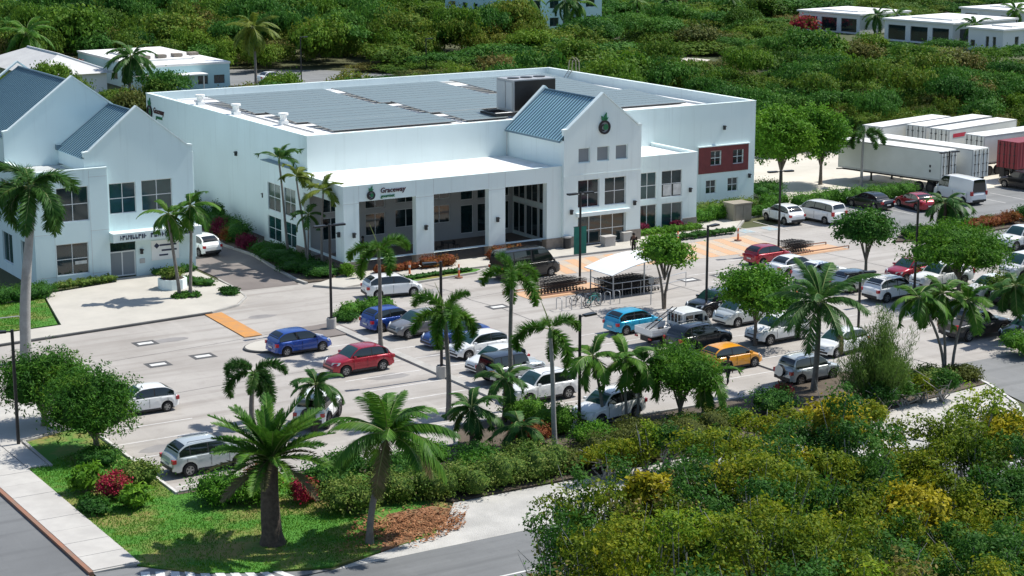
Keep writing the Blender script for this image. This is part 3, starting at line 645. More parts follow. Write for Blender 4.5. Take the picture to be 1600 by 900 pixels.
for (a,b),(c,d) in zip(prof[:-1],prof[1:]): cp_.prism_y([(a,b),(c,d),(c,d+.14),(a,b+.14)], TY-.05, TY+.38)
cp_.prism_y([(TX0,9.2),(TX1,9.2),(TX1,9.54),(TX1-.33,9.59),(TM,12.31),(TX0+.33,9.59),(TX0,9.54)], TY+.01, TY+.33)
cp_.build('gable_parapet', 'stucco', shop)
rp = MB(); prof = [(TX0+.1,9.05),(TM,12.2),(TX1-.1,9.05)]
for (a,b),(c,d) in zip(prof[:-1],prof[1:]): rp.prism_y([(a,b-.5),(c,d-.5),(c,d),(a,b)], -.02, .36)
rp.build('rear_gable_parapet', 'stucco', shop)
gable_roof_slope(shop, TX0-.12, 8.78, TM, 11.85, TY+.34, -.03); gable_roof_slope(shop, TX1+.12, 8.78, TM, 11.85, TY+.34, -.03)
MB().tube([(TM,TY+.35,11.9),(TM,-.03,11.9)], .09, 6).build('ridge_cap', 'metal_trim', shop)
MB().box(TX0-.26,TX0-.12,TY+.35,-.03,8.62,8.76).build('gutter', 'metal_trim', shop)
MB().tube([(TX0-.17,-.25,8.62),(TX0-.17,-.25,6.57)], .05, 6).build('downpipe', 'roof_grey', shop)
for h in t3: window(shop,'y',TY,*h,1,1,frame='stucco',glass='louvre',rec=.12,name='louvre_panel')
for h in t2: window(shop,'y',TY,*h,2,2,rec=.15)
window(shop,'y',TY,19.8,24.5,.14,2.5,4,2,frame='window_frame',rec=.2,name='entrance_door')
box('door_canopy', 'stucco', shop, 19.55,24.75,TY-.32,TY-.003,2.56,2.86)
mp = MB(); mp.box(TX0-.05,19.78,TY-.05,TY-.003,0,.98); mp.box(24.52,TX1+.05,TY-.05,TY-.003,0,.98); mp.box(TX0-.05,TX0-.003,TY,-8.41,0,.98); mp.build('tower_plinth', 'plinth', shop)
mp = MB(); mp.box(TX0,TX1,TY-.02,TY-.002,5.9,5.96); mp.build('string_course', 'stucco', shop)
lamp_sconce(shop,'y',TY,19.1,3.0); lamp_sconce(shop,'y',TY,25.3,3.2)
sg = thing('logo_sign', 'round dark fruit logo with green leaves on the entrance gable', 'sign', (22.25,TY,9.2)); fruit_logo(sg, (22.25,TY-.01,9.65), .56)
sg = thing('shop_sign', 'dark Graceway gourmet lettering with fruit logo over the first colonnade arch', 'sign', (1.0,PY,5.6)); fruit_logo(sg, (1.2,PY-.01,5.92), .34)
letters(sg, 'Graceway', 'sign_maroon', (2.0,PY-.035,6.02), .56, 'y', 2.15, .15); letters(sg, 'gourmet', 'sign_green', (2.05,PY-.035,5.66), .36, 'y', 1.2, .15)
sg = thing('shop_sign', 'small Graceway gourmet sign high on the left side wall near the rear', 'sign', (0,33.6,7.4)); fruit_logo(sg, (-.01,33.7,7.85), .62, 'x')
letters(sg, 'Graceway', 'sign_maroon', (-.035,32.8,7.85), .75, 'x', 2.6, .15); letters(sg, 'gourmet', 'sign_green', (-.035,32.2,7.38), .5, 'x', 1.6, .15)
# right wing
RX1, RY = 33.45, -6.4
rwin = [(27.35,29.22,2.86,5.15),(29.75,31.88,2.86,5.15),(27.35,29.26,.28,2.4),(29.8,31.95,.28,2.38)]
rw = MB(); wall_y(rw, TX1, RX1, 0, 6.47, RY, rwin); rw.quad((RX1,RY,0),(RX1,0,0),(RX1,0,6.47),(RX1,RY,6.47)); rw.build('wing_wall', 'stucco', shop)
box('wing_roof', 'roof_white', shop, TX1+.01,RX1-.2,RY+.28,-.003,6.1,6.25)
wp = MB(); wp.box(TX1+.005,RX1+.03,RY-.03,RY+.28,6.472,6.53); wp.box(RX1-.3,RX1+.03,RY+.28,-.003,6.472,6.53); wp.box(TX1+.005,RX1-.02,RY+.01,RY+.27,6.2,6.47); wp.box(RX1-.29,RX1-.01,RY+.28,-.005,6.2,6.47); wp.build('wing_parapet', 'stucco', shop)
for i, h in enumerate(rwin): window(shop,'y',RY,*h,2,1 if i > 1 else 2,frame='window_frame',glass='glass_teal' if i in (0,3) else 'glass',rec=.08)
lamp_sconce(shop,'y',RY,32.7,3.3); box('wing_plinth', 'plinth', shop, 32.0,RX1+.04,RY-.05,RY-.003,0,.9); MB().tube([(26.3,-6.2,6.55),(26.3,-6.2,7.0)], .14, 8).build('vent_pipe', 'steel_dark', shop)
for i, x in enumerate((29.95,31.0)): box('window_poster', 'paint_white', shop, x,x+.8,RY+.062,RY+.075,3.0,3.95)

# ================================================================ the office building on the left
off = thing('office_building', 'pale two-storey office with two blue-grey gabled metal roofs beside the shop', 'building', (-16,0,0))
LY = -.6; LX0, LX1, LM = -18.3, -9.85, -14.1
gw = [(-16.5,-14.42,4.9,7.22),(-13.98,-11.55,4.92,7.25)]; gd = (-16.72,-14.62,0.,2.75)
ow = MB(); wall_y(ow, LX0, LX1, 0, 9.45, LY, gw+[gd], .2)
ow.poly([(LX0,LY,9.45),(LX1,LY,9.45),(LX1,LY,9.56),(LX1-.4,LY,9.62),(LM,LY,12.73),(LX0+.4,LY,9.62),(LX0,LY,9.56)])
ow.quad((LX1,LY,0),(LX1,5.3,0),(LX1,5.3,9.2),(LX1,LY,9.2)); ow.quad((LX0,5.3,8.2),(LX0,LY,8.2),(LX0,LY,9.2),(LX0,5.3,9.2))
ow.build('gable_wall', 'stucco_old', off)
cp_ = MB(); prof = [(LX0-.04,9.56),(LX0+.38,9.62),(LM,12.74),(LX1-.38,9.62),(LX1+.04,9.56)]
for (a,b),(c,d) in zip(prof[:-1],prof[1:]): cp_.prism_y([(a,b),(c,d),(c,d+.13),(a,b+.13)], LY-.05, LY+.38)
cp_.prism_y([(LX0,9.3),(LX1,9.3),(LX1,9.55),(LX1-.38,9.61),(LM,12.72),(LX0+.38,9.61),(LX0,9.55)], LY+.01, LY+.33)
cp_.build('gable_parapet', 'stucco', off)
gable_roof_slope(off, LX0-.1, 9.2, LM, 12.35, LY+.34, 5.28); gable_roof_slope(off, LX1+.1, 9.2, LM, 12.35, LY+.34, 5.28)
MB().tube([(LM,LY+.35,12.4),(LM,5.25,12.4)], .09, 6).build('ridge_cap', 'metal_trim', off)
MB().box(LX0-.18,LX0+.2,4.9,5.28,9.2,9.6).build('gutter', 'metal_trim', off)
for h in gw: window(off,'y',LY,*h,2,2,glass='glass_teal')
window(off,'y',LY,*gd[:2],.13,2.05,2,1,frame='window_frame',glass='louvre',rec=.12,bar=.1,name='double_door'); box('door_transom', 'glass', off, gd[0]+.01,gd[1]-.01,LY+.1,LY+.16,2.07,2.74)
# the front block with its two large windows
fb = MB(); fwin = [(-20.65,-18.22,4.72,7.28),(-20.85,-18.4,.78,3.12)]; wall_y(fb, -22.4, -16.75, 0, 8.5, -1.0, fwin)
fb.quad((-16.75,-1,0),(-16.75,LY+.01,0),(-16.75,LY+.01,8.5),(-16.75,-1,8.5)); swn = [(.6,2.2,4.7,7.2),(4.5,6.8,4.7,7.2),(8.5,11,4.7,7.2),(.6,2.4,.8,3.1),(4.5,7.0,.8,3.1),(9,11.5,.8,3.1)]
wall_x(fb, -1.0, 24, 0, 8.5, -22.4, swn); fb.build('wall', 'stucco_old', off)
for h in fwin: window(off,'y',-1.0,*h,2,2)
for h in swn: window(off,'x',-22.4,*h,2,1,glass='glass_teal')
fr = MB(); fr.box(-22.2,-18.35,-.75,5.25,7.9,8.05); fr.build('flat_roof', 'roof_grey', off)
fp = MB(); fp.box(-22.43,-16.72,-1.03,-.72,8.502,8.56); fp.box(-22.43,-22.1,-.72,24,8.502,8.56); fp.box(-22.38,-16.77,-.99,-.74,7.95,8.5); fp.box(-22.38,-22.12,-.74,5.2,7.95,8.5); fp.build('parapet', 'stucco', off)
jn = MB()
for z in (.72,3.9,7.9): jn.box(-18.2,-16.77,-1.006,-1.001,z,z+.025); jn.box(-22.38,-20.9,-1.006,-1.001,z,z+.025)
for x in (-18.15,-20.92): jn.box(x,x+.025,-1.006,-1.001,.1,8.4)
jn.build('joint', 'roof_grey', off)
# the tall gabled hall behind
BY, BX0, BX1, BM = 5.3, -22.4, -11.4, -16.9
bg_ = MB(); bg_.poly([(BX0,BY,8.0),(BX1,BY,8.0),(BX1,BY,10.7),(BX1-.4,BY,10.78),(BM,BY,14.58),(BX0+.4,BY,10.78),(BX0,BY,10.7)])
bg_.quad((BX0,30,8.4),(BX0,BY,8.4),(BX0,BY,10.4),(BX0,30,10.4)); bg_.quad((BX1,BY,0),(BX1,30,0),(BX1,30,10.4),(BX1,BY,10.4)); bg_.build('hall_wall', 'stucco_old', off)
cp_ = MB(); prof = [(BX0-.04,10.72),(BX0+.38,10.78),(BM,14.59),(BX1-.38,10.78),(BX1+.04,10.72)]
for (a,b),(c,d) in zip(prof[:-1],prof[1:]):
    cp_.prism_y([(a,b),(c,d),(c,d+.13),(a,b+.13)], BY-.05, BY+.38); cp_.prism_y([(a,b),(c,d),(c,d+.13),(a,b+.13)], 18.6, 19.0)
cp_.prism_y([(BX0,10.4),(BX1,10.4),(BX1,10.71),(BX1-.38,10.77),(BM,14.57),(BX0+.38,10.77),(BX0,10.71)], BY+.01, BY+.33)
cp_.build('hall_parapet', 'stucco', off)
gable_roof_slope(off, BX0-.1, 10.35, BM, 14.2, BY+.34, 18.55); gable_roof_slope(off, BX1+.1, 10.35, BM, 14.2, BY+.34, 18.55)
MB().tube([(BM,BY+.35,14.25),(BM,18.5,14.25)], .1, 6).build('ridge_cap', 'metal_trim', off)
# entrance canopy with a row of dark letters too blurred to read, wall plaques
cn = MB(); cn.box(-17.0+.26,-9.75,-1.75,LY-.003,2.95,3.62); cn.build('canopy', 'stucco', off)
rr = random.Random(4); x = -16.2
while x < -10.5:
    w = rr.choice((.10,.16,.2)); m = MB(); m.box(x,x+w*.35,-1.80,-1.752,3.12,3.46); m.box(x+w*.36,x+w,-1.80,-1.752,3.12+rr.choice((0,.2)),3.2+rr.choice((.04,.25))); m.build('canopy_letter', 'sign_navy', off); x += w+.07
    if abs(x+14.1) < .1 or abs(x+12.1) < .1: x += .3
pq = MB().box(-13.4,-11.2,LY-.05,LY-.003,1.1,2.6).build('wall_plaque', 'roof_white', off)
m = MB(); m.box(-12.75,-11.4,LY-.075,LY-.052,2.15,2.28); m.box(-12.6,-11.4,LY-.075,LY-.052,1.75,1.88); m.box(-12.8,-12.1,LY-.075,LY-.052,1.4,1.52); m.prism_y([(-13.2,2.2),(-12.98,2.42),(-12.76,2.2),(-12.98,1.98)], LY-.075, LY-.052); m.build('plaque_mark', 'sign_navy', pq)
lamp_sconce(off,'y',LY,-14.2,1.9); MB().box(-14.35,-13.95,LY-.06,LY-.003,1.0,1.35).build('intercom', 'galv', off)
box('downpipe', 'stucco', off, LX1+.003,LX1+.12,LY+.1,LY+.24,1.0,9.1)
box('paper_notice', 'paint_white', off, -19.45,-18.55,-.93,-.925,1.5,1.75)
# ================================================================ cars
WHEEL_ME = {}
def wheel_meshes(r, w=.21, dark=False):
    key = (round(r,3), dark)
    if key in WHEEL_ME: return WHEEL_ME[key]
    m = MB(); n = 24; prof = [(r*.62,-w/2),(r*.93,-w/2),(r,-w*.3),(r,w*.3),(r*.93,w/2),(r*.62,w/2)]
    vs = [(a*math.cos(t),y,a*math.sin(t)) for t in np.linspace(0,2*math.pi,n+1)[:-1] for a,y in prof]; k = len(prof); fs = []
    for i in range(n):
        for j in range(k-1): fs.append((i*k+j, ((i+1)%n)*k+j, ((i+1)%n)*k+j+1, i*k+j+1))
    m.add(vs, fs); tyre = m.mesh('wheel', 40); tyre.materials.append(MATS['tyre'])
    m = MB(); n = 20                                              # rim: dish, five spokes, lip
    for s in (-1,1):
        m.add([(r*.63*math.cos(t),s*w*.30,r*.63*math.sin(t)) for t in np.linspace(0,2*math.pi,n+1)[:-1]], [tuple(range(n))], 1)
        for q in range(5):
            a = q*2*math.pi/5; d = Vector((math.cos(a),0,math.sin(a))); e = Vector((-d.z,0,d.x))*r*.1; y = Vector((0,s*w*.42,0))
            m.quad(y+e*1.3, y-e*1.3, y+d*r*.6-e, y+d*r*.6+e, 0)
        m.add([(a*math.cos(t),s*w*.46,a*math.sin(t)) for t in np.linspace(0,2*math.pi,n+1)[:-1] for a in (r*.55,r*.64)], [(2*i,2*i+1,2*((i+1)%n)+1,2*((i+1)%n)) for i in range(n)], 0)
    rim = m.mesh('rim'); rim.materials.append(MATS['rim_dark' if dark else 'rim']); rim.materials.append(MATS['rim_dark'])
    WHEEL_ME[key] = (tyre, rim); return WHEEL_ME[key]
KINDS = dict(
 hatch=dict(L=4.0,W=1.70,H=1.53,belt=.96,hood=.84,wsb=1.15,wst=.30,rt=-1.32,rb=-1.88,wb=(1.25,-1.25),r=.31,clr=.24,nw=2),
 hatch2=dict(L=3.9,W=1.68,H=1.50,belt=.95,hood=.86,wsb=1.05,wst=.25,rt=-1.22,rb=-1.82,wb=(1.22,-1.22),r=.30,clr=.24,nw=2),
 mpv=dict(L=4.25,W=1.73,H=1.60,belt=1.0,hood=.86,wsb=1.45,wst=.45,rt=-1.40,rb=-2.0,wb=(1.35,-1.3),r=.32,clr=.24,nw=3),
 sedan=dict(L=4.6,W=1.78,H=1.46,belt=.95,hood=.84,wsb=1.05,wst=.25,rt=-.95,rb=-1.65,wb=(1.38,-1.32),r=.32,clr=.22,nw=2,tail=.98),
 suv=dict(L=4.5,W=1.84,H=1.70,belt=1.08,hood=1.0,wsb=1.1,wst=.40,rt=-1.45,rb=-2.02,wb=(1.38,-1.35),r=.36,clr=.32,nw=3,rails=True),
 suv2=dict(L=4.2,W=1.78,H=1.64,belt=1.05,hood=.97,wsb=1.05,wst=.30,rt=-1.20,rb=-1.86,wb=(1.3,-1.25),r=.34,clr=.30,nw=2),
 minivan=dict(L=4.85,W=1.85,H=1.86,belt=1.10,hood=1.0,wsb=1.75,wst=.85,rt=-2.1,rb=-2.33,wb=(1.5,-1.45),r=.33,clr=.24,nw=3),
 van=dict(L=5.4,W=2.0,H=2.45,belt=1.25,hood=1.12,wsb=2.1,wst=1.35,rt=-2.6,rb=-2.66,wb=(1.75,-1.6),r=.35,clr=.30,nw=1),
 bus=dict(L=5.4,W=1.98,H=2.28,belt=1.2,hood=1.1,wsb=2.15,wst=1.35,rt=-2.5,rb=-2.64,wb=(1.75,-1.6),r=.34,clr=.27,nw=3),
 pickup=dict(L=5.3,W=1.86,H=1.82,belt=1.14,hood=1.08,wsb=1.15,wst=.45,rt=-.75,rb=-.95,wb=(1.7,-1.5),r=.39,clr=.40,nw=2,bed=True),
 jeep=dict(L=4.1,W=1.85,H=1.84,belt=1.15,hood=1.12,wsb=.75,wst=.5,rt=-1.75,rb=-1.88,wb=(1.3,-1.2),r=.42,clr=.45,nw=3,flare=True,spare=True),
 spareuv=dict(L=4.1,W=1.70,H=1.70,belt=1.06,hood=.98,wsb=1.1,wst=.35,rt=-1.5,rb=-1.75,wb=(1.3,-1.25),r=.35,clr=.32,nw=2,spare=True,rails=True))
def lerp(xs, x):
    for (a,b),(c,d) in zip(xs[:-1], xs[1:]):
        if x <= c: return b+(d-b)*max(0,(x-a))/(c-a)
    return xs[-1][1]
CARMESH = {}
def car_body_mesh(kind):
    """lofted lower body with real wheel arches; returns MB"""
    p = KINDS[kind]; L, Wd, belt, hood = p['L'], p['W'], p['belt'], p['hood']; h = L/2
    top = [(-h,belt-.28),(-h+.05,belt-.10),(-h+.18,p.get('tail',belt)-.01),(p['rb'],belt+.01),(p['wsb'],belt+.02),(h-.55,hood),(h-.15,hood-.12),(h-.03,hood-.26),(h,hood-.40)]
    wid = [(-h,.82),(-h+.08,.92),(-h+.4,.985),(-.3,1.),(h-.75,.985),(h-.3,.93),(h-.08,.82),(h,.72)]
    R_ = p['r']+.075
    xs = set(np.linspace(-h,h,27).round(3)) | {-h+.05,-h+.12,h-.05,h-.12,-h+.2}
    for c in p['wb']: xs |= {round(c+R_*math.cos(t),3) for t in np.linspace(0,math.pi,9)}
    xs = sorted(xs); secs = []
    for x in xs:
        t = lerp(top,x); w = lerp(wid,x)*Wd/2; z0 = p['clr']
        if x < -h+.2 or x > h-.2: z0 = p['clr']+.06
        for c in p['wb']:
            if abs(x-c) < R_: z0 = max(z0, p['r']+math.sqrt(max(0,R_*R_-(x-c)**2)))
        z0 = min(z0, t-.2); md = max(z0+.03, z0+(t-z0)*.42)
        half = [(w*.965,z0),(w,md),(w*.992,md+(t-md)*.45),(w*.955,t-.05),(w*.88,t-.008),(w*.45,t+.022),(0,t+.03)]
        secs.append([(x,-y,z) for y,z in half]+[(x,y,z) for y,z in reversed(half[:-1])])
    m = MB(); n = len(secs[0]); m.add([v for s in secs for v in s], [(i*n+j,i*n+j+1,(i+1)*n+j+1,(i+1)*n+j) for i in range(len(secs)-1) for j in range(n-1)])
    m.f = [tuple(reversed(f)) for f in m.f]
    b = len(m.v); m.add(secs[0], [tuple(range(n))]); m.add(secs[-1], [tuple(reversed(range(n)))])
    return m
def car(kind, colour, x, y, heading, label, cat='car', group='cars in the car park', glass='car_glass', roof=None, dark_rim=False):
    p = KINDS[kind]; L, Wd, H, belt = p['L'], p['W'], p['H'], p['belt']; h = L/2; pm = 'paint_'+colour+'_car'
    t = thing('parked_car' if cat == 'car' else cat.replace(' ','_'), label, cat, (x,y,-.015), R(heading), group)
    def part(name, m_, mb, smooth=None, par=t): return mb.build(name, m_, par, smooth, world=False)
    key = (kind,)
    if key not in CARMESH: CARMESH[key] = car_body_mesh(kind)
    part('body', pm, CARMESH[key], 38)
    part('underbody', 'plastic_black', MB().box(-h+.25,h-.3,-Wd*.40,Wd*.40,p['clr']-.08,belt-.25))
    # cabin: lofted under a curved roofline; every window is a patch of the same curved surface, slightly proud
    wb_, wr = Wd*.458, Wd*.365; rb, wsb, rt, wst = p['rb'], p['wsb'], p['rt'], p['wst']; z0, dz = belt-.02, H-belt+.02; boxy = kind in ('van','jeep','bus')
    ctl = [(rb,0.),(rb+(rt-rb)*(.30 if not boxy else .5),.52 if not boxy else .6),(rt,.90 if not boxy else .95),(rt+(wst-rt)*.35,1.0),(rt+(wst-rt)*.72,1.0),(wst,.93),(wst+(wsb-wst)*.5,.52),(wsb,0.)]
    xs_ = []; fs_ = []
    for k in range(len(ctl)-1):
        p0, p1, p2, p3 = ctl[max(k-1,0)], ctl[k], ctl[k+1], ctl[min(k+2,len(ctl)-1)]
        for q in np.linspace(0,1,5)[:-1]:
            f = .5*((2*p1[1])+(-p0[1]+p2[1])*q+(2*p0[1]-5*p1[1]+4*p2[1]-p3[1])*q*q+(-p0[1]+3*p1[1]-3*p2[1]+p3[1])*q**3); xs_.append(p1[0]+(p2[0]-p1[0])*q); fs_.append(min(1.015,max(0,f)))
    xs_.append(wsb); fs_.append(0.)
    ht_ = lambda x: float(np.interp(x, xs_, fs_))
    def S(x, v, o=0.):                       # side surface, v 0 at the belt to 1 at the roof edge
        e = ht_(x)*.93; w = wb_+(wr-wb_)*((v*e)**1.25); return (x, -(w+o), z0+dz*e*v)
    def T(x, u, o=0.):                       # top surface across the car
        f = ht_(x); e = f*.93; w = wb_+(wr-wb_)*(e**1.25); return (x, u*w, z0+dz*(e+(f-e)*(1-u*u)**.6)+o)
    m = MB(); secs = [[S(x,v) for v in (0,.35,.7,1)]+[T(x,u) for u in (-.75,-.4,0,.4,.75)]+[(a,-b,c) for a,b,c in reversed([S(x,v) for v in (0,.35,.7,1)])] for x in xs_]; n = len(secs[0])
    m.add([v for s_ in secs for v in s_], [(i*n+j,(i+1)*n+j,(i+1)*n+j+1,i*n+j+1) for i in range(len(secs)-1) for j in range(n-1)]); part('cabin', 'paint_'+(roof or colour)+'_car', m, 50)
    nw = p['nw']
    def patch(name, fn, us, vs, m_):
        mb = MB(); k = len(vs); mb.add([fn(u,v) for u in us for v in vs], [(a*k+b,(a+1)*k+b,(a+1)*k+b+1,a*k+b+1) for a in range(len(us)-1) for b in range(k-1)]); return part(name, m_, mb, 60)
    def xlim(f): return [x for x in np.linspace(rb,wsb,80) if ht_(x) > f]
    good = xlim(.30); xa, xb_ = good[0], good[-1]; fr = {1:[(.70,.995)],2:[(.02,.47),(.485,.995)],3:[(.015,.22),(.235,.575),(.59,.995)]}[nw]
    if nw == 1: xa = xlim(.6)[0]
    for sg in (-1,1):
        sd = (lambda o, v1: (lambda x, v: (lambda q: q if sg < 0 else (q[0],-q[1],q[2]))(S(x, v*v1, o))))
        lo_, hi_ = (xa+(xb_-xa)*fr[0][0], xb_)
        patch('window_trim', sd(.006,.95), np.linspace(lo_,hi_,16), (.10,.4,.7,1.), 'plastic_black')
        for (a,b) in fr: patch('side_window', sd(.012,.93), np.linspace(xa+(xb_-xa)*a+.015, xa+(xb_-xa)*b-.015, 7), (.15,.4,.7,1.), glass)
    gx = [x for x in xlim(.06) if x > wst-.02]; patch('windshield', lambda x, u: (lambda q: (q[0]+.008,q[1],q[2]+.008))(T(x,u)), np.linspace(gx[0],gx[-1],7), (-.9,-.5,0,.5,.9), glass if glass != 'car_glass' else 'car_glass_green')
    gx = [x for x in xlim(.22) if x < rt+.02 and ht_(x) < .9] or [rb,rt]; patch('rear_window', lambda x, u: (lambda q: (q[0]-.008,q[1],q[2]+.008))(T(x,u)), np.linspace(gx[0],gx[-1],6), (-.86,-.5,0,.5,.86), 'car_glass')
    # wheels
    ty, rm = wheel_meshes(p['r'], .21 if p['r'] < .4 else .25, dark_rim)
    for cx in p['wb']:
        for sg in (-1,1):
            w = link('wheel', ty, None, t, (cx, sg*(Wd/2-.115), p['r'])); link('rim', rm, None, w)
    # lamps, grille, bumpers, plates, mirrors, handles
    for sg in (-1,1):
        m = MB(); zf = p['hood']-.24; zf2 = zf+.17
        m.add([(h-.085,sg*Wd*.24,zf),(h-.34,sg*Wd*.465,zf+.03),(h-.46,sg*Wd*.462,zf2+.01),(h-.14,sg*Wd*.25,zf2-.02),(h-.01,sg*Wd*.24,zf),(h-.24,sg*Wd*.478,zf+.02),(h-.40,sg*Wd*.476,zf2+.03),(h-.055,sg*Wd*.25,zf2-.01)], [(4,5,6,7),(0,3,2,1),(0,1,5,4),(1,2,6,5),(2,3,7,6),(3,0,4,7)])
        part('headlight', 'head_lamp', m)
        zt = belt-.36; tall = .20 if kind not in ('van','minivan','pickup') else .36
        m = MB().box(-h-.012,-h+.20,sg*Wd*.36 if sg > 0 else -Wd*.475,Wd*.475 if sg > 0 else -Wd*.36,zt+.06,zt+.06+tall); part('taillight', 'tail_lamp', m)
        m = MB(); mx = wsb-.32; m.box(mx-.06,mx+.08,sg*(Wd/2+.02) if sg > 0 else -(Wd/2+.19),(Wd/2+.19) if sg > 0 else -(Wd/2+.02),belt+.02,belt+.16); part('mirror', pm, m)
        m = MB()
        for hx in ((.25,-.75) if nw > 1 else (.9,)): m.box(hx,hx+.18,sg*(Wd/2-.004) if sg > 0 else -(Wd/2+.02),(Wd/2+.02) if sg > 0 else -(Wd/2-.004),belt-.2,belt-.17)
        part('door_handle', pm, m)
        m = MB(); m.box(p['wb'][1]+p['r']+.1,p['wb'][0]-p['r']-.1,sg*Wd*.478 if sg > 0 else -Wd*.492,Wd*.492 if sg > 0 else -Wd*.478,p['clr']-.05,p['clr']+.07); part('sill', 'plastic_black', m)
        m = MB(); bx_ = (rb+wsb)/2*.2; 
        for sx in (wsb-.28,-.18,rb+.55):
            m.box(sx,sx+.014,sg*(Wd/2-.01) if sg > 0 else -(Wd/2+.004),(Wd/2+.004) if sg > 0 else -(Wd/2-.01),p['clr']+.14,belt-.08)
        part('door_gap', 'plastic_black', m)
        if p.get('rails'): part('roof_rail', 'rim', MB().tube([(rt+.1,sg*wr*.9,H+.01),(rt+.2,sg*wr*.9,H+.06),(wst-.2,sg*wr*.9,H+.06),(wst-.05,sg*wr*.9,H)], .022, 6))
        if p.get('flare'):
            for cx in p['wb']:
                part('fender_flare', 'plastic_black', MB().tube([(cx+(p['r']+.1)*math.cos(a),sg*(Wd/2+.02),p['r']+(p['r']+.1)*math.sin(a)) for a in np.linspace(.1,math.pi-.1,9)], .06, 6))
    part('grille', 'plastic_black', MB().box(h-.1,h-.012,-Wd*.22,Wd*.22,p['hood']-.44,p['hood']-.27)); part('front_bumper', 'plastic_black', MB().box(h-.14,h+.012,-Wd*.36,Wd*.36,p['clr']+.08,p['clr']+.2))
    part('rear_bumper', 'plastic_black' if kind not in ('hatch','hatch2','sedan') else pm, MB().box(-h-.03,-h+.1,-Wd*.40,Wd*.40,p['clr']+.06,p['clr']+.24))
    part('licence_plate', 'plate', MB().box(-h-.042,-h-.031,-.24,.24,p['clr']+.27,p['clr']+.38))
    if p.get('bed'):
        part('cargo_bed', 'plastic_black', MB().box(-h+.12,rb-.06,-Wd*.40,Wd*.40,belt-.35,belt+.036)); part('tailgate', pm, MB().box(-h-.02,-h+.11,-Wd*.44,Wd*.44,p['clr']+.3,belt+.05))
    if p.get('spare'):
        w = link('spare_wheel', ty, None, t, (-h-.14,.0,.95)); w.rotation_euler.z = R(90); part('spare_cover', pm if kind == 'spareuv' else 'plastic_black', MB().tube([(-h-.27,0,.95),(-h-.25,0,.95)], p['r']*.96, 20))
    return t
# near-side wheel points give place and heading; centre is half a car width behind them
def car2(kind, colour, rf, label, **k):
    x, y, hd = rf; return car(kind, colour, x, y, hd, label, **k)
car2('hatch','blue', (-13.99, -27.62, 1.3), 'bright blue hatchback standing alone beside the round concrete pad')
car('mpv','white', *(-1.25, -16.29), -10, 'white hatchback driving past the planted strip before the colonnade', group=None)
car2('bus','black', (10.31, -15.86, 2.0), 'black passenger van waiting in front of the colonnade', cat='van', group=None)
car('hatch','blue', *(-6.03, -25.07), 4, 'blue hatchback tucked against the low hedge island')
car('suv2','grey', *(-5.29, -27.63), 183, 'grey hatchback between two blue cars')
car('sedan','deep_blue', *(-4.46, -31.00), 183, 'dark blue sedan between the grey car and the white row')
car('hatch','white', *(-4.75, -34.34), 184, 'white hatchback next to the dark blue sedan')
car('hatch2','white', *(-5.62, -38.05), 184, 'white hatchback half hidden behind the black-roofed car')
car('jeep','silver', *(-6.15, -40.71), 2, 'silver off-roader with black soft top and spare wheel', roof='black', dark_rim=True)
car2('suv','white', (-6.86, -45.06, -178.1), 'white SUV beside the bright green hedge at the row end')
car2('suv','white', (-5.91, -50.54, -169.3), 'large white SUV parked behind the slender palms near the road')
car('suv2','red', *(-12.98, -33.88), 182, 'red compact car behind the windblown coconut palm')
car2('jeep','white', (-19.87, -42.49, 49.3), 'white off-roader behind the date palm', dark_rim=True)
car2('hatch2','white', (-27.49, -35.44, 178.9), 'small white hatchback behind the left bushy trees')
car('suv','silver', *(-28.40, -47.14), 1, 'silver white SUV behind the clipped bushes left of the date palm')
car2('hatch','yellow', (6.94, -45.12, 1.2), 'orange yellow hatchback parked at the end of the front row')
car('suv','black', *(8.23, -40.19), 3, 'black SUV between the white truck and the yellow hatchback')
car('hatch','cyan', *(7.37, -34.17), 3, 'bright cyan hatchback next to the bicycles')
car('suv','black', *(15.10, -33.00), 184, 'black SUV facing left beside the second lamp post')
car('minivan','silver', *(15.21, -36.19), 184, 'silver white minivan behind the round tree')
car2('suv','white', (13.80, -41.24, -176.8), 'white SUV with black tyres in front of the round tree')
car('hatch2','red', *(29.20, -21.35), 2, 'dark red hatchback near the trolley bay by the crossing')
car('sedan','white', *(28.25, -25.57), 3, 'white sedan beside the dark red hatchback')
car('sedan','white', *(28.47, -28.41), 3, 'white sedan half hidden behind the large coconut palm')
car('hatch','silver', *(28.51, -32.34), 3, 'silver hatchback between the coconut palm and the lone clipped tree')
car('suv','white', *(28.65, -35.91), 3, 'white SUV in front of the small red SUV')
car('hatch','white', *(15.15, -45.81), 190, 'white car behind the wispy casuarina with green windscreen')
car('spareuv','silver', *(8.96, -50.01), 2, 'silver SUV with covered spare wheel at the back')
car('suv2','red', *(34.33, -31.75), 184, 'small red SUV under the wide feathery tree')
car('pickup','white', *(34.54, -34.76), 183, 'white pickup parked beside the small red SUV', cat='pickup')
car('hatch','white', *(35.30, -39.02), 184, 'white hatchback right of the wide feathery tree')
car('pickup','black', *(35.52, -41.83), 184, 'black pickup at the right edge behind the charcoal pickup', cat='pickup')
car2('pickup','charcoal', (25.55, -47.23, 2.6), 'charcoal double-cab pickup behind the three thin palms', cat='pickup')
car('sedan','black', *(28.15, -49.44), 186, 'black sedan at the right edge near the dark hedge')
car('pickup','white', *(50.63, -27.29), 184, 'white pickup at the right edge by the flowering island', cat='pickup')
car('minivan','white', *(42.78, -35.33), 184, 'white minivan at the right edge of the lot', cat='van')
car2('suv2','white', (41.41, -8.33, 88.2), 'small white SUV in the accessible bay by the tan utility box')
car2('minivan','white', (44.51, -9.58, 94.3), 'white minivan parked nose-in to the clipped hedge', cat='van')
car('sedan','black', *(52.71, -6.80), 96, 'black sedan between the white minivan and the red sedan')
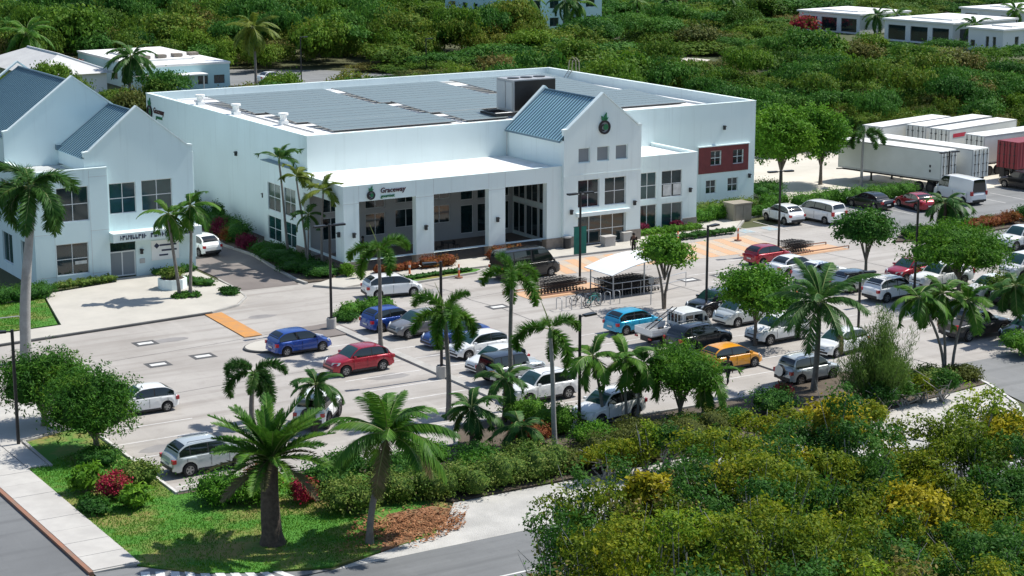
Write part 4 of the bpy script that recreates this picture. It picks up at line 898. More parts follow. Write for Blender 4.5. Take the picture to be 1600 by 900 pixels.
car2('sedan','red', (56.05, -9.21, 81.6), 'red sedan parked nose-in beside the white panel van')
car2('van','white', (62.07, -8.60, 86.7), 'white panel van in front of the long trailer', cat='van', group=None)
car('suv','black', *(72.40, -6.44), 97, 'black SUV at the right edge below the red container')
car('suv2','white', *(-7.03, 5.40), 97, 'white SUV driving up the side lane by the office', group=None)
car('sedan','white', *(50.45, 117.59), 10, 'tiny white car in the far lot behind the shop', group=None)
# work truck with drop-side bed, cargo and ladder
tx, ty_, th = (7.78, -38.03, 2.4)
tr = thing('work_truck', 'white double-cab drop-side truck carrying a ladder', 'truck', (tx,ty_,-.015), R(th))
def tp(name, m_, mb, sm=None): return mb.build(name, m_, tr, sm, world=False)
m = MB(); m.prism_y([(.15,.55),(2.55,.55),(2.6,.95),(2.45,1.15),(1.95,1.95),(1.75,2.02),(.35,2.02),(.15,1.95)], -.84, .84); tp('cab', 'paint_white_car', m)
for s in (-1,1):
    for a,b in ((.35,.95),(1.05,1.75)):
        q = [(a,s*.852,1.25),(b,s*.852,1.25),(b-(.0 if b < 1.5 else .02),s*.852,1.82),(a,s*.852,1.82)]; tp('side_window', 'car_glass', MB().quad(*(q if s < 0 else q[::-1])))
    tp('headlight', 'head_lamp', MB().box(2.5,2.625,s*.5-.2,s*.5+.2,.8,.98)); tp('mirror', 'plastic_black', MB().box(1.9,2.0,s*.95-.09,s*.95+.09,1.35,1.65))
    tp('taillight', 'tail_lamp', MB().box(-2.52,-2.45,s*.7-.14,s*.7+.14,.58,.7)); tp('side_board', 'paint_white_car', MB().box(-2.45,.02,s*.9-.03,s*.9+.03,.86,1.25)); tp('board_groove', 'galv', MB().box(-2.4,-.02,s*.936-.003,s*.936+.003,1.03,1.05))
tp('windshield', 'car_glass_green', MB().quad((2.43,-.75,1.2),(2.43,.75,1.2),(1.99,.7,1.92),(1.99,-.7,1.92))); tp('rear_window', 'car_glass', MB().quad((.142,.7,1.3),(.142,-.7,1.3),(.142,-.7,1.85),(.142,.7,1.85)))
m = MB(); [m.tube([(.06,y,1.1),(.06,y,2.02)], .025, 6) for y in (-.7,-.35,0,.35,.7)]; m.tube([(.06,-.8,2.02),(.06,.8,2.02)], .03, 6); tp('cab_guard', 'paint_white_car', m)
tp('tailgate', 'paint_white_car', MB().box(-2.49,-2.455,-.86,.86,.86,1.25)); tp('bed_floor', 'galv', MB().box(-2.45,.05,-.87,.87,.78,.86)); tp('chassis', 'plastic_black', MB().box(-2.4,2.3,-.4,.4,.4,.74))
ty_me, rm_me = wheel_meshes(.34)
for cx in (1.75,-1.35):
    for s in (-1,1): w = link('wheel', ty_me, None, tr, (cx,s*.78,.34)); link('rim', rm_me, None, w)
ld = thing('ladder', 'aluminium ladder leaning in the white work truck bed', 'ladder', (tx,ty_,.86), R(th))
m = MB(); [m.tube([(-2.2,y,.05),(.3,y,1.35)], .035, 6) for y in (.05,.45)]; m.build('rail', 'steel_dark', ld, world=False)
m = MB(); [m.tube([(-2.2+2.5*k/8,.05,.05+1.3*k/8),(-2.2+2.5*k/8,.45,.05+1.3*k/8)], .025, 5) for k in range(1,8)]; m.build('rung', 'galv', ld, world=False)
rr = random.Random(8)
for k, (a,b) in enumerate(((-.8,-.4),(-.35,.1),(-1.3,-.35))):
    m = MB(); n = 7
    for q in range(n): m.tube([(a+rr.uniform(-.2,.2),b+rr.uniform(-.2,.2),.02),(a+rr.uniform(-.2,.2),b+rr.uniform(-.2,.2),.3)], rr.uniform(.08,.15), 7)
    o = m.build('cargo_bag', ('galv','cloth_grey','plastic_black')[k], None, 60); o.location = (tx,ty_,.86); o.rotation_euler.z = R(th)
    tag(o, ['pale lumpy bag in the truck bed by the cab','grey bag in the middle of the truck bed','dark sack near the tailgate of the truck bed'][k], 'bag')

# ================================================================ trailers and containers
def trailer(x0, y0, length, label, body='container_white', heading=90, top='container_top', w=2.45, zb=1.3, hb=2.75, chassis=True, cat='trailer'):
    """box on a road chassis: front at +local x; doors at the rear"""
    t = thing('container_trailer', label, cat, (x0,y0,-.012), R(heading), 'trailers in the truck yard'); L = length
    def part(n, m_, mb, sm=None): return mb.build(n, m_, t, sm, world=False)
    bm = MB(); bm.box(-L/2,L/2,-w/2,w/2,zb,zb+hb); bd = part('box_body', body, bm)
    part('roof', top, MB().box(-L/2+.02,L/2-.02,-w/2+.02,w/2-.02,zb+hb+.002,zb+hb+.03))
    m = MB()
    for sx in (-L/2-.02,L/2-.06):
        for sy in (-w/2-.015,w/2-.065): m.box(sx,sx+.08,sy,sy+.08,zb-.02,zb+hb+.04)
    for sy in (-w/2-.012,w/2-.05): m.box(-L/2+.06,L/2-.06,sy,sy+.062,zb-.02,zb+.14); m.box(-L/2+.06,L/2-.06,sy,sy+.062,zb+hb-.1,zb+hb+.02)
    part('corner_post', 'galv' if body == 'container_white' else body, m)
    if body != 'container_white':
        for sy, s in ((-w/2,-1),(w/2,1)):
            m = MB(); xs_ = np.arange(-L/2+.2,L/2-.2,.11); pr_ = [(x, sy+s*(.004+.034*((i//2) % 2))) for i, x in enumerate(xs_)]
            for (xa,ya),(xb,yb) in zip(pr_[:-1],pr_[1:]): m.quad((xa,ya,zb+.16),(xb,yb,zb+.16),(xb,yb,zb+hb-.12),(xa,ya,zb+hb-.12))
            part('corrugated_side', body, m)
    for sy in (-w/4,w/4): part('rear_door', body, MB().box(-L/2-.05,-L/2-.003,sy-w/4+.05,sy+w/4-.015,zb+.06,zb+hb-.06))
    m = MB()
    for sy in (-.9,-.35,.35,.9): m.tube([(-L/2-.09,sy,zb+.05),(-L/2-.09,sy,zb+hb-.05)], .03, 6)
    for sy in (-.9,-.35,.35,.9):
        for zz in (.5,1.3,2.2): m.box(-L/2-.12,-L/2-.052,sy-.12,sy+.12,zb+zz,zb+zz+.06)
    part('lock_rod', 'steel_dark', m)
    if chassis:
        m = MB()
        for sy in (-.5,.5): m.box(-L/2+.1,L/2-.1,sy-.07,sy+.07,zb-.3,zb-.025)
        for sx in np.arange(-L/2+.3,L/2,1.6): m.box(sx,sx+.1,-1.1,1.1,zb-.2,zb-.03)
        part('chassis', 'steel_dark', m)
        for sy in (-.8,.8): part('landing_leg', 'steel_dark', MB().box(L/2-2.6,L/2-2.45,sy-.07,sy+.07,0,zb-.05).box(L/2-2.72,L/2-2.33,sy-.12,sy+.12,0,.05))
        a, b = wheel_meshes(.5, .28, True)
        for sx in (-L/2+1.2,-L/2+2.5):
            for sy in (-w/2+.2,w/2-.2): q = link('wheel', a, None, t, (sx,sy,.5)); link('rim', b, None, q)
        part('mud_flap', 'plastic_black', MB().box(-L/2+.4,-L/2+.43,-w/2+.05,-w/2+.65,.25,zb-.1).box(-L/2+.4,-L/2+.43,w/2-.65,w/2-.05,.25,zb-.1))
    return t
t = trailer(63.15,1.1,12.0,'nearest long white refrigerated trailer with its doors to the car park', heading=101)
MB().box(4.3,5.6,1.24,1.25,3.35,3.85).build('name_plate', 'sign_black', t, world=False); MB().box(4.45,5.5,1.252,1.258,3.42,3.6).build('plate_text', 'galv', t, world=False)
for k_ in range(2): MB().box(-4.9,-4.7,1.24,1.25,2.0+.45*k_,2.25+.45*k_).build('side_mark', 'sign_black', t, world=False)
MB().tube([(6.0,.0,1.0),(7.0,.2,.9)], .06, 6).build('tow_bar', 'steel_dark', t, world=False)
trailer(66.9,.7,12.4,'white trailer standing close behind the nearest long trailer', heading=98)
trailer(76.2,13.6,12.4,'rearmost white trailer in the yard nearest the scrub', heading=12)
trailer(80.2,11.5,12.2,'white trailer between the rearmost one and the one with the red name', heading=12)
t = trailer(80.4,8.2,12.2,'white trailer with a red name on its side at the back of the yard', heading=11)
MB().box(-5.4,-3.2,-1.25,-1.24,3.2,3.6).build('side_name', 'sign_red', t, world=False)
trailer(80.2,2.4,12.2,'white container trailer just left of the red container', heading=6)
trailer(80.4,-1.9,12.2,'dark red shipping container on a chassis at the right edge', body='container_red', top='container_red', heading=6, hb=2.6)

# ================================================================ lamp posts
def lamp_post(x, y, h, label, arms=((1,0),), base=True, name='lamp_post'):
    t = thing(name, label, 'lamp post', (x,y,0), 0, 'car park lamp posts')
    def part(n, m_, mb): return mb.build(n, m_, t, 30, world=False)
    z = 0
    if base: part('footing', 'concrete', MB().tube([(0,0,-.05),(0,0,.75)], .33, 14)); z = .75
    part('base_plate', 'black_paint', MB().box(-.2,.2,-.2,.2,z,z+.04)); part('pole', 'black_paint', MB().tube([(0,0,z),(0,0,h)], [.095,.085], 10))
    for (ax, ay) in arms:
        part('arm', 'black_paint', MB().tube([(0,0,h-.12),(ax*.35,ay*.35,h-.08)], .04, 6))
        d = Vector((ax,ay,0)).normalized(); n = Vector((-d.y,d.x,0)); m = MB(); c = d*.72
        m.prism([tuple((c+d*a+n*b).to_tuple()[:2]) for a,b in ((-.42,-.14),(.38,-.2),(.42,0),(.38,.2),(-.42,.14))], h-.15, h-.03); part('lamp_head', 'black_paint', m)
        m = MB(); m.prism([tuple((c+d*a+n*b).to_tuple()[:2]) for a,b in ((-.2,-.12),(.3,-.14),(.3,.14),(-.2,.12))], h-.165, h-.152); part('lens', 'head_lamp', m)
    return t
lamp_post(*(-9.58, -23.31), 7.11, 'lamp post on a concrete footing between the blue hatchback and the hedge', ((1,0),(-1,0)))
lamp_post(*(-9.46, -37.99), 7.17, 'lamp post with pale footing between the two rows of cars', ((-1,.2),))
lamp_post(*(12.66, -19.74), 6.78, 'lamp post carrying a green banner before the entrance', ((-1,0),(1,0)), False)
lamp_post(*(14.07, -33.27), 6.30, 'lamp post by the black SUV with bright lamp head', ((1,.3),), False)
lamp_post(*(32.31, -18.80), 6.66, 'lamp post beside the dark red hatchback', ((-1,.2),(1,-.2)), False)
lamp_post(*(29.72, -37.06), 7.21, 'lamp post in front of the wide feathery tree', ((-1,0),), False)
lamp_post(*(20.59, -41.45), 3.85, 'lamp post rising behind the wispy casuarina', ((1,-.2),(-1,.2)), False)
lamp_post(*(-8.21, -51.10), 6.36, 'lamp post beside the pale-trunked palm near the road', ((1,.2),), False)
lamp_post(*(-35.47, -38.24), 6.34, 'lamp post at the left pavement corner', ((-1,.3),), False)
lamp_post(*(61.66, -7.50), 4.54, 'twin-armed lamp post in front of the white panel van', ((-1,0),(1,0)), False)
lamp_post(*(73.31, 112.73), 5.5, 'far grey lamp post behind the shop roof', ((1,0),), False); lamp_post(*(53.79, 114.55), 6.5, 'far grey lamp post in the rear lot', ((1,0),), False)
for (x, y, lab) in ((14.5,-17.5,None),): pass
bx_, by_ = (12.66, -19.74)
bn = thing('banner', 'dark green banner hung on the lamp post before the entrance', 'banner', (bx_,by_,2.2))
MB().box(bx_+.1,bx_+.55,by_-.015,by_+.015,2.15,4.2).build('cloth', 'banner_green', bn); MB().box(bx_-.55,bx_-.1,by_-.015,by_+.015,2.15,4.2).build('cloth', 'banner_green', bn); m = MB(); m.tube([(bx_-.6,by_,4.22),(bx_+.6,by_,4.22)], .02, 6); m.build('rod', 'steel_dark', bn)

# ================================================================ trolley bays, shelter, bicycles
def trolley_row(x, y, rz, n, label, sp=.28):
    for k in range(n):
        t = thing('shopping_trolley', label, 'trolley', (x+math.cos(rz)*sp*k, y+math.sin(rz)*sp*k, -.015), rz, label)
        if k == 0:
            m = MB(); b0 = [(-.45,-.25,.45),(.42,-.2,.52),(.42,.2,.52),(-.45,.25,.45)]; b1 = [(-.5,-.28,.98),(.48,-.24,.86),(.48,.24,.86),(-.5,.28,.98)]
            def bar(a, b, r=.014): m.tube([a,b], r, 4, False)
            for i in range(4): bar(b0[i],b0[(i+1)%4]); bar(b1[i],b1[(i+1)%4]); bar(b0[i],b1[i])
            for s in (0,1,2,3):
                for f in (.2,.4,.6,.8):
                    A = Vector(b0[s]).lerp(Vector(b0[(s+1)%4]),f); B = Vector(b1[s]).lerp(Vector(b1[(s+1)%4]),f); bar(A,B,.009)
            for f in (.35,.7):
                q = [Vector(b0[i]).lerp(Vector(b1[i]),f) for i in range(4)]
                for i in range(4): bar(q[i],q[(i+1)%4],.009)
            for f in (.2,.4,.6,.8): bar(Vector(b0[0]).lerp(Vector(b0[1]),f), Vector(b0[3]).lerp(Vector(b0[2]),f),.009)
            basket = m.mesh('basket'); basket.materials.append(MATS['black_paint'])
            m = MB(); [m.tube([(-.48,s*.26,.95),(-.42,s*.25,.2),(.45,s*.2,.16)], .018, 5) for s in (-1,1)]; m.tube([(-.55,-.27,1.02),(-.55,.27,1.02)], .025, 6); frame = m.mesh('frame'); frame.materials.append(MATS['steel_dark'])
            m = MB(); [m.tube([(a,b-.02,.07),(a,b+.02,.07)], .07, 8) for a,b in ((-.4,-.25),(-.4,.25),(.42,-.2),(.42,.2))]; cast = m.mesh('castors'); cast.materials.append(MATS['tyre'])
        link('basket', basket, None, t); link('frame', frame, None, t); link('castors', cast, None, t)
def rail_bay(pts, label, mname, h=.35):
    t = thing('bay_rail', label, 'rail', (pts[0][0],pts[0][1],-.015)); m = MB()
    for a, b in zip(pts[:-1], pts[1:]): m.tube([(a[0],a[1],h),(b[0],b[1],h)], .05, 6)
    m.build('bar', mname, t); m = MB()
    for a in pts: m.tube([(a[0],a[1],-.02),(a[0],a[1],h)], .05, 6)
    m.build('post', mname, t)
a0 = (8.02, -22.24); 
trolley_row(a0[0]+.4,a0[1]+.25,R(2),11,'black shopping trolley in the nested row left of the shelter'); trolley_row(a0[0]+.4,a0[1]+1.15,R(2),10,'black shopping trolley in the rear nested row left of the shelter')
rail_bay([(a0[0]-1.2,a0[1]-.5),(a0[0]+5.2,a0[1]-.5)], 'low orange rail in front of the trolley row', 'kerb_rust', .18); rail_bay([(a0[0]-2.4,a0[1]+1.9),(a0[0]+4.8,a0[1]+1.9)], 'low red rail behind the trolley row', 'kerb_rust', .18)
slab('trolley_pad', [(a0[0]-1.6,a0[1]-.7),(a0[0]+5.4,a0[1]-.7),(a0[0]+5.4,a0[1]+2.1),(a0[0]-1.6,a0[1]+2.1)], .0, 'paint_salmon')
s0 = (11.70, -25.48)
sh = thing('trolley_shelter', 'white curved canopy shelter on grey posts over the trolleys', 'shelter', (s0[0],s0[1],0))
SX, SY = s0; m = MB(); n = 10; w_, d_ = 4.9, 3.3
prof = [(-.3+(w_+.6)*i/n, 1.5+.95*math.sin(math.pi*(.06+.60*i/n))) for i in range(n+1)]
for (xa,za),(xb,zb_) in zip(prof[:-1],prof[1:]):
    m.add([(SX+xa,SY-.3,za),(SX+xb,SY-.3,zb_),(SX+xb,SY+d_,zb_),(SX+xa,SY+d_,za),(SX+xa,SY-.3,za+.05),(SX+xb,SY-.3,zb_+.05),(SX+xb,SY+d_,zb_+.05),(SX+xa,SY+d_,za+.05)], [(3,2,1,0),(4,5,6,7),(0,1,5,4),(2,3,7,6),(1,2,6,5),(3,0,4,7)])
m.build('canopy', 'canopy_white', sh)
for (xa,ya) in ((0,0),(w_*.55,0),(w_-.1,0),(0,d_-.4),(w_-.1,d_-.4)): MB().tube([(SX+xa,SY+ya,-.02),(SX+xa,SY+ya,lerp(prof,xa)+.0)], .05, 8).build('post', 'galv', sh)
m = MB()
for z in (.55,1.05): m.tube([(SX,SY+d_-.4,z),(SX,SY,z),(SX+w_-.1,SY,z),(SX+w_+2.0,SY+.6,z)], .03, 6)
for xa in (.8,1.6,2.4,3.4,4.2): m.tube([(SX+xa,SY,.0),(SX+xa,SY,1.05)], .022, 6)
m.tube([(SX+w_+2.0,SY+.6,0),(SX+w_+2.0,SY+.6,1.05)], .03, 6)
m.build('handrail', 'galv', sh)
trolley_row(SX+.6,SY+.7,R(1),14,'black shopping trolley in the front row under the white shelter'); trolley_row(SX+.6,SY+1.5,R(1),13,'black shopping trolley in the middle row under the white shelter'); trolley_row(SX+.6,SY+2.3,R(1),13,'black shopping trolley in the rear row under the white shelter')
a1 = (31.42, -20.36); trolley_row(a1[0]+1.4,a1[1]+.5,R(3),7,'black shopping trolley in the bay behind the dark red hatchback'); trolley_row(a1[0]+1.4,a1[1]+1.3,R(3),6,'black shopping trolley in the far row behind the dark red hatchback')
rail_bay([(a1[0]+1,a1[1]-.1),(a1[0]+7,a1[1]+.1)], 'low rust rail in front of the right trolley bay', 'kerb_rust', .2); rail_bay([(a1[0]+1,a1[1]+2.1),(a1[0]+6.4,a1[1]+2.2)], 'low rust rail behind the right trolley bay', 'kerb_rust', .2)
slab('trolley_pad', [(a1[0]-2.6,a1[1]-.4),(a1[0]+6.8,a1[1]-.2),(a1[0]+6.6,a1[1]+2.5),(a1[0]-2.4,a1[1]+2.5)], .0, 'paint_salmon')
def bicycle(x, y, rz, label, col):
    t = thing('bicycle', label, 'bicycle', (x,y,-.015), rz, 'bicycles in the rack')
    for cx in (-.52,.52):
        m = MB(); m.tube([(cx+.33*math.cos(a),0,.34+.33*math.sin(a)) for a in np.linspace(0,2*math.pi,21)], .026, 5, False)
        w = m.build('wheel', 'tyre', t, world=False); m = MB()
        for k in range(6): a = k*math.pi/6; m.tube([(cx-.31*math.cos(a),0,.34-.31*math.sin(a)),(cx+.31*math.cos(a),0,.34+.31*math.sin(a))], .006, 3, False)
        m.build('spokes', 'galv', w, world=False)
    m = MB(); A,B,C,D,E = (-.52,0,.34),(-.12,0,.32),(-.22,0,.78),(.36,0,.80),(.52,0,.34)
    for a,b in ((A,B),(A,C),(B,C),(C,D),(B,D),(D,E)): m.tube([a,b], .026, 6)
    m.build('frame', col, t, world=False); MB().tube([(.34,-.28,1.0),(.38,0,.96),(.34,.28,1.0)], .022, 6).tube([(.36,0,.8),(.38,0,.96)], .02, 6).build('handlebar', 'steel_dark', t, world=False); MB().box(-.36,-.1,-.07,.07,.86,.93).tube([(-.22,0,.78),(-.22,0,.87)], .018, 6).build('saddle', 'plastic_black', t, world=False)
b0 = (8.97, -26.91)
mat('bike_teal', (.03,.30,.27), .4); bicycle(b0[0],b0[1],R(6),'teal bicycle standing in front of the rack','bike_teal'); bicycle(b0[0]+.5,b0[1]+.55,R(8),'dark green bicycle behind the teal one','sign_green'); bicycle(b0[0]-.4,b0[1]+1.1,R(4),'dark bicycle at the back of the rack','steel_dark')
bk = thing('bicycle_rack', 'grey hoop bicycle rack next to the shelter', 'bicycle rack', (b0[0],b0[1]+.4,-.015)); 
for k in range(7):
    x = b0[0]-2.6+k*.8; y = b0[1]+.3-.02*k
    MB().tube([(x,y-.35,0),(x,y-.35,.75),(x+.05,y-.2,.85),(x+.05,y+.2,.85),(x,y+.35,.75),(x,y+.35,0)], .03, 6).build('hoop', 'galv', bk)
# ---------------------------------------------------------------- small street furniture
bx0 = (22.06, -9.71); o = tag(MB().box(bx0[0]-.5,bx0[0]+.5,bx0[1]-.35,bx0[1]+.35,.12,.85).box(bx0[0]-.56,bx0[0]+.56,bx0[1]-.41,bx0[1]+.41,.852,.93).build('concrete_seat', 'concrete'), 'pale concrete block seat in front of the entrance doors', 'seat')
bx1 = (24.50, -8.66); o = tag(MB().box(bx1[0]-.4,bx1[0]+.4,bx1[1]-.35,bx1[1]+.35,.12,.8).box(bx1[0]-.46,bx1[0]+.46,bx1[1]-.41,bx1[1]+.41,.802,.87).build('concrete_seat', 'concrete'), 'concrete block seat under the turquoise sign', 'seat')
b2 = (25.46, -7.29); sgn = thing('flag_sign', 'turquoise rounded flag sign right of the entrance doors', 'sign', (b2[0],b2[1],.12)); MB().prism_y([(b2[0]-.35,.9),(b2[0]+.25,.9),(b2[0]+.38,1.6),(b2[0]+.25,2.2),(b2[0]-.25,2.25),(b2[0]-.4,1.7)], b2[1]-.03, b2[1]+.03).build('flag', 'teal_cloth', sgn); MB().tube([(b2[0],b2[1],.12),(b2[0],b2[1],.9)], .03, 6).build('pole', 'steel_dark', sgn)
b3 = (18.65, -8.86); bn_ = thing('litter_bin', 'dark slatted litter bin beside the entrance gable', 'litter bin', (b3[0],b3[1],.12)); MB().prism([(b3[0]+.32*math.cos(a),b3[1]+.32*math.sin(a)) for a in np.linspace(0,6.283,13)[:-1]], .12, .98).build('barrel', 'steel_dark', bn_, 30); MB().prism([(b3[0]+.36*math.cos(a),b3[1]+.36*math.sin(a)) for a in np.linspace(0,6.283,13)[:-1]], .985, 1.1).build('lid', 'galv', bn_)
ub = (38.53, -5.63); ut = thing('utility_box', 'tan transformer box at the right end of the shop hedge', 'utility box', (ub[0],ub[1],.12)); MB().box(ub[0]-.95,ub[0]+.95,ub[1]-.75,ub[1]+.75,.0,1.5).build('cabinet', 'tan_box', ut); MB().box(ub[0]-1.02,ub[0]+1.02,ub[1]-.82,ub[1]+.82,1.502,1.62).build('lid', 'tan_box', ut); MB().box(ub[0]-.8,ub[0]-.02,ub[1]-.79,ub[1]-.753,.1,1.4).box(ub[0]+.02,ub[0]+.8,ub[1]-.79,ub[1]-.753,.1,1.4).build('door', 'tan_box', ut)
def delineator(x, y, label):
    t = thing('delineator_post', label, 'post', (x,y,-.015), 0, 'orange delineator posts'); MB().prism([(.3*math.cos(a),.3*math.sin(a)) for a in np.linspace(0,6.283,9)[:-1]], 0, .1).build('base', 'kerb_rust', t, world=False); MB().tube([(0,0,.1),(0,0,1.05)], [.09,.06], 8).build('stem', 'orange_plastic', t, world=False); MB().tube([(0,0,.62),(0,0,.8)], .086, 8).build('band', 'paint_white', t, world=False)
for p_, l_ in (((5.81, -13.66),'orange post on the kerb left of the black van'),((3.10, -10.92),'orange post in the planted strip behind the white hatchback'),((27.69, -11.59),'orange post at the left end of the crossing verge'),((32.74, -13.08),'red orange post at the right end of the crossing verge'),((25.77, -7.49),'small post by the entrance hedge')): delineator(*p_, l_)
sp = (12.80, -28.56); sg = thing('sign_post', 'thin grey sign post left of the small forked tree', 'sign', (sp[0],sp[1],-.015)); MB().tube([(0,0,0),(0,0,2.0)], .035, 6).build('pole', 'galv', sg, world=False); MB().box(-.22,.22,-.035,-.02,1.55,1.98).build('plate', 'galv', sg, world=False)
pl_ = (-13.99, -6.19); plt = thing('planter', 'white polygonal planter before the office doors', 'planter', (pl_[0],pl_[1],.12)); MB().prism([(pl_[0]+1.05*math.cos(a),pl_[1]+1.05*math.sin(a)) for a in np.linspace(.39,6.283+.39,9)[:-1]], .10, .85).build('pot', 'stucco', plt); MB().prism([(pl_[0]+.9*math.cos(a),pl_[1]+.9*math.sin(a)) for a in np.linspace(.39,6.283+.39,9)[:-1]], .852, .87).build('soil', 'soil', plt)
gr = (-27.22, -12.04); rl = thing('hand_rail', 'short pale handrail on the left lawn edge', 'rail', (gr[0],gr[1],.12)); MB().tube([(gr[0]-3,gr[1]+.1,.15),(gr[0]-3,gr[1]+.1,.8),(gr[0],gr[1],.8),(gr[0]+.3,gr[1],.5),(gr[0]+.3,gr[1],.12)], .035, 6).build('bar', 'galv', rl)
# outdoor tables and chairs on the terrace
rr = random.Random(5)
for k, x in enumerate((1.5,3.6,7.6,9.8,14.2)):
    y = -5.6+rr.uniform(-.6,.6); wh = ['at the corner','second from the corner','behind the middle arch','right of centre','behind the black van'][k]
    t = thing('terrace_table', 'dark terrace table %s of the colonnade' % wh if k < 2 else 'dark terrace table %s in the colonnade' % wh, 'table', (x,y,.14)); MB().prism([(.45*math.cos(a),.45*math.sin(a)) for a in np.linspace(0,6.283,15)[:-1]], .7, .74).build('top', 'steel_dark', t, world=False); MB().tube([(0,0,.03),(0,0,.7)], .04, 6).build('stem', 'steel_dark', t, world=False); MB().prism([(.25*math.cos(a),.25*math.sin(a)) for a in np.linspace(0,6.283,11)[:-1]], 0, .03).build('foot', 'steel_dark', t, world=False)
    for s in (-1,1):
        c = thing('terrace_chair', 'dark chair %s the terrace table %s' % ('left of' if s < 0 else 'right of', wh), 'chair', (x+s*.75,y,.14), R(90-s*90), 'terrace chairs'); MB().box(-.2,.2,-.2,.2,.43,.47).build('seat', 'plastic_black', c, world=False); MB().box(-.24,-.2,-.2,.2,.5,.85).build('backrest', 'plastic_black', c, world=False)
        for lx in (-.18,.18):
            for ly in (-.18,.18): MB().tube([(lx,ly,0),(lx,ly,.43)], .018, 5).build('leg', 'steel_dark', c, world=False)
# a few people
def person(x, y, rz, label, shirt, trousers, pose='stand', z=0.):
    """body grown as one skinned surface from a posed skeleton; clothes are slightly larger skins over it"""
    t = thing('person', label, 'person', (x,y,z), rz)
    st = .22 if pose == 'walk' else .03
    J = dict(pel=(0,0,.95), sp=(0.0,0,1.18), ch=(.01,0,1.38), nk=(.02,0,1.50), hd=(.04,0,1.62), ht=(.04,0,1.74))
    Rr = dict(pel=.135, sp=.12, ch=.145, nk=.055, hd=.095, ht=.075)
    Ed = [('pel','sp'),('sp','ch'),('ch','nk'),('nk','hd'),('hd','ht')]
    for s, n in ((-1,'r'),(1,'l')):
        f = st*s
        J.update({'hip'+n:(0,s*.09,.92),'kn'+n:(f*.55+.03,s*.10,.50),'an'+n:(f-.02,s*.10,.09),'to'+n:(f+.14,s*.11,.04),
                  'sh'+n:(0,s*.19,1.42),'el'+n:(-f*.5-.02,s*.25,1.14),'wr'+n:(-f*.9+.08,s*.25,.90),'pa'+n:(-f*.95+.11,s*.25,.83)})
        Rr.update({'hip'+n:.10,'kn'+n:.062,'an'+n:.045,'to'+n:.04,'sh'+n:.07,'el'+n:.045,'wr'+n:.033,'pa'+n:.04})
        Ed += [('pel','hip'+n),('hip'+n,'kn'+n),('kn'+n,'an'+n),('an'+n,'to'+n),('ch','sh'+n),('sh'+n,'el'+n),('el'+n,'wr'+n),('wr'+n,'pa'+n)]
        px, py, pz = J['pa'+n]
        for q, (dx, dl) in enumerate(((.03,.075),(.01,.085),(-.012,.08),(-.034,.065),(.055,.04))):
            J['f%d%s' % (q,n)] = (px+dx,py-s*.01*(q == 4),pz-.02-dl if q < 4 else pz-.04); Rr['f%d%s' % (q,n)] = .009; Ed.append(('pa'+n,'f%d%s' % (q,n)))
    def skin(name, keys, grow, m_):
        ks = list(keys); idx = {k:i for i,k in enumerate(ks)}; me = bpy.data.meshes.new(name)
        me.from_pydata([J[k] for k in ks], [(idx[a],idx[b]) for a,b in Ed if a in idx and b in idx], [])
        o = link(name, me, m_, t); md = o.modifiers.new('skin', 'SKIN')
        for k, v in zip(ks, me.skin_vertices[0].data): v.radius = (Rr[k]+grow,)*2
        me.skin_vertices[0].data[0].use_root = True
        o.modifiers.new('sub', 'SUBSURF').levels = 1; o.modifiers['sub'].render_levels = 2; return o
    body = skin('body', J.keys(), 0, 'skin')
    skin('shirt', ['sp','pel','ch','shr','shl','elr','ell'], .016, shirt); skin('trousers', ['pel','hipr','hipl','knr','knl','anr','anl'], .014, trousers)
    m = MB(); m.tube([(.02,0,1.62),(.02,0,1.70),(.03,0,1.765),(.035,0,1.80)], [.11,.115,.09,.03], 10); m.build('hair', 'hair', t, 60, world=False)
    return t
person(*(22.01, -13.38), R(-120), 'person in black clothes standing before the entrance', 'cloth_black', 'cloth_black')
person(*(-0.62, -10.25), R(-60), 'person in dark red top standing by the colonnade corner', 'cloth_red', 'cloth_black', z=.1)
person(*(4.25, -48.30), R(200), 'person in dark clothes walking past the yellow hatchback', 'cloth_black', 'cloth_black', 'walk')
person(*(20.19, -35.44), R(150), 'person in orange top behind the large coconut palm', 'cloth_orange', 'cloth_grey', 'walk')
person(*(17.57, -7.58), R(-100), 'person in pale pink top under the colonnade by the entrance', 'cloth_pink', 'cloth_black', z=.13)
person(7.9,-4.2,R(-90), 'person in grey shirt inside the middle colonnade arch', 'cloth_grey', 'cloth_black', z=.14)
person(2.7,-4.0,R(-40), 'person in black inside the left colonnade arch', 'cloth_black', 'cloth_grey', z=.14)
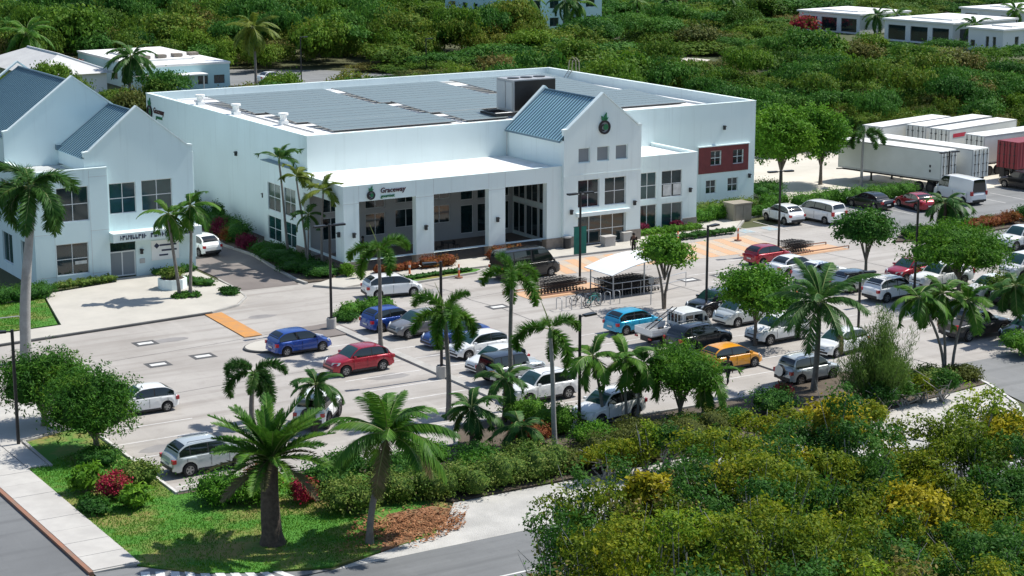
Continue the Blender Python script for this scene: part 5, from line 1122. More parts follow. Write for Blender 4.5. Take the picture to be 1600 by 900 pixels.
# ================================================================ far buildings
def farhouse(label, x0, y0, w, d, h, rz=0., wall='far_white', roof='roof_white', fwin=(), lwin=(), over=.25, cat='building', z0=0., name='far_building'):
    """flat-roofed block: local x along the front, local y back; windows (u0,u1,z0,z1) on the front and the left side"""
    t = thing(name, label, cat, (x0,y0,z0), R(rz)); b = lambda n, m_, mb: mb.build(n, m_, t, world=False)
    m = MB(); wall_y(m, 0, w, -.5, h, 0, [tuple(q) for q in fwin], .25); wall_x(m, 0, d, -.5, h, 0, [tuple(q) for q in lwin], .25)
    m.quad((w,0,-.5),(w,d,-.5),(w,d,h),(w,0,h)); m.quad((w,d,-.5),(0,d,-.5),(0,d,h),(w,d,h)); b('wall', wall, m)
    b('roof', roof, MB().box(-over,w+over,-over,d+over,h+.003,h+.3)); b('roof_deck', roof, MB().box(w*.2,w*.75,d*.2,d*.8,h+.302,h+.55))
    for q in fwin: f = b('window', 'window_frame_dark', MB().box(q[0]+.01,q[1]-.01,.16,.2,q[2]+.01,q[3]-.01)); MB().box(q[0]+.12,(q[0]+q[1])/2-.05,.13,.158,q[2]+.1,q[3]-.1).box((q[0]+q[1])/2+.05,q[1]-.12,.13,.158,q[2]+.1,q[3]-.1).build('pane', 'glass', f, world=False)
    for q in lwin: f = b('window', 'window_frame_dark', MB().box(.16,.2,q[0]+.01,q[1]-.01,q[2]+.01,q[3]-.01)); MB().box(.13,.158,q[0]+.12,q[1]-.12,q[2]+.1,q[3]-.1).build('pane', 'glass', f, world=False)
    return t
fb = farhouse('low building with white roof and pale teal front behind the office', 29.7,114,12.8,26.5,3.3, wall='far_teal', fwin=[(8,9.5,.6,1.8),(10.4,12,.6,1.8)], lwin=[(4,6,.8,2),(10,12,.8,2)], over=.1)
for k in range(4): MB().box(2.2+k*2.6,3.5+k*2.6,6+k*.5,7.4+k*.5,3.9,4.35).build('skylight', 'plinth', fb, world=False)
MB().box(-1.5,8.5,-2.6,-.02,2.2,2.35).build('porch_roof', 'roof_white', fb, world=False); 
for k in range(4): MB().box(-1.2+k*3,-1.05+k*3,-2.5,-2.35,-.3,2.2).build('porch_post', 'far_white', fb, world=False)
hs = thing('far_house', 'house with pale grey hipped shingle roof beyond the office', 'house', (14,112,0)); m = MB(); m.box(14.5,24,112.5,136,0,3.2); m.build('wall', 'far_white', hs)
m = MB(); a = [(13.8,111.8,3.2),(24.7,111.8,3.2),(24.7,136.7,3.2),(13.8,136.7,3.2),(19.2,118,5.4),(19.2,131,5.4)]; m.add(a, [(0,1,4),(1,2,5,4),(2,3,5),(3,0,4,5),(3,2,1,0)]); m.build('roof', 'far_shingle', hs); MB().tube([(24.7,111.8,3.26),(19.2,118,5.46),(19.2,131,5.46)], .14, 6).build('ridge_tile', 'far_white', hs)
farhouse('long pale teal building at the top left edge', 52,250,45,14,4.2, -14, 'far_teal', 'far_shingle', [(6,8,1.6,2.8),(12,14,1.6,2.8),(20,23,1.4,2.8),(28,30,1.6,2.8),(36,39,1.6,2.8)])
farhouse('pale turquoise apartment block at the top centre behind palms', 112,158,8.5,17,13.5, 0, 'far_teal', 'roof_white', [(1+i*3.8,2.6+i*3.8,1.2+3.2*j,3.0+3.2*j) for i in range(2) for j in range(3)], [(1.2+i*4.0,2.6+i*4.0,1.2+3.2*j,3.0+3.2*j) for i in range(4) for j in range(3)], over=.3)
ap2 = farhouse('lower wing of the turquoise apartment block', 122.6,164,17,14,9.5, 0, 'far_teal', 'roof_white', [(1.4+i*4,3.4+i*4,1.4+3.3*j,3.0+3.3*j) for i in range(4) for j in range(2)])
def villa(label, x, y, w, d, h, rz, fw, lw):
    t = farhouse(label, x, y, w, d, h, rz, 'far_white', 'roof_white', fw, lw, over=.35, name='villa', cat='villa'); return t
villa('white flat-roofed villa with dark openings, leftmost at the top right', 177,134,14,15,3.4,8, [(8.5,9.4,1,2.4)], [(.8,4.6,.2,2.7),(5.6,9.4,.2,2.7),(10.4,14.2,.2,2.7)])
villa('white flat-roofed villa in the middle of the top right row', 174.8,107.8,18,15,3.6,8, [(2,5,.3,2.7),(9,10,.9,2.3),(13,14,.9,2.3)], [(.8,4.4,.2,2.8),(5.4,9.2,.2,2.8),(10.3,14.2,.2,2.8)])
villa('white villa farthest back in the top right corner', 208,123,24,15,3.4,6, [(3,5,.6,2.4),(9,11,.6,2.4)], [(2,5.5,.3,2.6),(8,9,.6,2.4),(11,14,.3,2.6)])
villa('white villa at the right edge with a dark garage opening', 173.3,94.5,20,7.5,3.5,4, [(3,4,.6,2.4),(6,7,.6,2.0),(10,15,.2,2.7)], [(1.5,2.2,.4,2.4),(3,3.7,.4,2.4),(6,7,.5,1.6)])
sheet('rear_lot', [(40,96),(67,95),(70,118),(64,128),(46,141),(43,112)], -.03, 'asphalt_old')
sheet('sand_track', [(101,116),(112,116),(124,128),(123,131),(112,123),(102,123)], -.03, 'sand'); sheet('sand_track', [(117,104),(124,110),(123,116),(116,109)], -.03, 'sand'); sheet('sand_track', [(104,162),(110,164),(109,172),(104,172)], -.03, 'sand')
sheet('rear_road', [(52,205),(100,196),(104,216),(56,244)], -.03, 'sand')

# ================================================================ vegetation helpers
FROND = {}
FK = dict(coco=(3.7,1.25,64,.85,.050,'hang',.7), foxtail=(2.6,1.9,520,.50,.042,'plume',0), royal=(3.0,1.7,300,.66,.050,'plume2',.3), date=(3.3,.62,70,.50,.050,'vee',0), slim=(2.2,1.5,46,.62,.060,'hang',.45), far=(3.4,1.4,30,.85,.10,'hang',.7))
def frond_mesh(kind, var, lm):
    key = (kind, var, lm)
    if key in FROND: return FROND[key]
    rng = np.random.default_rng(sum(map(ord, kind))*10+var); L, dr, n, ll, lw, style, hang = FK[kind]; dr *= rng.uniform(.75,1.3); K = 14
    P = [Vector((0,0,0))]; T = []
    for i in range(K):
        t = (i+.5)/K; a = -dr*t**1.35; d = Vector((math.cos(a), .10*math.sin(3*t+var), math.sin(a))).normalized(); T.append(d); P.append(P[-1]+d*L/K)
    T.append(T[-1]); m = MB(); m.tube([P[i] for i in range(0,K+1,2)], [.035*(1-.85*i/K) for i in range(0,K+1,2)], 5, mi=1)
    for i in range(n*2 if style in ('hang','vee') else n):
        s = 1 if i % 2 else -1; t = .10+.90*(i/(n*2 if style in ('hang','vee') else n)); f = t*K; k = min(int(f), K-1); p = P[k].lerp(P[k+1], f-k); d = T[k]
        side = d.cross(Vector((0,0,1))).normalized()*s; up = side.cross(d)*s; up = up if up.z > 0 else -up
        l = ll*(.55+.45*math.sin(math.pi*min(1,t*1.02)))*(1 if t < .85 else 1-.45*(t-.85)/.15)*rng.uniform(.85,1.15)
        if style == 'hang': dv = side*.8+d*.55+Vector((0,0,-1))*hang*rng.uniform(.5,1.25)
        elif style == 'vee': dv = side*.8+d*.75+up*rng.uniform(.1,.55)
        else:
            a = rng.uniform(0,2*math.pi) if style == 'plume' else rng.normal(0,.9)+(0 if s > 0 else math.pi); dv = side*s*math.cos(a)+up*math.sin(a)*(.8 if style == 'plume' else .6)+d*.55+Vector((0,0,-1))*hang
        dv = dv.normalized(); q = p+dv*l; w = d*lw
        if style != 'plume': q2 = p+dv*l*.55; e = Vector((0,0,-.06*l)); m.quad(p-w*.6,p+w*.6,q2+w*.75,q2-w*.75); m.quad(q2-w*.75,q2+w*.75,q+w*.1+e,q-w*.1+e)
        else: m.quad(p-w*.8,p+w*.8,q+w*.15,q-w*.15)
    me = m.mesh('frond'); me.materials.append(MATS[lm]); me.materials.append(MATS['rachis']); FROND[key] = me; return me
def palm(label, x, y, h, kind, n, lean=(0,0), r=.13, lm='frond', trunk='palm_trunk', scale=1., elev=(80,-25), wind=(0,0), shaft=0., seed=1, z=0., dry=0, group=None, name='palm_tree', bulge=0., spear=False):
    t = thing(name, label, 'palm', (x,y,z), 0, group); rr = random.Random(seed); K = 8; pts = []; rad = []
    for i in range(K+1):
        f = i/K; pts.append((lean[0]*f**1.6+.05*math.sin(5*f+seed), lean[1]*f**1.6+.04*math.cos(4*f+seed)-.04*math.cos(seed), h*f)); rad.append(r*(1.28 if i == 0 else 1.0-.32*f+bulge*math.sin(math.pi*min(1,f*1.15))))
    MB().tube(pts, rad, 10).build('trunk', trunk, t, 50, world=False)
    top = Vector(pts[-1])
    if shaft: MB().tube([top-Vector((0,0,.02)), top+Vector((0,0,shaft*.5)), top+Vector((0,0,shaft))], [r*.85,r*.8,r*.4], 10).build('crownshaft', 'crownshaft', t, 50, world=False); top = top+Vector((0,0,shaft*.85))
    wv = Vector((wind[0],wind[1],0))
    for i in range(n):
        az = i*2.39996+rr.uniform(-.25,.25)+seed; f = i/max(1,n-1); el = R(elev[0]+(elev[1]-elev[0])*f**.85+rr.uniform(-8,8))
        d = Vector((math.cos(az)*math.cos(el), math.sin(az)*math.cos(el), math.sin(el)))+wv*(.5+.5*f); d.normalize(); az = math.atan2(d.y,d.x); el = math.asin(max(-1,min(1,d.z)))
        lmx = 'frond_dry' if (dry and i >= n-dry) else lm
        o = link('frond', frond_mesh(kind, i % 4, lmx), None, t, top); o.rotation_euler = (rr.uniform(-.25,.25), -el, az); s = scale*rr.uniform(.85,1.12)*(.8 if f < .12 else 1.); o.scale = (s,s,s)
    if spear: MB().tube([top, top+Vector((-.18,.1,.8)), top+Vector((-.5,.25,1.7))], [.05,.035,.01], 5).build('spear_leaf', 'rachis', t, world=False)
    return t
def foliage(name, V, lm, parent=None): return link(name, quads_mesh(name, V), lm, parent)
def blobcore(lobes, k=.62, seg=8):
    m = MB()
    for (x,y,z,a,b,c) in lobes:
        rings = 5; vs = []
        for i in range(1,rings):
            ph = math.pi*i/rings
            for j in range(seg): th = 2*math.pi*j/seg; w = k*(1+.18*math.sin(3*th+i*2+x)); vs.append((x+a*w*math.sin(ph)*math.cos(th), y+b*w*math.sin(ph)*math.sin(th), z+c*k*math.cos(ph)))
        vs += [(x,y,z+c*k),(x,y,z-c*k)]; T_ = len(vs)-2; fs = [(i*seg+j,(i+1)*seg+j,(i+1)*seg+(j+1)%seg,i*seg+(j+1)%seg) for i in range(rings-2) for j in range(seg)]
        fs += [(T_,j,(j+1)%seg) for j in range(seg)]+[(T_+1,(rings-2)*seg+(j+1)%seg,(rings-2)*seg+j) for j in range(seg)]; m.add(vs, fs)
    return m
def tree(label, x, y, h, rx, rz_, lm, seed, nl=6, leaf=.2, ncl=220, per=14, cr=.32, tr=.12, flatten=1., z=0., name='tree', fork=False, cat='tree', ry=None, asp=.5, bark='bark', group=None, base=None):
    """tapered trunk, limbs to every lobe, crown of leaf clumps over uneven lobes; h top of crown, rx half width, rz_ half height"""
    rng = np.random.default_rng(seed); t = thing(name, label, cat, (x,y,z), 0, group); ry = ry or rx; cz = h-rz_; lobes = []
    for i in range(nl):
        a = 2*math.pi*i/nl+rng.uniform(-.4,.4); q = rng.uniform(.42,.66); s = rng.uniform(.42,.60)
        lobes.append((rx*q*math.cos(a), ry*q*math.sin(a), cz+rz_*rng.uniform(-.28,.30)*flatten, rx*s, ry*s, rz_*s*1.15))
    lobes.append((rx*rng.uniform(-.15,.15), ry*rng.uniform(-.15,.15), cz+rz_*.38, rx*.58, ry*.58, rz_*.6)); lobes.append((0,0,cz-.1*rz_,rx*.6,ry*.6,rz_*.62))
    foliage('crown', crown(rng, lobes, int(ncl*2.2), per, cr*.85, leaf, asp, low=-.7), lm, t); blobcore(lobes, .60).build('inner_leaves', coremat(lm), t, 80, world=False); foliage('sprigs', crown(rng, lobes, int(ncl*.32), 10, cr*.5, leaf*1.05, asp, low=-.8, shell=(1.0,1.32), rnd=.9), lm, t)
    m = MB(); tb = max(.35, cz-rz_*.75) if base is None else base
    if fork:
        for s in (-1,1): m.tube([(s*.05,0,0),(s*.12,.05,tb*.45),(s*.38*rx*.6,.1*s,tb),(s*.5*rx,.1*s,cz)], [tr,tr*.85,tr*.7,tr*.3], 8)
    else: m.tube([(0,0,-.03),(.03,.02,tb*.5),(0,0,tb),(0,0,cz)], [tr*1.35,tr,tr*.85,tr*.4], 9)
    m.build('trunk', bark, t, 50, world=False); m = MB()
    for (lx,ly,lz,*_) in lobes[:-1]:
        m.tube([(0,0,tb*.85),(lx*.35,ly*.35,tb+(lz-tb)*.5),(lx*.9,ly*.9,lz)], [tr*.6,tr*.4,tr*.12], 6)
        for q in range(2): m.tube([(lx*.5,ly*.5,tb+(lz-tb)*.62),(lx*1.15+rng.normal()*.3*rx*.5,ly*1.15+rng.normal()*.3*rx*.5,lz+rng.uniform(0,.5)*rz_)], [tr*.25,tr*.06], 5)
    m.build('limbs', bark, t, 50, world=False); return t
def bush(label, x, y, r, h, lm, seed, leaf=.14, n=1500, z=.05, cat='bush', name='bush', ry=None, group=None, asp=.55):
    rng = np.random.default_rng(seed); t = thing(name, label, cat, (x,y,z), 0, group); ry = ry or r; lobes = []
    for i in range(5):
        a = 2*math.pi*i/5+rng.uniform(-.4,.4); lobes.append((r*.45*math.cos(a),ry*.45*math.sin(a),h*rng.uniform(.36,.52),r*.55,ry*.55,h*.45))
    lobes.append((0,0,h*.58,r*.6,ry*.6,h*.42)); foliage('foliage', crown(rng, lobes, max(30,n//9), 14, min(r,h)*.15, leaf, asp, low=-.6), lm, t); blobcore(lobes, .62).build('inner_leaves', coremat(lm), t, 80, world=False)
    m = MB(); [m.tube([(0,0,-.02),(lobes[i][0]*.6,lobes[i][1]*.6,h*.4)], [.05,.02], 5) for i in range(5)]; m.build('stems', 'bark', t, world=False); return t
def hedge(label, path, w, h, lm, seed, leaf=.13, dens=70, z=.05, name='hedge', cat='hedge', group=None, rough=.10, wav=.12):
    """clipped (wav<.2) or shrubby hedge along a path: leaf clumps over a chain of lobes"""
    rng = np.random.default_rng(seed); c0 = path[0]; t = thing(name, label, cat, (c0[0],c0[1],z), 0, group); lobes = []; area = 0
    for a, b in zip(path[:-1], path[1:]):
        L = math.hypot(b[0]-a[0], b[1]-a[1]); n = max(2, int(round(L/(w*.42)))); area += L*(w+2*h)
        for i in range(n):
            f = (i+.5)/n; hh = h*(1+wav*rng.uniform(-1.2,1.0)); jx, jy = rng.normal(size=2)*w*wav*.6; ww = w*.56*(1+wav*rng.uniform(-.8,.9))
            lobes.append((a[0]+(b[0]-a[0])*f-c0[0]+jx, a[1]+(b[1]-a[1])*f-c0[1]+jy, hh*.46, ww, ww, hh*.56))
    foliage('foliage', crown(rng, lobes, int(area*dens*.24), 15, min(w,h)*.15, leaf, .55, low=-.75, shell=(.84,1.06), rnd=.8), lm, t); blobcore(lobes, .80, 9).build('inner_leaves', coremat(lm), t, 80, world=False); return t

# ================================================================ palms
palm('tall royal palm with pale trunk at the left edge', -29.6,-21.1,9.3,'royal',15,(.9,.3),.34,'frond_dark','palm_trunk_pale',1.25,(70,-35),(.12,0),1.9,3,bulge=.08)
palm('left of the twin palms on the office forecourt', -14.75,-9.3,5.6,'slim',11,(-.5,.2),.13,'frond',seed=2,scale=1.0,shaft=.5,elev=(75,-40),z=.12)
palm('right of the twin palms on the office forecourt', -13.95,-9.6,6.1,'slim',11,(.25,.1),.13,'frond',seed=5,scale=1.05,shaft=.5,elev=(75,-40),z=.12)
palm('tallest thin palm against the shop side bay', -2.4,-1.2,7.6,'slim',8,(-.4,.4),.11,'frond_dark',seed=3,scale=.95,elev=(85,35),wind=(.3,0),shaft=.4,z=.08)
palm('middle thin palm against the shop side bay', -2.2,-4.0,6.6,'slim',9,(-.3,.7),.10,'frond_yellow',seed=7,scale=.9,elev=(80,10),wind=(.5,-.1),shaft=.3,z=.08)
palm('thin palm nearest the colonnade corner', -1.9,-6.2,5.9,'slim',9,(.2,0),.10,'frond_yellow',seed=9,scale=.95,elev=(80,0),wind=(.5,-.1),shaft=.3,z=.08)
palm('short thin palm among the side bay palms', -2.5,-5.0,4.2,'slim',8,(.1,0),.08,'frond_dark',seed=11,scale=.8,z=.08)
palm('foxtail palm behind the red compact car', -9.5,-30.3,6.1,'foxtail',6,(-.1,0),.15,'frond',seed=4,elev=(60,5),shaft=.5,spear=True)
palm('foxtail palm with bushy crown beside the pale-footed lamp post', -13.5,-45.9,5.7,'foxtail',9,(-.1,.1),.16,'frond',seed=6,elev=(65,-30),shaft=.5,spear=True,scale=1.05)
palm('foxtail palm in front of the black passenger van', -9.6,-46.1,7.4,'foxtail',6,(.15,0),.15,'frond',seed=8,elev=(55,0),shaft=.5)
palm('pale-trunked foxtail palm beside the lamp post near the road', -11.7,-54.1,6.2,'foxtail',5,(-.3,.1),.15,'frond',trunk='palm_trunk_pale',seed=10,elev=(60,-20),shaft=.5,spear=True)
palm('low fan-like palm in front of the black-topped off-roader', -11.2,-48.1,2.5,'slim',12,(.1,.1),.15,'frond_dark',seed=12,scale=.85,trunk='date_trunk')
palm('slender palm left of the large white SUV', -6.9,-51.4,3.9,'slim',11,(-.5,.2),.10,'frond',seed=13,elev=(75,-35),z=.05)
palm('slender palm in front of the large white SUV', -5.9,-52.2,3.7,'slim',11,(.1,.2),.09,'frond',seed=14,elev=(75,-35),z=.05)
palm('leaning slender palm right of the large white SUV', -5.3,-52.5,3.4,'slim',12,(.5,.1),.09,'frond',seed=15,elev=(75,-35),z=.05)
palm('short slender palm right of the feathery tree by the road', -1.6,-53.6,2.3,'slim',9,(.3,.1),.08,'frond',seed=16,elev=(70,-35),z=.05)
palm('big date palm with thick rough trunk on the corner lawn', -30.35,-59.2,4.0,'date',54,(.05,0),.50,'frond','date_trunk',.95,(89,-8),seed=21,dry=6,name='date_palm')
palm('windblown coconut palm on the corner lawn by the mulch', -26.5,-61.5,5.0,'coco',28,(1.0,.1),.17,'frond','palm_trunk',.92,(89,-25),(.30,.2),seed=23,dry=2)
palm('large coconut palm right of the yellow hatchback', 7.6,-52.2,5.3,'coco',24,(.2,0),.19,'frond_dark','palm_trunk',.95,(85,-30),(.14,.12),seed=25,dry=1,z=.1)
palm('left stem of the three thin palms on the entry island', 16.6,-53.6,4.9,'slim',12,(-1.9,.5),.10,'frond',seed=31,z=.12,elev=(75,-40),scale=1.05)
palm('middle stem of the three thin palms on the entry island', 16.9,-53.3,4.9,'slim',12,(-.2,.2),.10,'frond',seed=33,z=.12,elev=(75,-40),scale=1.05)
palm('right stem of the three thin palms on the entry island', 17.1,-53.8,4.4,'slim',12,(1.1,.1),.10,'frond',seed=35,z=.12,elev=(75,-40),scale=1.05)
palm('short stout palm on the flowering island', 48.6,-20.2,2.6,'slim',14,(.2,0),.34,'frond_dark','date_trunk',1.15,(75,-35),(.25,0),seed=37,z=.12)
palm('thin companion of the short stout palm', 49.6,-20.0,2.4,'slim',9,(.5,0),.12,'frond_dark','palm_trunk',1.0,(60,-35),(.4,0),seed=38,z=.12)
palm('slender palm standing before the nearest trailer', 59.7,2.2,5.3,'foxtail',5,(.2,0),.15,'frond_dark','palm_trunk_pale',seed=39,elev=(40,-10),scale=1.0)
palm('foxtail palm behind the date palm crown', -23.3,-41.3,3.0,'foxtail',8,(.1,0),.16,'frond_dark',seed=41,elev=(60,-25),scale=.9)
palm('palm beside the white off-roader', -20.9,-44.2,2.6,'slim',13,(.2,.1),.15,'frond_dark',seed=43,scale=.85,trunk='date_trunk')
palm('small bushy palm in the bed by the pale lamp footing', -15.2,-51.3,2.1,'slim',13,(.1,.1),.16,'frond_dark',seed=45,scale=.95,trunk='date_trunk',z=.05)
palm('low palm among the bed shrubs near the road', -13.6,-53.6,1.4,'slim',12,(.1,.1),.16,'frond_dark',seed=47,scale=.9,trunk='date_trunk',z=.05)
palm('palm at the right edge above the black sedan', 27.6,-49.3,3.6,'slim',12,(-.6,.2),.11,'frond_dark',seed=49,elev=(75,-40),scale=1.1)
palm('coconut palm with drooping crown at the upper left edge', 21.5,140,6.5,'far',22,(.4,0),.22,'frond','palm_trunk',1.5,(75,-60),seed=51)
palm('coconut palm over the grey house roof', 27.0,112,5.2,'far',20,(.4,0),.22,'frond_dark','palm_trunk',1.3,(75,-45),seed=53)
palm('tall coconut palm beside the rear lot', 46.5,114,8.2,'far',22,(-.3,0),.2,'frond_yellow','palm_trunk',1.3,(75,-50),seed=55)
palm('palm before the long teal building', 63.6,207,6.2,'far',16,(.3,0),.22,'frond_dark','palm_trunk',1.2,(75,-45),seed=57)
palm('thin palm at the far upper left', 52.0,214,6.0,'far',14,(.2,0),.2,'frond_dark','palm_trunk',1.0,(75,-45),seed=58)
for k, (x, y, h, lab) in enumerate([(113.5,155.5,5.4,'leftmost palm before the turquoise apartment block'),(117.6,153.5,7.4,'tall palm at the corner of the turquoise apartment block'),(122.8,151.5,7.0,'palm right of the apartment corner'),(126.8,152.5,6.5,'rightmost palm beside the apartment block'),(116.0,157,5.2,'small palm close to the apartment wall'),(148,164,5.5,'palm in the scrub left of centre top'),(157,168,5.2,'lone palm in the scrub at the top centre right'),(172,166,5.0,'palm in the scrub near the top right'),(178.5,131.5,3.6,'small palm before the leftmost villa'),(184.5,132.0,3.4,'second small palm before the leftmost villa'),(177.0,105.0,3.8,'small palm before the middle villa'),(203,120,4.4,'palm between the far villas')]):
    palm(lab, x, y, h, 'far', 14, (.3*(-1)**k,0), .2, ('frond_dark','frond')[k % 2], 'palm_trunk', 1.25 if k < 5 else 1.05, (75,-50), seed=60+k)

# ================================================================ trees
tree('feathery dark green tree at the left, farther of the two by the pavement', -33.2,-35.6,4.5,2.45,2.0,'leaf_feather_deep',101,7,.22,420,16,.32,.16,asp=.32,ry=2.3,base=.8)
tree('feathery green tree at the left, nearer of the two by the pavement', -32.3,-41.4,4.6,2.7,2.1,'leaf_feather_deep',103,8,.22,460,16,.34,.17,asp=.32,ry=2.5,base=.7)
tree('small forked tree with clumped crown beside the trolley shelter', 12.9,-30.0,5.3,2.05,1.35,'leaf_bright',105,7,.24,120,15,.27,.11,fork=True,base=2.4)
tree('round leafy tree in front of the white SUV', 11.6,-41.7,5.2,2.55,1.75,'leaf_mid',107,7,.22,300,15,.32,.12,base=1.7)
tree('small round clipped tree standing alone in the bays', 30.1,-31.5,5.7,2.1,1.7,'leaf_dark',109,7,.24,230,15,.28,.12,base=2.0)
tree('wide feathery tree at the right over the parked cars', 32.1,-39.0,5.6,3.9,1.75,'leaf_feather',111,9,.26,420,16,.36,.15,asp=.32,base=1.9)
tree('windswept feathery tree near the yellow hatchback', -2.9,-53.2,4.6,2.6,1.9,'leaf_feather',113,7,.20,360,16,.32,.13,asp=.28,base=.8,ry=2.2)
tree('bright green tree at the shop corner, left of the pair', 52.6,5.6,8.1,3.3,3.3,'leaf_bright',115,8,.30,520,15,.42,.17,base=1.9)
tree('darker tree right of the bright tree at the shop corner', 57.4,5.4,7.8,2.7,3.1,'leaf_mid',117,7,.28,480,15,.38,.16,base=2.0)
# wispy casuarina: upright plumes of fine needles
rng = np.random.default_rng(121); cx_, cy_ = 8.6, -56.6; t = thing('casuarina', 'wispy grey green casuarina on the entry island', 'tree', (cx_,cy_,.1)); m = MB(); Vs = []
for k in range(64):
    a = rng.uniform(0,6.28); rr_ = rng.uniform(.2,2.9); bx_, by_ = rr_*math.cos(a)*.9, rr_*math.sin(a)*.8; hh = rng.uniform(2.6,5.8)*(1-.12*rr_); m.tube([(bx_*.3,by_*.3,0),(bx_*.75,by_*.75,hh*.55),(bx_,by_,hh*.93)], [.035,.022,.006], 5)
    n = 330; f = rng.uniform(.18,1.06,n)**.8; px = np.where(f < .55, .3+f*.82, .75+(f-.55)*.6); C = np.column_stack([bx_*px, by_*px, hh*f])+rng.normal(size=(n,3))*np.array([.22,.22,.12]); d = unit(rng.normal(size=(n,3))*.4+np.array([bx_*.1,by_*.1,.9])); s = np.cross(d, rng.normal(size=(n,3))); s = unit(s)*.017; l = rng.uniform(.14,.34,size=(n,1)); V = np.empty((n,4,3)); V[:,0] = C-s; V[:,1] = C+s; V[:,2] = C+d*l+s*.4; V[:,3] = C+d*l-s*.4; Vs.append(V.reshape(-1,3))
leafmat('leaf_needle', [(.05,.10,.022), (.085,.165,.03), (.13,.22,.042), (.19,.25,.06)], nscale=.8)
foliage('crown', np.vstack(Vs), 'leaf_needle', t); m.build('stems', 'bark', t, world=False)

# ================================================================ hedges and bushes
hedge('dark clipped planting along the side lane under the shop wall', [(-2.6,34),(-2.2,18),(-2.4,8)], 2.0, 1.5, 'leaf_dark', 1, wav=.25)
hedge('dense green planting below the side bay palms', [(-2.6,3.5),(-2.9,-3.5),(-3.1,-8.2)], 2.6, .95, 'leaf_dark', 2, wav=.2, dens=60)
bush('purple flowering shrub by the lane kerb', -3.3,4.8,1.0,1.2,'leaf_purple',3); bush('purple leaved shrub higher up the lane', -2.9,10.5,1.1,1.7,'leaf_purple',4); bush('orange red croton up the lane by the kerb', -3.4,8.2,.8,1.2,'leaf_croton',5); bush('bright ti plant at the colonnade corner', -1.3,-9.1,.6,1.0,'leaf_bright',6,z=.1)
bush('upright dark cypress like shrub beside the shop wall', -1.6,14.5,.7,2.4,'leaf_dark',7); bush('second upright dark shrub beside the shop wall', -1.6,20,.7,2.6,'leaf_dark',8)
hedge('red croton hedge in front of the left colonnade pier', [(4.9,-9.6),(7.6,-9.7)], .95, .85, 'leaf_croton', 9, z=.12); hedge('dark red croton hedge under the left arch', [(1.0,-9.4),(4.4,-9.5)], .8, .6, 'leaf_croton', 10, z=.12); hedge('croton hedge behind the black passenger van', [(10.9,-9.5),(13.8,-9.6)], .9, .85, 'leaf_croton', 11, z=.12)
hedge('low dark strip hedge along the verge', [(1.2,-12.6),(7.6,-12.2)], .7, .3, 'leaf_dark', 12, z=.1)
hedge('yellow green hedge before the right wing windows', [(26.6,-7.7),(33.0,-7.7)], .8, .55, 'leaf_bright', 13, z=.12); bush('dark red shrub under the right wing left window', 27.4,-7.0,.7,.9,'leaf_purple',14,z=.12); bush('dark red shrub under the right wing door', 31.0,-7.0,.6,.8,'leaf_purple',15,z=.12); hedge('low clipped green hedge on the crossing verge', [(27.2,-10.3),(34.6,-10.2)], .8, .45, 'leaf_dark', 16, z=.1)
hedge('clipped green hedge right of the wing beside the utility box', [(34.4,-5.2),(37.8,-4.6)], 1.1, 1.15, 'leaf_mid', 17, z=.12); hedge('shrub hedge with red tips under the brick panel', [(36.4,-2.2),(43.5,-1.7)], 1.3, .95, 'leaf_varieg', 18, z=.1); hedge('round green hedge at the shop corner', [(43.8,-2.5),(46.8,-1.9)], 1.3, 1.3, 'leaf_mid', 19, z=0); hedge('hedge behind the small white SUV', [(40.2,-5.0),(43.6,-4.5)], .9, .9, 'leaf_mid', 20, z=0); bush('dark shrub mass under the bright corner tree', 48.6,3.0,2.2,1.5,'leaf_dark',21,n=2200)
hedge('long clipped hedge behind the parked minivan and sedans', [(46.8,-3.6),(53,-4.0),(60.5,-4.4)], 1.5, 1.35, 'leaf_mid', 22, z=0, dens=60)
hedge('clipped two-tone hedge island behind the blue hatchback', [(-7.2,-20.4),(-3.4,-19.8)], 1.5, .85, 'leaf_mid', 23, z=0); bush('low dark round hedge end by the lamp post', -7.7,-21.6,1.0,.6,'leaf_dark',24,z=0)
hedge('yellow green planting before the office windows', [(-21.6,-2.3),(-17.0,-1.7)], .8, .55, 'leaf_varieg', 25, z=.12); hedge('dark hedge at the lawn corner by the office', [(-30,-5.2),(-22.4,-4.2)], 1.4, 1.1, 'leaf_dark', 26, z=.12)
bush('small plants in the white planter', pl_[0],pl_[1],.85,.8,'leaf_varieg',27,z=.87); hedge('low dark plants under the office plaques', [(-13.6,-1.4),(-10.4,-1.4)], .8, .5, 'leaf_dark', 28, z=.12); hedge('dark oval hedge bed right of the planter', [(-12.3,-4.3),(-11.5,-7.2)], 1.3, .45, 'leaf_dark', 29, z=.12); bush('small dark mound at the lane mouth', -11.2,-10.2,.75,.45,'leaf_dark',30,z=.12,ry=1.1); bush('round green ground cover at the twin palms', -14.3,-9.5,1.2,.35,'leaf_dark',31,z=.12,ry=1.0)
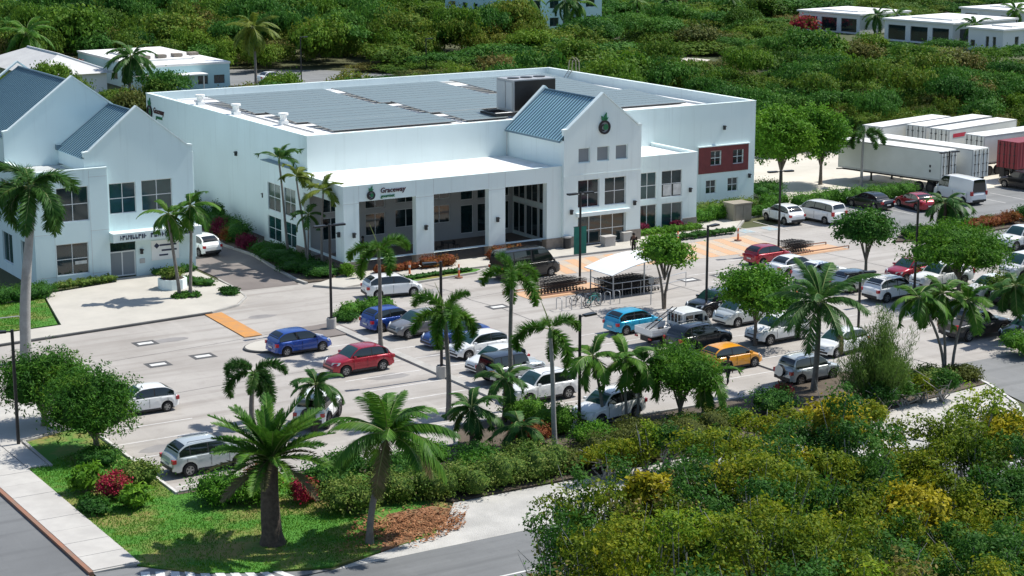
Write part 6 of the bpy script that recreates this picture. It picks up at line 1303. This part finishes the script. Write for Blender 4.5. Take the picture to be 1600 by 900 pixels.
# corner lawn planting
bush('broad green bush behind the silver SUV rear', -29.9,-52.6,1.6,1.5,'leaf_mid',40,n=2200); bush('clipped green bush left of the date palm', -28.2,-53.4,1.5,1.5,'leaf_bright',41,n=2000); bush('red flowering bush behind the date palm trunk', -26.6,-54.8,.8,1.3,'leaf_flower',42); bush('orange croton behind the silver SUV', -27.4,-51.6,.9,1.3,'leaf_croton',43); bush('glossy variegated bush right of the date palm', -25.3,-57.0,1.5,1.5,'leaf_varieg',44,n=2200); bush('dark bush between the date palm and the hedge', -25.0,-54.0,1.5,1.6,'leaf_dark',45,n=2000)
bush('bird of paradise clump at the pavement bend', -35.0,-47.6,.9,1.5,'leaf_bright',46,leaf=.4,n=420,asp=.35); bush('red ti plant cluster among the corner shrubs', -34.2,-49.4,.85,1.3,'leaf_flower',47); bush('yellow green shrub at the lot kerb', -32.4,-47.9,1.2,1.2,'leaf_varieg',48,n=1700); bush('low shrub with broad leaves on the lawn corner', -33.9,-51.2,.8,1.2,'leaf_bright',49,leaf=.38,n=360,asp=.35); bush('dark green mound under the nearer feathery tree', -32.9,-43.6,1.4,.8,'leaf_dark',50); bush('ground cover round the pavement corner', -35.6,-50.4,.8,.5,'leaf_dark',51,ry=1.8)
hedge('long variegated hedge along the gravel verge', [(-24.2,-56.6),(-20.3,-57.6),(-13.5,-57.5)], 1.5, 1.5, 'leaf_varieg', 52, dens=60, wav=.2); hedge('hedge continuing right along the gravel verge', [(-13.2,-57.4),(-6.5,-57.2),(-2.0,-56.8)], 1.6, 1.4, 'leaf_olive', 53, dens=60, wav=.25)
bs = [(-21.5,-54.0,1.5,1.5,'leaf_dark','deep green shrub behind the windblown coconut palm'),(-19.0,-53.2,1.5,1.4,'leaf_mid','green shrub in the middle of the planting bed'),(-16.6,-54.6,1.5,1.3,'leaf_dark','dark shrub below the small bushy palm'),(-14.6,-55.6,1.4,1.3,'leaf_varieg','variegated shrub near the low bed palm'),(-17.6,-55.8,1.3,1.2,'leaf_mid','leafy shrub behind the long hedge'),(-11.9,-52.0,1.3,1.1,'leaf_croton','pinkish brown croton beside the bright hedge'),(-9.4,-54.4,1.4,1.2,'leaf_mid','shrub between the pale-trunked palm and the SUV'),(-7.2,-55.2,1.5,1.3,'leaf_olive','olive shrub behind the right verge hedge'),(-4.2,-55.4,1.5,1.1,'leaf_dark','dark low shrub under the slender palms'),(-1.0,-55.4,1.3,1.0,'leaf_dark','dark low shrub under the windswept feathery tree'),(2.5,-54.6,1.5,1.4,'leaf_dark','deep green shrub behind the silver SUV with spare wheel'),(-22.9,-52.0,1.2,1.2,'leaf_dark','dark shrub at the left end of the planting bed'),(4.4,-53.2,.7,1.1,'leaf_flower','magenta shrub beside the large coconut palm'),(11.5,-53.8,1.5,1.0,'leaf_varieg','glossy shrub on the entry island'),(14.6,-54.6,1.6,1.0,'leaf_varieg','low leafy shrub below the three thin palms'),(16.8,-54.9,1.3,.9,'leaf_olive','olive shrub at the tip of the entry island'),(13.2,-52.2,1.2,.8,'leaf_dark','dark shrub at the back of the entry island'),(24.5,-52.6,1.7,1.5,'leaf_mid','green shrub mass at the right edge by the entry road')]
for k, (x, y, r, h, lm, lab) in enumerate(bs): bush(lab, x, y, r, h, lm, 200+k, n=1700, z=.08)
hedge('bright yellow green clipped hedge beside the pale-trunked palm', [(-10.8,-48.4),(-9.5,-52.2)], 1.6, 1.5, 'leaf_bright', 54, dens=60)
hedge('red and green planting on the right island', [(50.6,-19.8),(56.5,-19.6)], 1.6, .85, 'leaf_croton', 55, z=.12); bush('round clipped shrub at the end of the right island', 59.8,-19.3,1.3,1.3,'leaf_dark',56,z=.12); bush('dark red shrub beside the round clipped shrub', 57.4,-19.5,1.0,1.1,'leaf_croton',57,z=.12); bush('dark green mound at the left tip of the right island', 45.9,-19.9,1.6,1.0,'leaf_dark',58,z=.12); hedge('low green planting behind the stout palm', [(50.5,-18.6),(56,-18.9)], .9, .7, 'leaf_mid', 59, z=.12)
bush('pink bougainvillea on the grey house corner', 24.6,128,1.5,4.0,'leaf_flower',61,leaf=.4,n=900,z=0); bush('red flowering bushes at the left villa', 171.5,143,3.0,3.0,'leaf_flower',62,leaf=.6,n=700,z=0)

# ================================================================ thicket on the near side of the road (one tangled mass)
THK = [(-24.21, -75.22, 7.09, 1.38), (-21.71, -74.6, 8.09, 1.91), (-19.8, -75.19, 8.34, 2.9), (-17.0, -74.26, 7.87, 2.54), (-15.34, -74.58, 7.47, 2.42), (-12.83, -74.53, 8.49, 2.66), (-10.94, -75.12, 8.58, 2.77), (-7.99, -74.45, 6.27, 2.61), (-5.61, -74.97, 5.83, 2.34), (-1.9, -74.19, 6.37, 2.04), (0.61, -74.06, 5.61, 2.53), (2.36, -74.79, 5.71, 2.25), (-26.05, -76.87, 5.99, 1.54), (-23.51, -76.43, 6.48, 2.57), (-21.76, -76.42, 6.8, 2.8), (-19.83, -76.66, 8.0, 2.73), (-18.21, -77.34, 8.59, 2.75), (-15.93, -77.66, 7.65, 2.31), (-13.74, -77.33, 7.41, 2.77), (-11.42, -76.82, 7.8, 2.62), (-8.85, -76.39, 5.49, 2.41), (-6.84, -77.3, 6.59, 2.5), (-4.99, -77.48, 6.12, 2.51), (-3.05, -77.73, 5.33, 2.21), (1.46, -76.37, 5.13, 2.36), (-28.47, -79.27, 5.67, 1.48), (-26.24, -78.8, 6.49, 1.42), (-24.97, -79.92, 7.67, 2.88), (-22.68, -79.42, 7.97, 2.32), (-21.28, -80.27, 7.72, 2.53), (-18.83, -79.3, 7.48, 2.58), (-16.74, -79.17, 6.96, 1.92), (-14.98, -79.22, 6.52, 2.15), (-12.94, -79.35, 6.78, 2.26), (-11.15, -79.71, 5.79, 2.2), (-8.33, -79.06, 5.94, 2.47), (-6.45, -79.8, 5.86, 2.7), (-4.44, -80.0, 5.38, 2.6), (-2.06, -79.78, 5.16, 2.73), (-30.18, -81.93, 6.04, 1.37), (-28.29, -81.88, 6.54, 1.31), (-27.14, -82.45, 7.45, 2.71), (-25.48, -83.01, 7.76, 2.71), (-22.75, -82.01, 7.39, 2.03), (-20.97, -82.03, 7.46, 2.25), (-19.52, -82.63, 7.41, 2.82), (-18.33, -83.29, 6.86, 2.78), (-15.25, -82.61, 5.66, 2.83), (-12.85, -82.11, 4.96, 2.56), (-11.3, -82.84, 5.6, 2.13), (-8.91, -82.36, 5.37, 2.71), (-6.44, -81.85, 4.32, 2.82), (-3.64, -81.86, 4.1, 1.91), (-32.85, -86.53, 6.91, 1.53), (-30.96, -86.14, 6.74, 1.51), (-29.56, -86.4, 7.23, 2.38), (-27.55, -86.24, 8.0, 2.43), (-25.79, -86.53, 7.56, 2.82), (-22.92, -85.48, 7.91, 2.53), (-21.8, -86.72, 7.93, 2.17), (-19.32, -86.12, 6.89, 2.68), (-18.24, -86.71, 6.93, 2.02), (-15.14, -85.24, 4.9, 1.99), (-14.04, -86.29, 5.86, 2.25), (-11.31, -85.86, 5.34, 2.09), (-9.99, -86.6, 5.15, 2.62), (-34.59, -90.67, 8.53, 1.39), (-32.23, -89.55, 8.2, 2.7), (-30.96, -90.11, 8.61, 2.4), (-29.22, -90.13, 8.35, 2.36), (-27.56, -89.94, 8.22, 1.97), (-26.03, -90.12, 7.98, 2.84), (-23.7, -89.36, 7.51, 2.16), (-22.99, -90.6, 7.49, 2.56), (-19.87, -89.53, 6.34, 2.63), (-18.94, -90.63, 6.64, 1.9), (-16.16, -89.56, 6.62, 1.99), (-14.22, -89.39, 6.11, 1.92), (-13.14, -90.61, 5.57, 2.57), (-12.16, -59.39, 2.08, 1.4), (-11.19, -59.72, 2.01, 1.36), (-9.96, -59.75, 2.43, 1.03), (-8.77, -60.08, 2.33, 1.12), (-7.85, -60.65, 2.12, 1.38), (-6.16, -60.44, 1.9, 1.18), (-5.01, -60.95, 2.0, 1.49), (-2.47, -59.75, 1.66, 1.35), (-0.69, -59.89, 2.02, 1.24), (1.49, -59.48, 1.65, 1.05), (3.48, -59.45, 2.02, 1.22), (4.28, -60.77, 1.77, 1.1), (5.49, -57.83, 1.36, 1.18), (7.42, -57.87, 1.69, 1.07), (9.82, -57.35, 1.39, 0.99), (11.04, -57.54, 1.47, 0.97), (12.4, -57.82, 1.74, 0.96)]
leafmat('leaf_thicket_lime', [(.06,.13,.012), (.14,.25,.016), (.27,.36,.022), (.46,.46,.035)], nscale=.5, trans=.4)
leafmat('leaf_thicket_brown', [(.08,.10,.025), (.15,.16,.035), (.23,.19,.055), (.32,.23,.09)], nscale=.6, trans=.3)
rng = np.random.default_rng(77); TV = {'leaf_thicket':[], 'leaf_thicket_dark':[], 'leaf_thicket_lime':[], 'leaf_thicket_brown':[]}; br = MB()
for i, (x, y, h, r) in enumerate(THK):
    lobes = []; h *= rng.uniform(.80,1.08)
    for k in range(8):
        a = rng.uniform(0,6.28); q = (rng.uniform(.3,.85) if k else .1)*r; lobes.append((x+q*math.cos(a), y+q*math.sin(a), h*(rng.uniform(.50,.88) if k else .9), r*rng.uniform(.22,.40), r*rng.uniform(.22,.40), min(1.0,h*.3)*rng.uniform(.4,.75)))
    u = rng.random(); lim = .70 if x > -6 else .80; kind = 'leaf_thicket' if u < .38 else 'leaf_thicket_dark' if u < lim else 'leaf_thicket_lime' if u < .88 else 'leaf_thicket_brown'
    V = crown(rng, lobes, int((48 if kind == 'leaf_thicket_brown' else 110)*r), 17, .17, .155, .55, flat=.6, low=-.8, shell=(.72,1.12), rnd=.7, outb=1.0); TV[kind].append(V)
    V = crown(rng, lobes, int(12*r), 9, .16, .20, .55, flat=.7, low=-.8, shell=(1.05,1.45), rnd=.9); TV[kind].append(V)
    for k in range(8):
        l = lobes[k % 8]; j = rng.normal(size=3)*.3; br.tube([(x+rng.normal()*.15,y+rng.normal()*.15,0),(x+(l[0]-x)*.45+j[0],y+(l[1]-y)*.45+j[1],l[2]*.5),(l[0]+j[1],l[1]+j[2],l[2]+.3*l[5])], [.075,.05,.018], 5, False)
        br.tube([(x+(l[0]-x)*.6+j[0],y+(l[1]-y)*.6+j[1],l[2]*.65),(l[0]+rng.normal()*.7,l[1]+rng.normal()*.7,l[2]+rng.uniform(.4,1.5)*l[5])], [.03,.010], 4, False)
for lm, lab in (('leaf_thicket','tangled olive green thicket filling the lower right in front of the road'),('leaf_thicket_dark','darker green growth within the lower right thicket'),('leaf_thicket_lime','lime green growth within the lower right thicket'),('leaf_thicket_brown','brownish sparse growth within the lower right thicket')): tag(foliage('thicket', np.vstack(TV[lm]), lm), lab, 'thicket', kind='stuff')
o = br.build('thicket_branches', 'palm_trunk_pale'); tag(o, 'bare grey branches inside the lower right thicket', 'branches', kind='stuff')
for k, (x, y, r, h, z, lab) in enumerate([(-10.08, -74.2, 1.5, 2.6, 5.01, 'yellow flowering bush rising before the casuarina'), (0.26, -74.5, 1.8, 2.2, 3.04, 'yellow leaved bush at the right edge of the thicket'), (-10.75, -79.8, 1.7, 2.2, 3.02, 'golden patch of bush in the middle of the thicket'), (-14.16, -75.4, 1.2, 1.8, 4.68, 'yellow green bush left of the tallest thicket bush'), (-21.89, -76.6, 1.0, 1.5, 5.17, 'small yellowing bush at the left of the thicket')]): bush(lab, x, y, r, h, 'leaf_yellow', 300+k, leaf=.22, n=1500, z=z)

# ================================================================ lawn grass and mulch chips
def inpoly(px, py, poly):
    c = np.zeros(len(px), bool); n = len(poly)
    for i in range(n):
        x0, y0 = poly[i]; x1, y1 = poly[(i+1) % n]; k = ((y0 > py) != (y1 > py)) & (px < (x1-x0)*(py-y0)/(y1-y0+1e-12)+x0); c ^= k
    return c
rng = np.random.default_rng(9)
def grassfield(poly, n, lm, label, z, bare=None):
    xs = [p_[0] for p_ in poly]; ys = [p_[1] for p_ in poly]; px = rng.uniform(min(xs),max(xs),n); py = rng.uniform(min(ys),max(ys),n); k = inpoly(px, py, poly)
    if bare is not None: k &= ~inpoly(px, py, bare) | (rng.random(n) < .06)
    f = np.sin(px*.9+1)+np.sin(py*1.1)+np.sin(px*.5+py*.7); k &= rng.random(n) < np.clip(.75+.25*f, .12, 1); px, py = px[k], py[k]; n = len(px); C = np.column_stack([px,py,np.full(n,z)]); d = unit(rng.normal(size=(n,3))*.5+np.array([0,0,1.])); s = unit(np.cross(d, rng.normal(size=(n,3))))*.018; l = rng.uniform(.05,.12,size=(n,1)); V = np.empty((n,4,3)); V[:,0] = C-s; V[:,1] = C+s; V[:,2] = C+d*l+s*.3; V[:,3] = C+d*l-s*.3
    tag(foliage('grass', V.reshape(-1,3), lm), label, 'grass', kind='stuff')
grassfield([(-36.3,-42.7),(-31.4,-40),(-31.5,-50.4),(-24,-52),(-23.4,-62.0),(-29.3,-63.2),(-32.3,-62.2),(-34.6,-60.9),(-36.5,-58.6)], 60000, 'grass', 'short green grass on the corner lawn', .035, [(-24.8,-58.0),(-21.2,-58.3),(-22.2,-61.2),(-25.0,-62.6),(-27.3,-62.9),(-25.2,-59.8)])
grassfield([(-22.9,-3.8),(-24.9,-12.9),(-30,-13.2),(-40,-13.8),(-40,-6),(-25,-5)], 30000, 'grass', 'bright green grass on the lawn before the office', .15)
n = 2800; px = rng.normal(-23.7,1.7,n); py = rng.normal(-60.5,1.1,n); k = inpoly(px, py, [(-25.4,-57.6),(-21.0,-58.0),(-19.8,-59.0),(-21.8,-61.9),(-25.0,-63.2),(-29.2,-63.3),(-27.6,-60.8),(-26.2,-59.0)]); px, py = px[k], py[k]
leafmat('chip', [(.13,.065,.035), (.23,.11,.055), (.34,.16,.08), (.42,.27,.15)], nscale=2, trans=0., rough=.9)
tag(foliage('mulch_chips', leaves(rng, np.column_stack([px,py,np.full(len(px),.08)]), np.tile([0,0,1.],(len(px),1)), .22, .35, .35), 'chip'), 'fallen russet leaves and mulch round the coconut palm', 'mulch', kind='stuff')

# ================================================================ scrubland behind, one mass of low trees to the top of the view
leafmat('leaf_scrub2', [(.035,.060,.016), (.08,.11,.024), (.13,.145,.03), (.18,.155,.04), (.21,.15,.055)], nscale=.05, trans=.3); leafmat('leaf_scrub3', [(.04,.11,.012), (.08,.18,.016), (.14,.24,.02), (.20,.27,.026)], nscale=.05, trans=.32); leafmat('leaf_scrub4', [(.018,.07,.012), (.038,.13,.018), (.07,.185,.024), (.11,.22,.03)], nscale=.08, trans=.3)
rng = np.random.default_rng(5); hx, hy = math.sin(.5515), math.cos(.5515); rows = []; d = 158.
KEEP = [(-8,47,-6,36.5),(-25,-2,-6,32),(41,66,97,126),(27,45,108,142),(12,26,109,138),(100,125,116,123),(114,125,103,117),(103,111,161,173),(110,122,157,177),(121,142,163,180),(174,192,134,151),(172,194,108,125),(206,234,122,142),(173,194,94,103),(54,100,200,222),(50,100,238,272)]
YARD = [(45,-36),(112,-36),(112,16),(72,22),(46,20)]
while d < 500:
    st = d/(76. if rng.random() < .8 else 55.); half = .36*d; u = -half
    while u < half:
        x = -64.07+hx*d+hy*u+rng.normal()*st*.33; y = -134.86+hy*d-hx*u+rng.normal()*st*.33; u += st
        if y < 1.0 or any(a-(20 if a > 170 else 12 if a > 109 else 3.5) < x < b+2 and c-(20 if a > 170 else 12 if a > 109 else 17 if 20 < a < 30 else 6) < y < e+2 for a,b,c,e in KEEP): continue
        if inpoly(np.array([x]), np.array([y]), YARD)[0]: continue
        if y < 40 and x < 46: continue
        rows.append((x, y, d, st))
    d += st*.92
for _ in range(900):                                        # the same scrub goes on beside the near road, to the right of the thicket and beyond the lot
    x, y = rng.uniform(12,130), rng.uniform(-120,-36)
    if y < -76 or (y > -61.5 and x > 34 and y < -40): rows.append((x, y, 170., 2.9))
plants = bpy.data.collections.new('scrub_plants')          # twelve plant shapes, scattered by the modifier below
for v in range(16):
    lobes = []; n = 4+v % 3
    for i in range(n):
        a = 6.283*i/n+rng.uniform(-.5,.5); q = rng.uniform(.25,.62); lobes.append((q*math.cos(a), q*math.sin(a), rng.uniform(.40,.72), rng.uniform(.34,.55), rng.uniform(.34,.55), rng.uniform(.26,.42)) if v < 12 else (q*1.2*math.cos(a), q*1.2*math.sin(a), rng.uniform(.72,.9), rng.uniform(.34,.5), rng.uniform(.34,.5), rng.uniform(.08,.14)))
    lobes.append((0,0,.55,.5,.5,.45) if v < 12 else (0,0,.9,.5,.5,.12)); V = crown(rng, lobes, 230, 14, .075, .088 if v < 12 else .08, .62, flat=.8, low=-.35, shell=(.80,1.06), rnd=.6, outb=1.0)
    me = quads_mesh('scrub_plant', V); me.materials.append(MATS[('leaf_scrub','leaf_scrub','leaf_scrub2','leaf_scrub3','leaf_scrub','leaf_scrub4')[v % 6] if v < 12 else ('leaf_scrub3','leaf_scrub4','leaf_scrub','leaf_scrub4')[v-12]]); plants.objects.link(bpy.data.objects.new('scrub_plant_%02d' % v, me))
pts = []; rot = []; sc = []; idx = []
for (x, y, d, st) in rows:
    nz_ = math.sin(x*.045+1.3)*math.cos(y*.05)+.6*math.sin(x*.11+y*.08); r = st*rng.uniform(.62,1.0); big = rng.random() < .2; h = max(1.4, rng.uniform(1.5,3.2)+.8*nz_+(2.8 if x < 108 and y > 126 else -.8 if x < 60 and y < 110 else -.7 if x > 125 else 0)); h, r = (h+rng.uniform(1.2,3.4), r*1.35) if big else (h, r*rng.choice((.75,1.,1.1))); pts.append((x,y,-.1)); rot += [0,0,rng.uniform(0,6.28)]; sc += [r,r*rng.uniform(.85,1.15),h]; idx.append(int(rng.integers(12,16)) if big and rng.random() < .6 else int(rng.integers(12)))
me = bpy.data.meshes.new('scrubland'); me.from_pydata(pts, [], []); a = me.attributes.new('rot', 'FLOAT_VECTOR', 'POINT'); a.data.foreach_set('vector', rot); a = me.attributes.new('sc', 'FLOAT_VECTOR', 'POINT'); a.data.foreach_set('vector', sc); a = me.attributes.new('idx', 'INT', 'POINT'); a.data.foreach_set('value', idx)
o = tag(link('scrubland', me), 'dense green scrub and low trees stretching away behind the buildings', 'scrub', kind='stuff')
ng = bpy.data.node_groups.new('scatter_plants', 'GeometryNodeTree'); ng.interface.new_socket('Geometry', in_out='INPUT', socket_type='NodeSocketGeometry'); ng.interface.new_socket('Geometry', in_out='OUTPUT', socket_type='NodeSocketGeometry')
gi = ng.nodes.new('NodeGroupInput'); go = ng.nodes.new('NodeGroupOutput'); ci = ng.nodes.new('GeometryNodeCollectionInfo'); ci.inputs['Collection'].default_value = plants; ci.inputs['Separate Children'].default_value = True; ci.inputs['Reset Children'].default_value = True
ip = ng.nodes.new('GeometryNodeInstanceOnPoints'); ip.inputs['Pick Instance'].default_value = True
def attr(nm, ty):
    q = ng.nodes.new('GeometryNodeInputNamedAttribute'); q.data_type = ty; q.inputs['Name'].default_value = nm; return next(s_ for s_ in q.outputs if s_.enabled and s_.name == 'Attribute')
er = ng.nodes.new('FunctionNodeEulerToRotation'); ng.links.new(attr('rot','FLOAT_VECTOR'), er.inputs[0]); ng.links.new(er.outputs[0], ip.inputs['Rotation']); ng.links.new(attr('sc','FLOAT_VECTOR'), ip.inputs['Scale']); ng.links.new(attr('idx','INT'), ip.inputs['Instance Index'])
ng.links.new(gi.outputs[0], ip.inputs['Points']); ng.links.new(ci.outputs[0], ip.inputs['Instance']); ng.links.new(ip.outputs[0], go.inputs[0]); o.modifiers.new('scatter', 'NODES').node_group = ng
print('scrub bushes', len(rows), 'thicket', len(THK), 'objects', len(bpy.data.objects), 'tris', sum(len(m_.polygons)*2 for m_ in bpy.data.meshes))
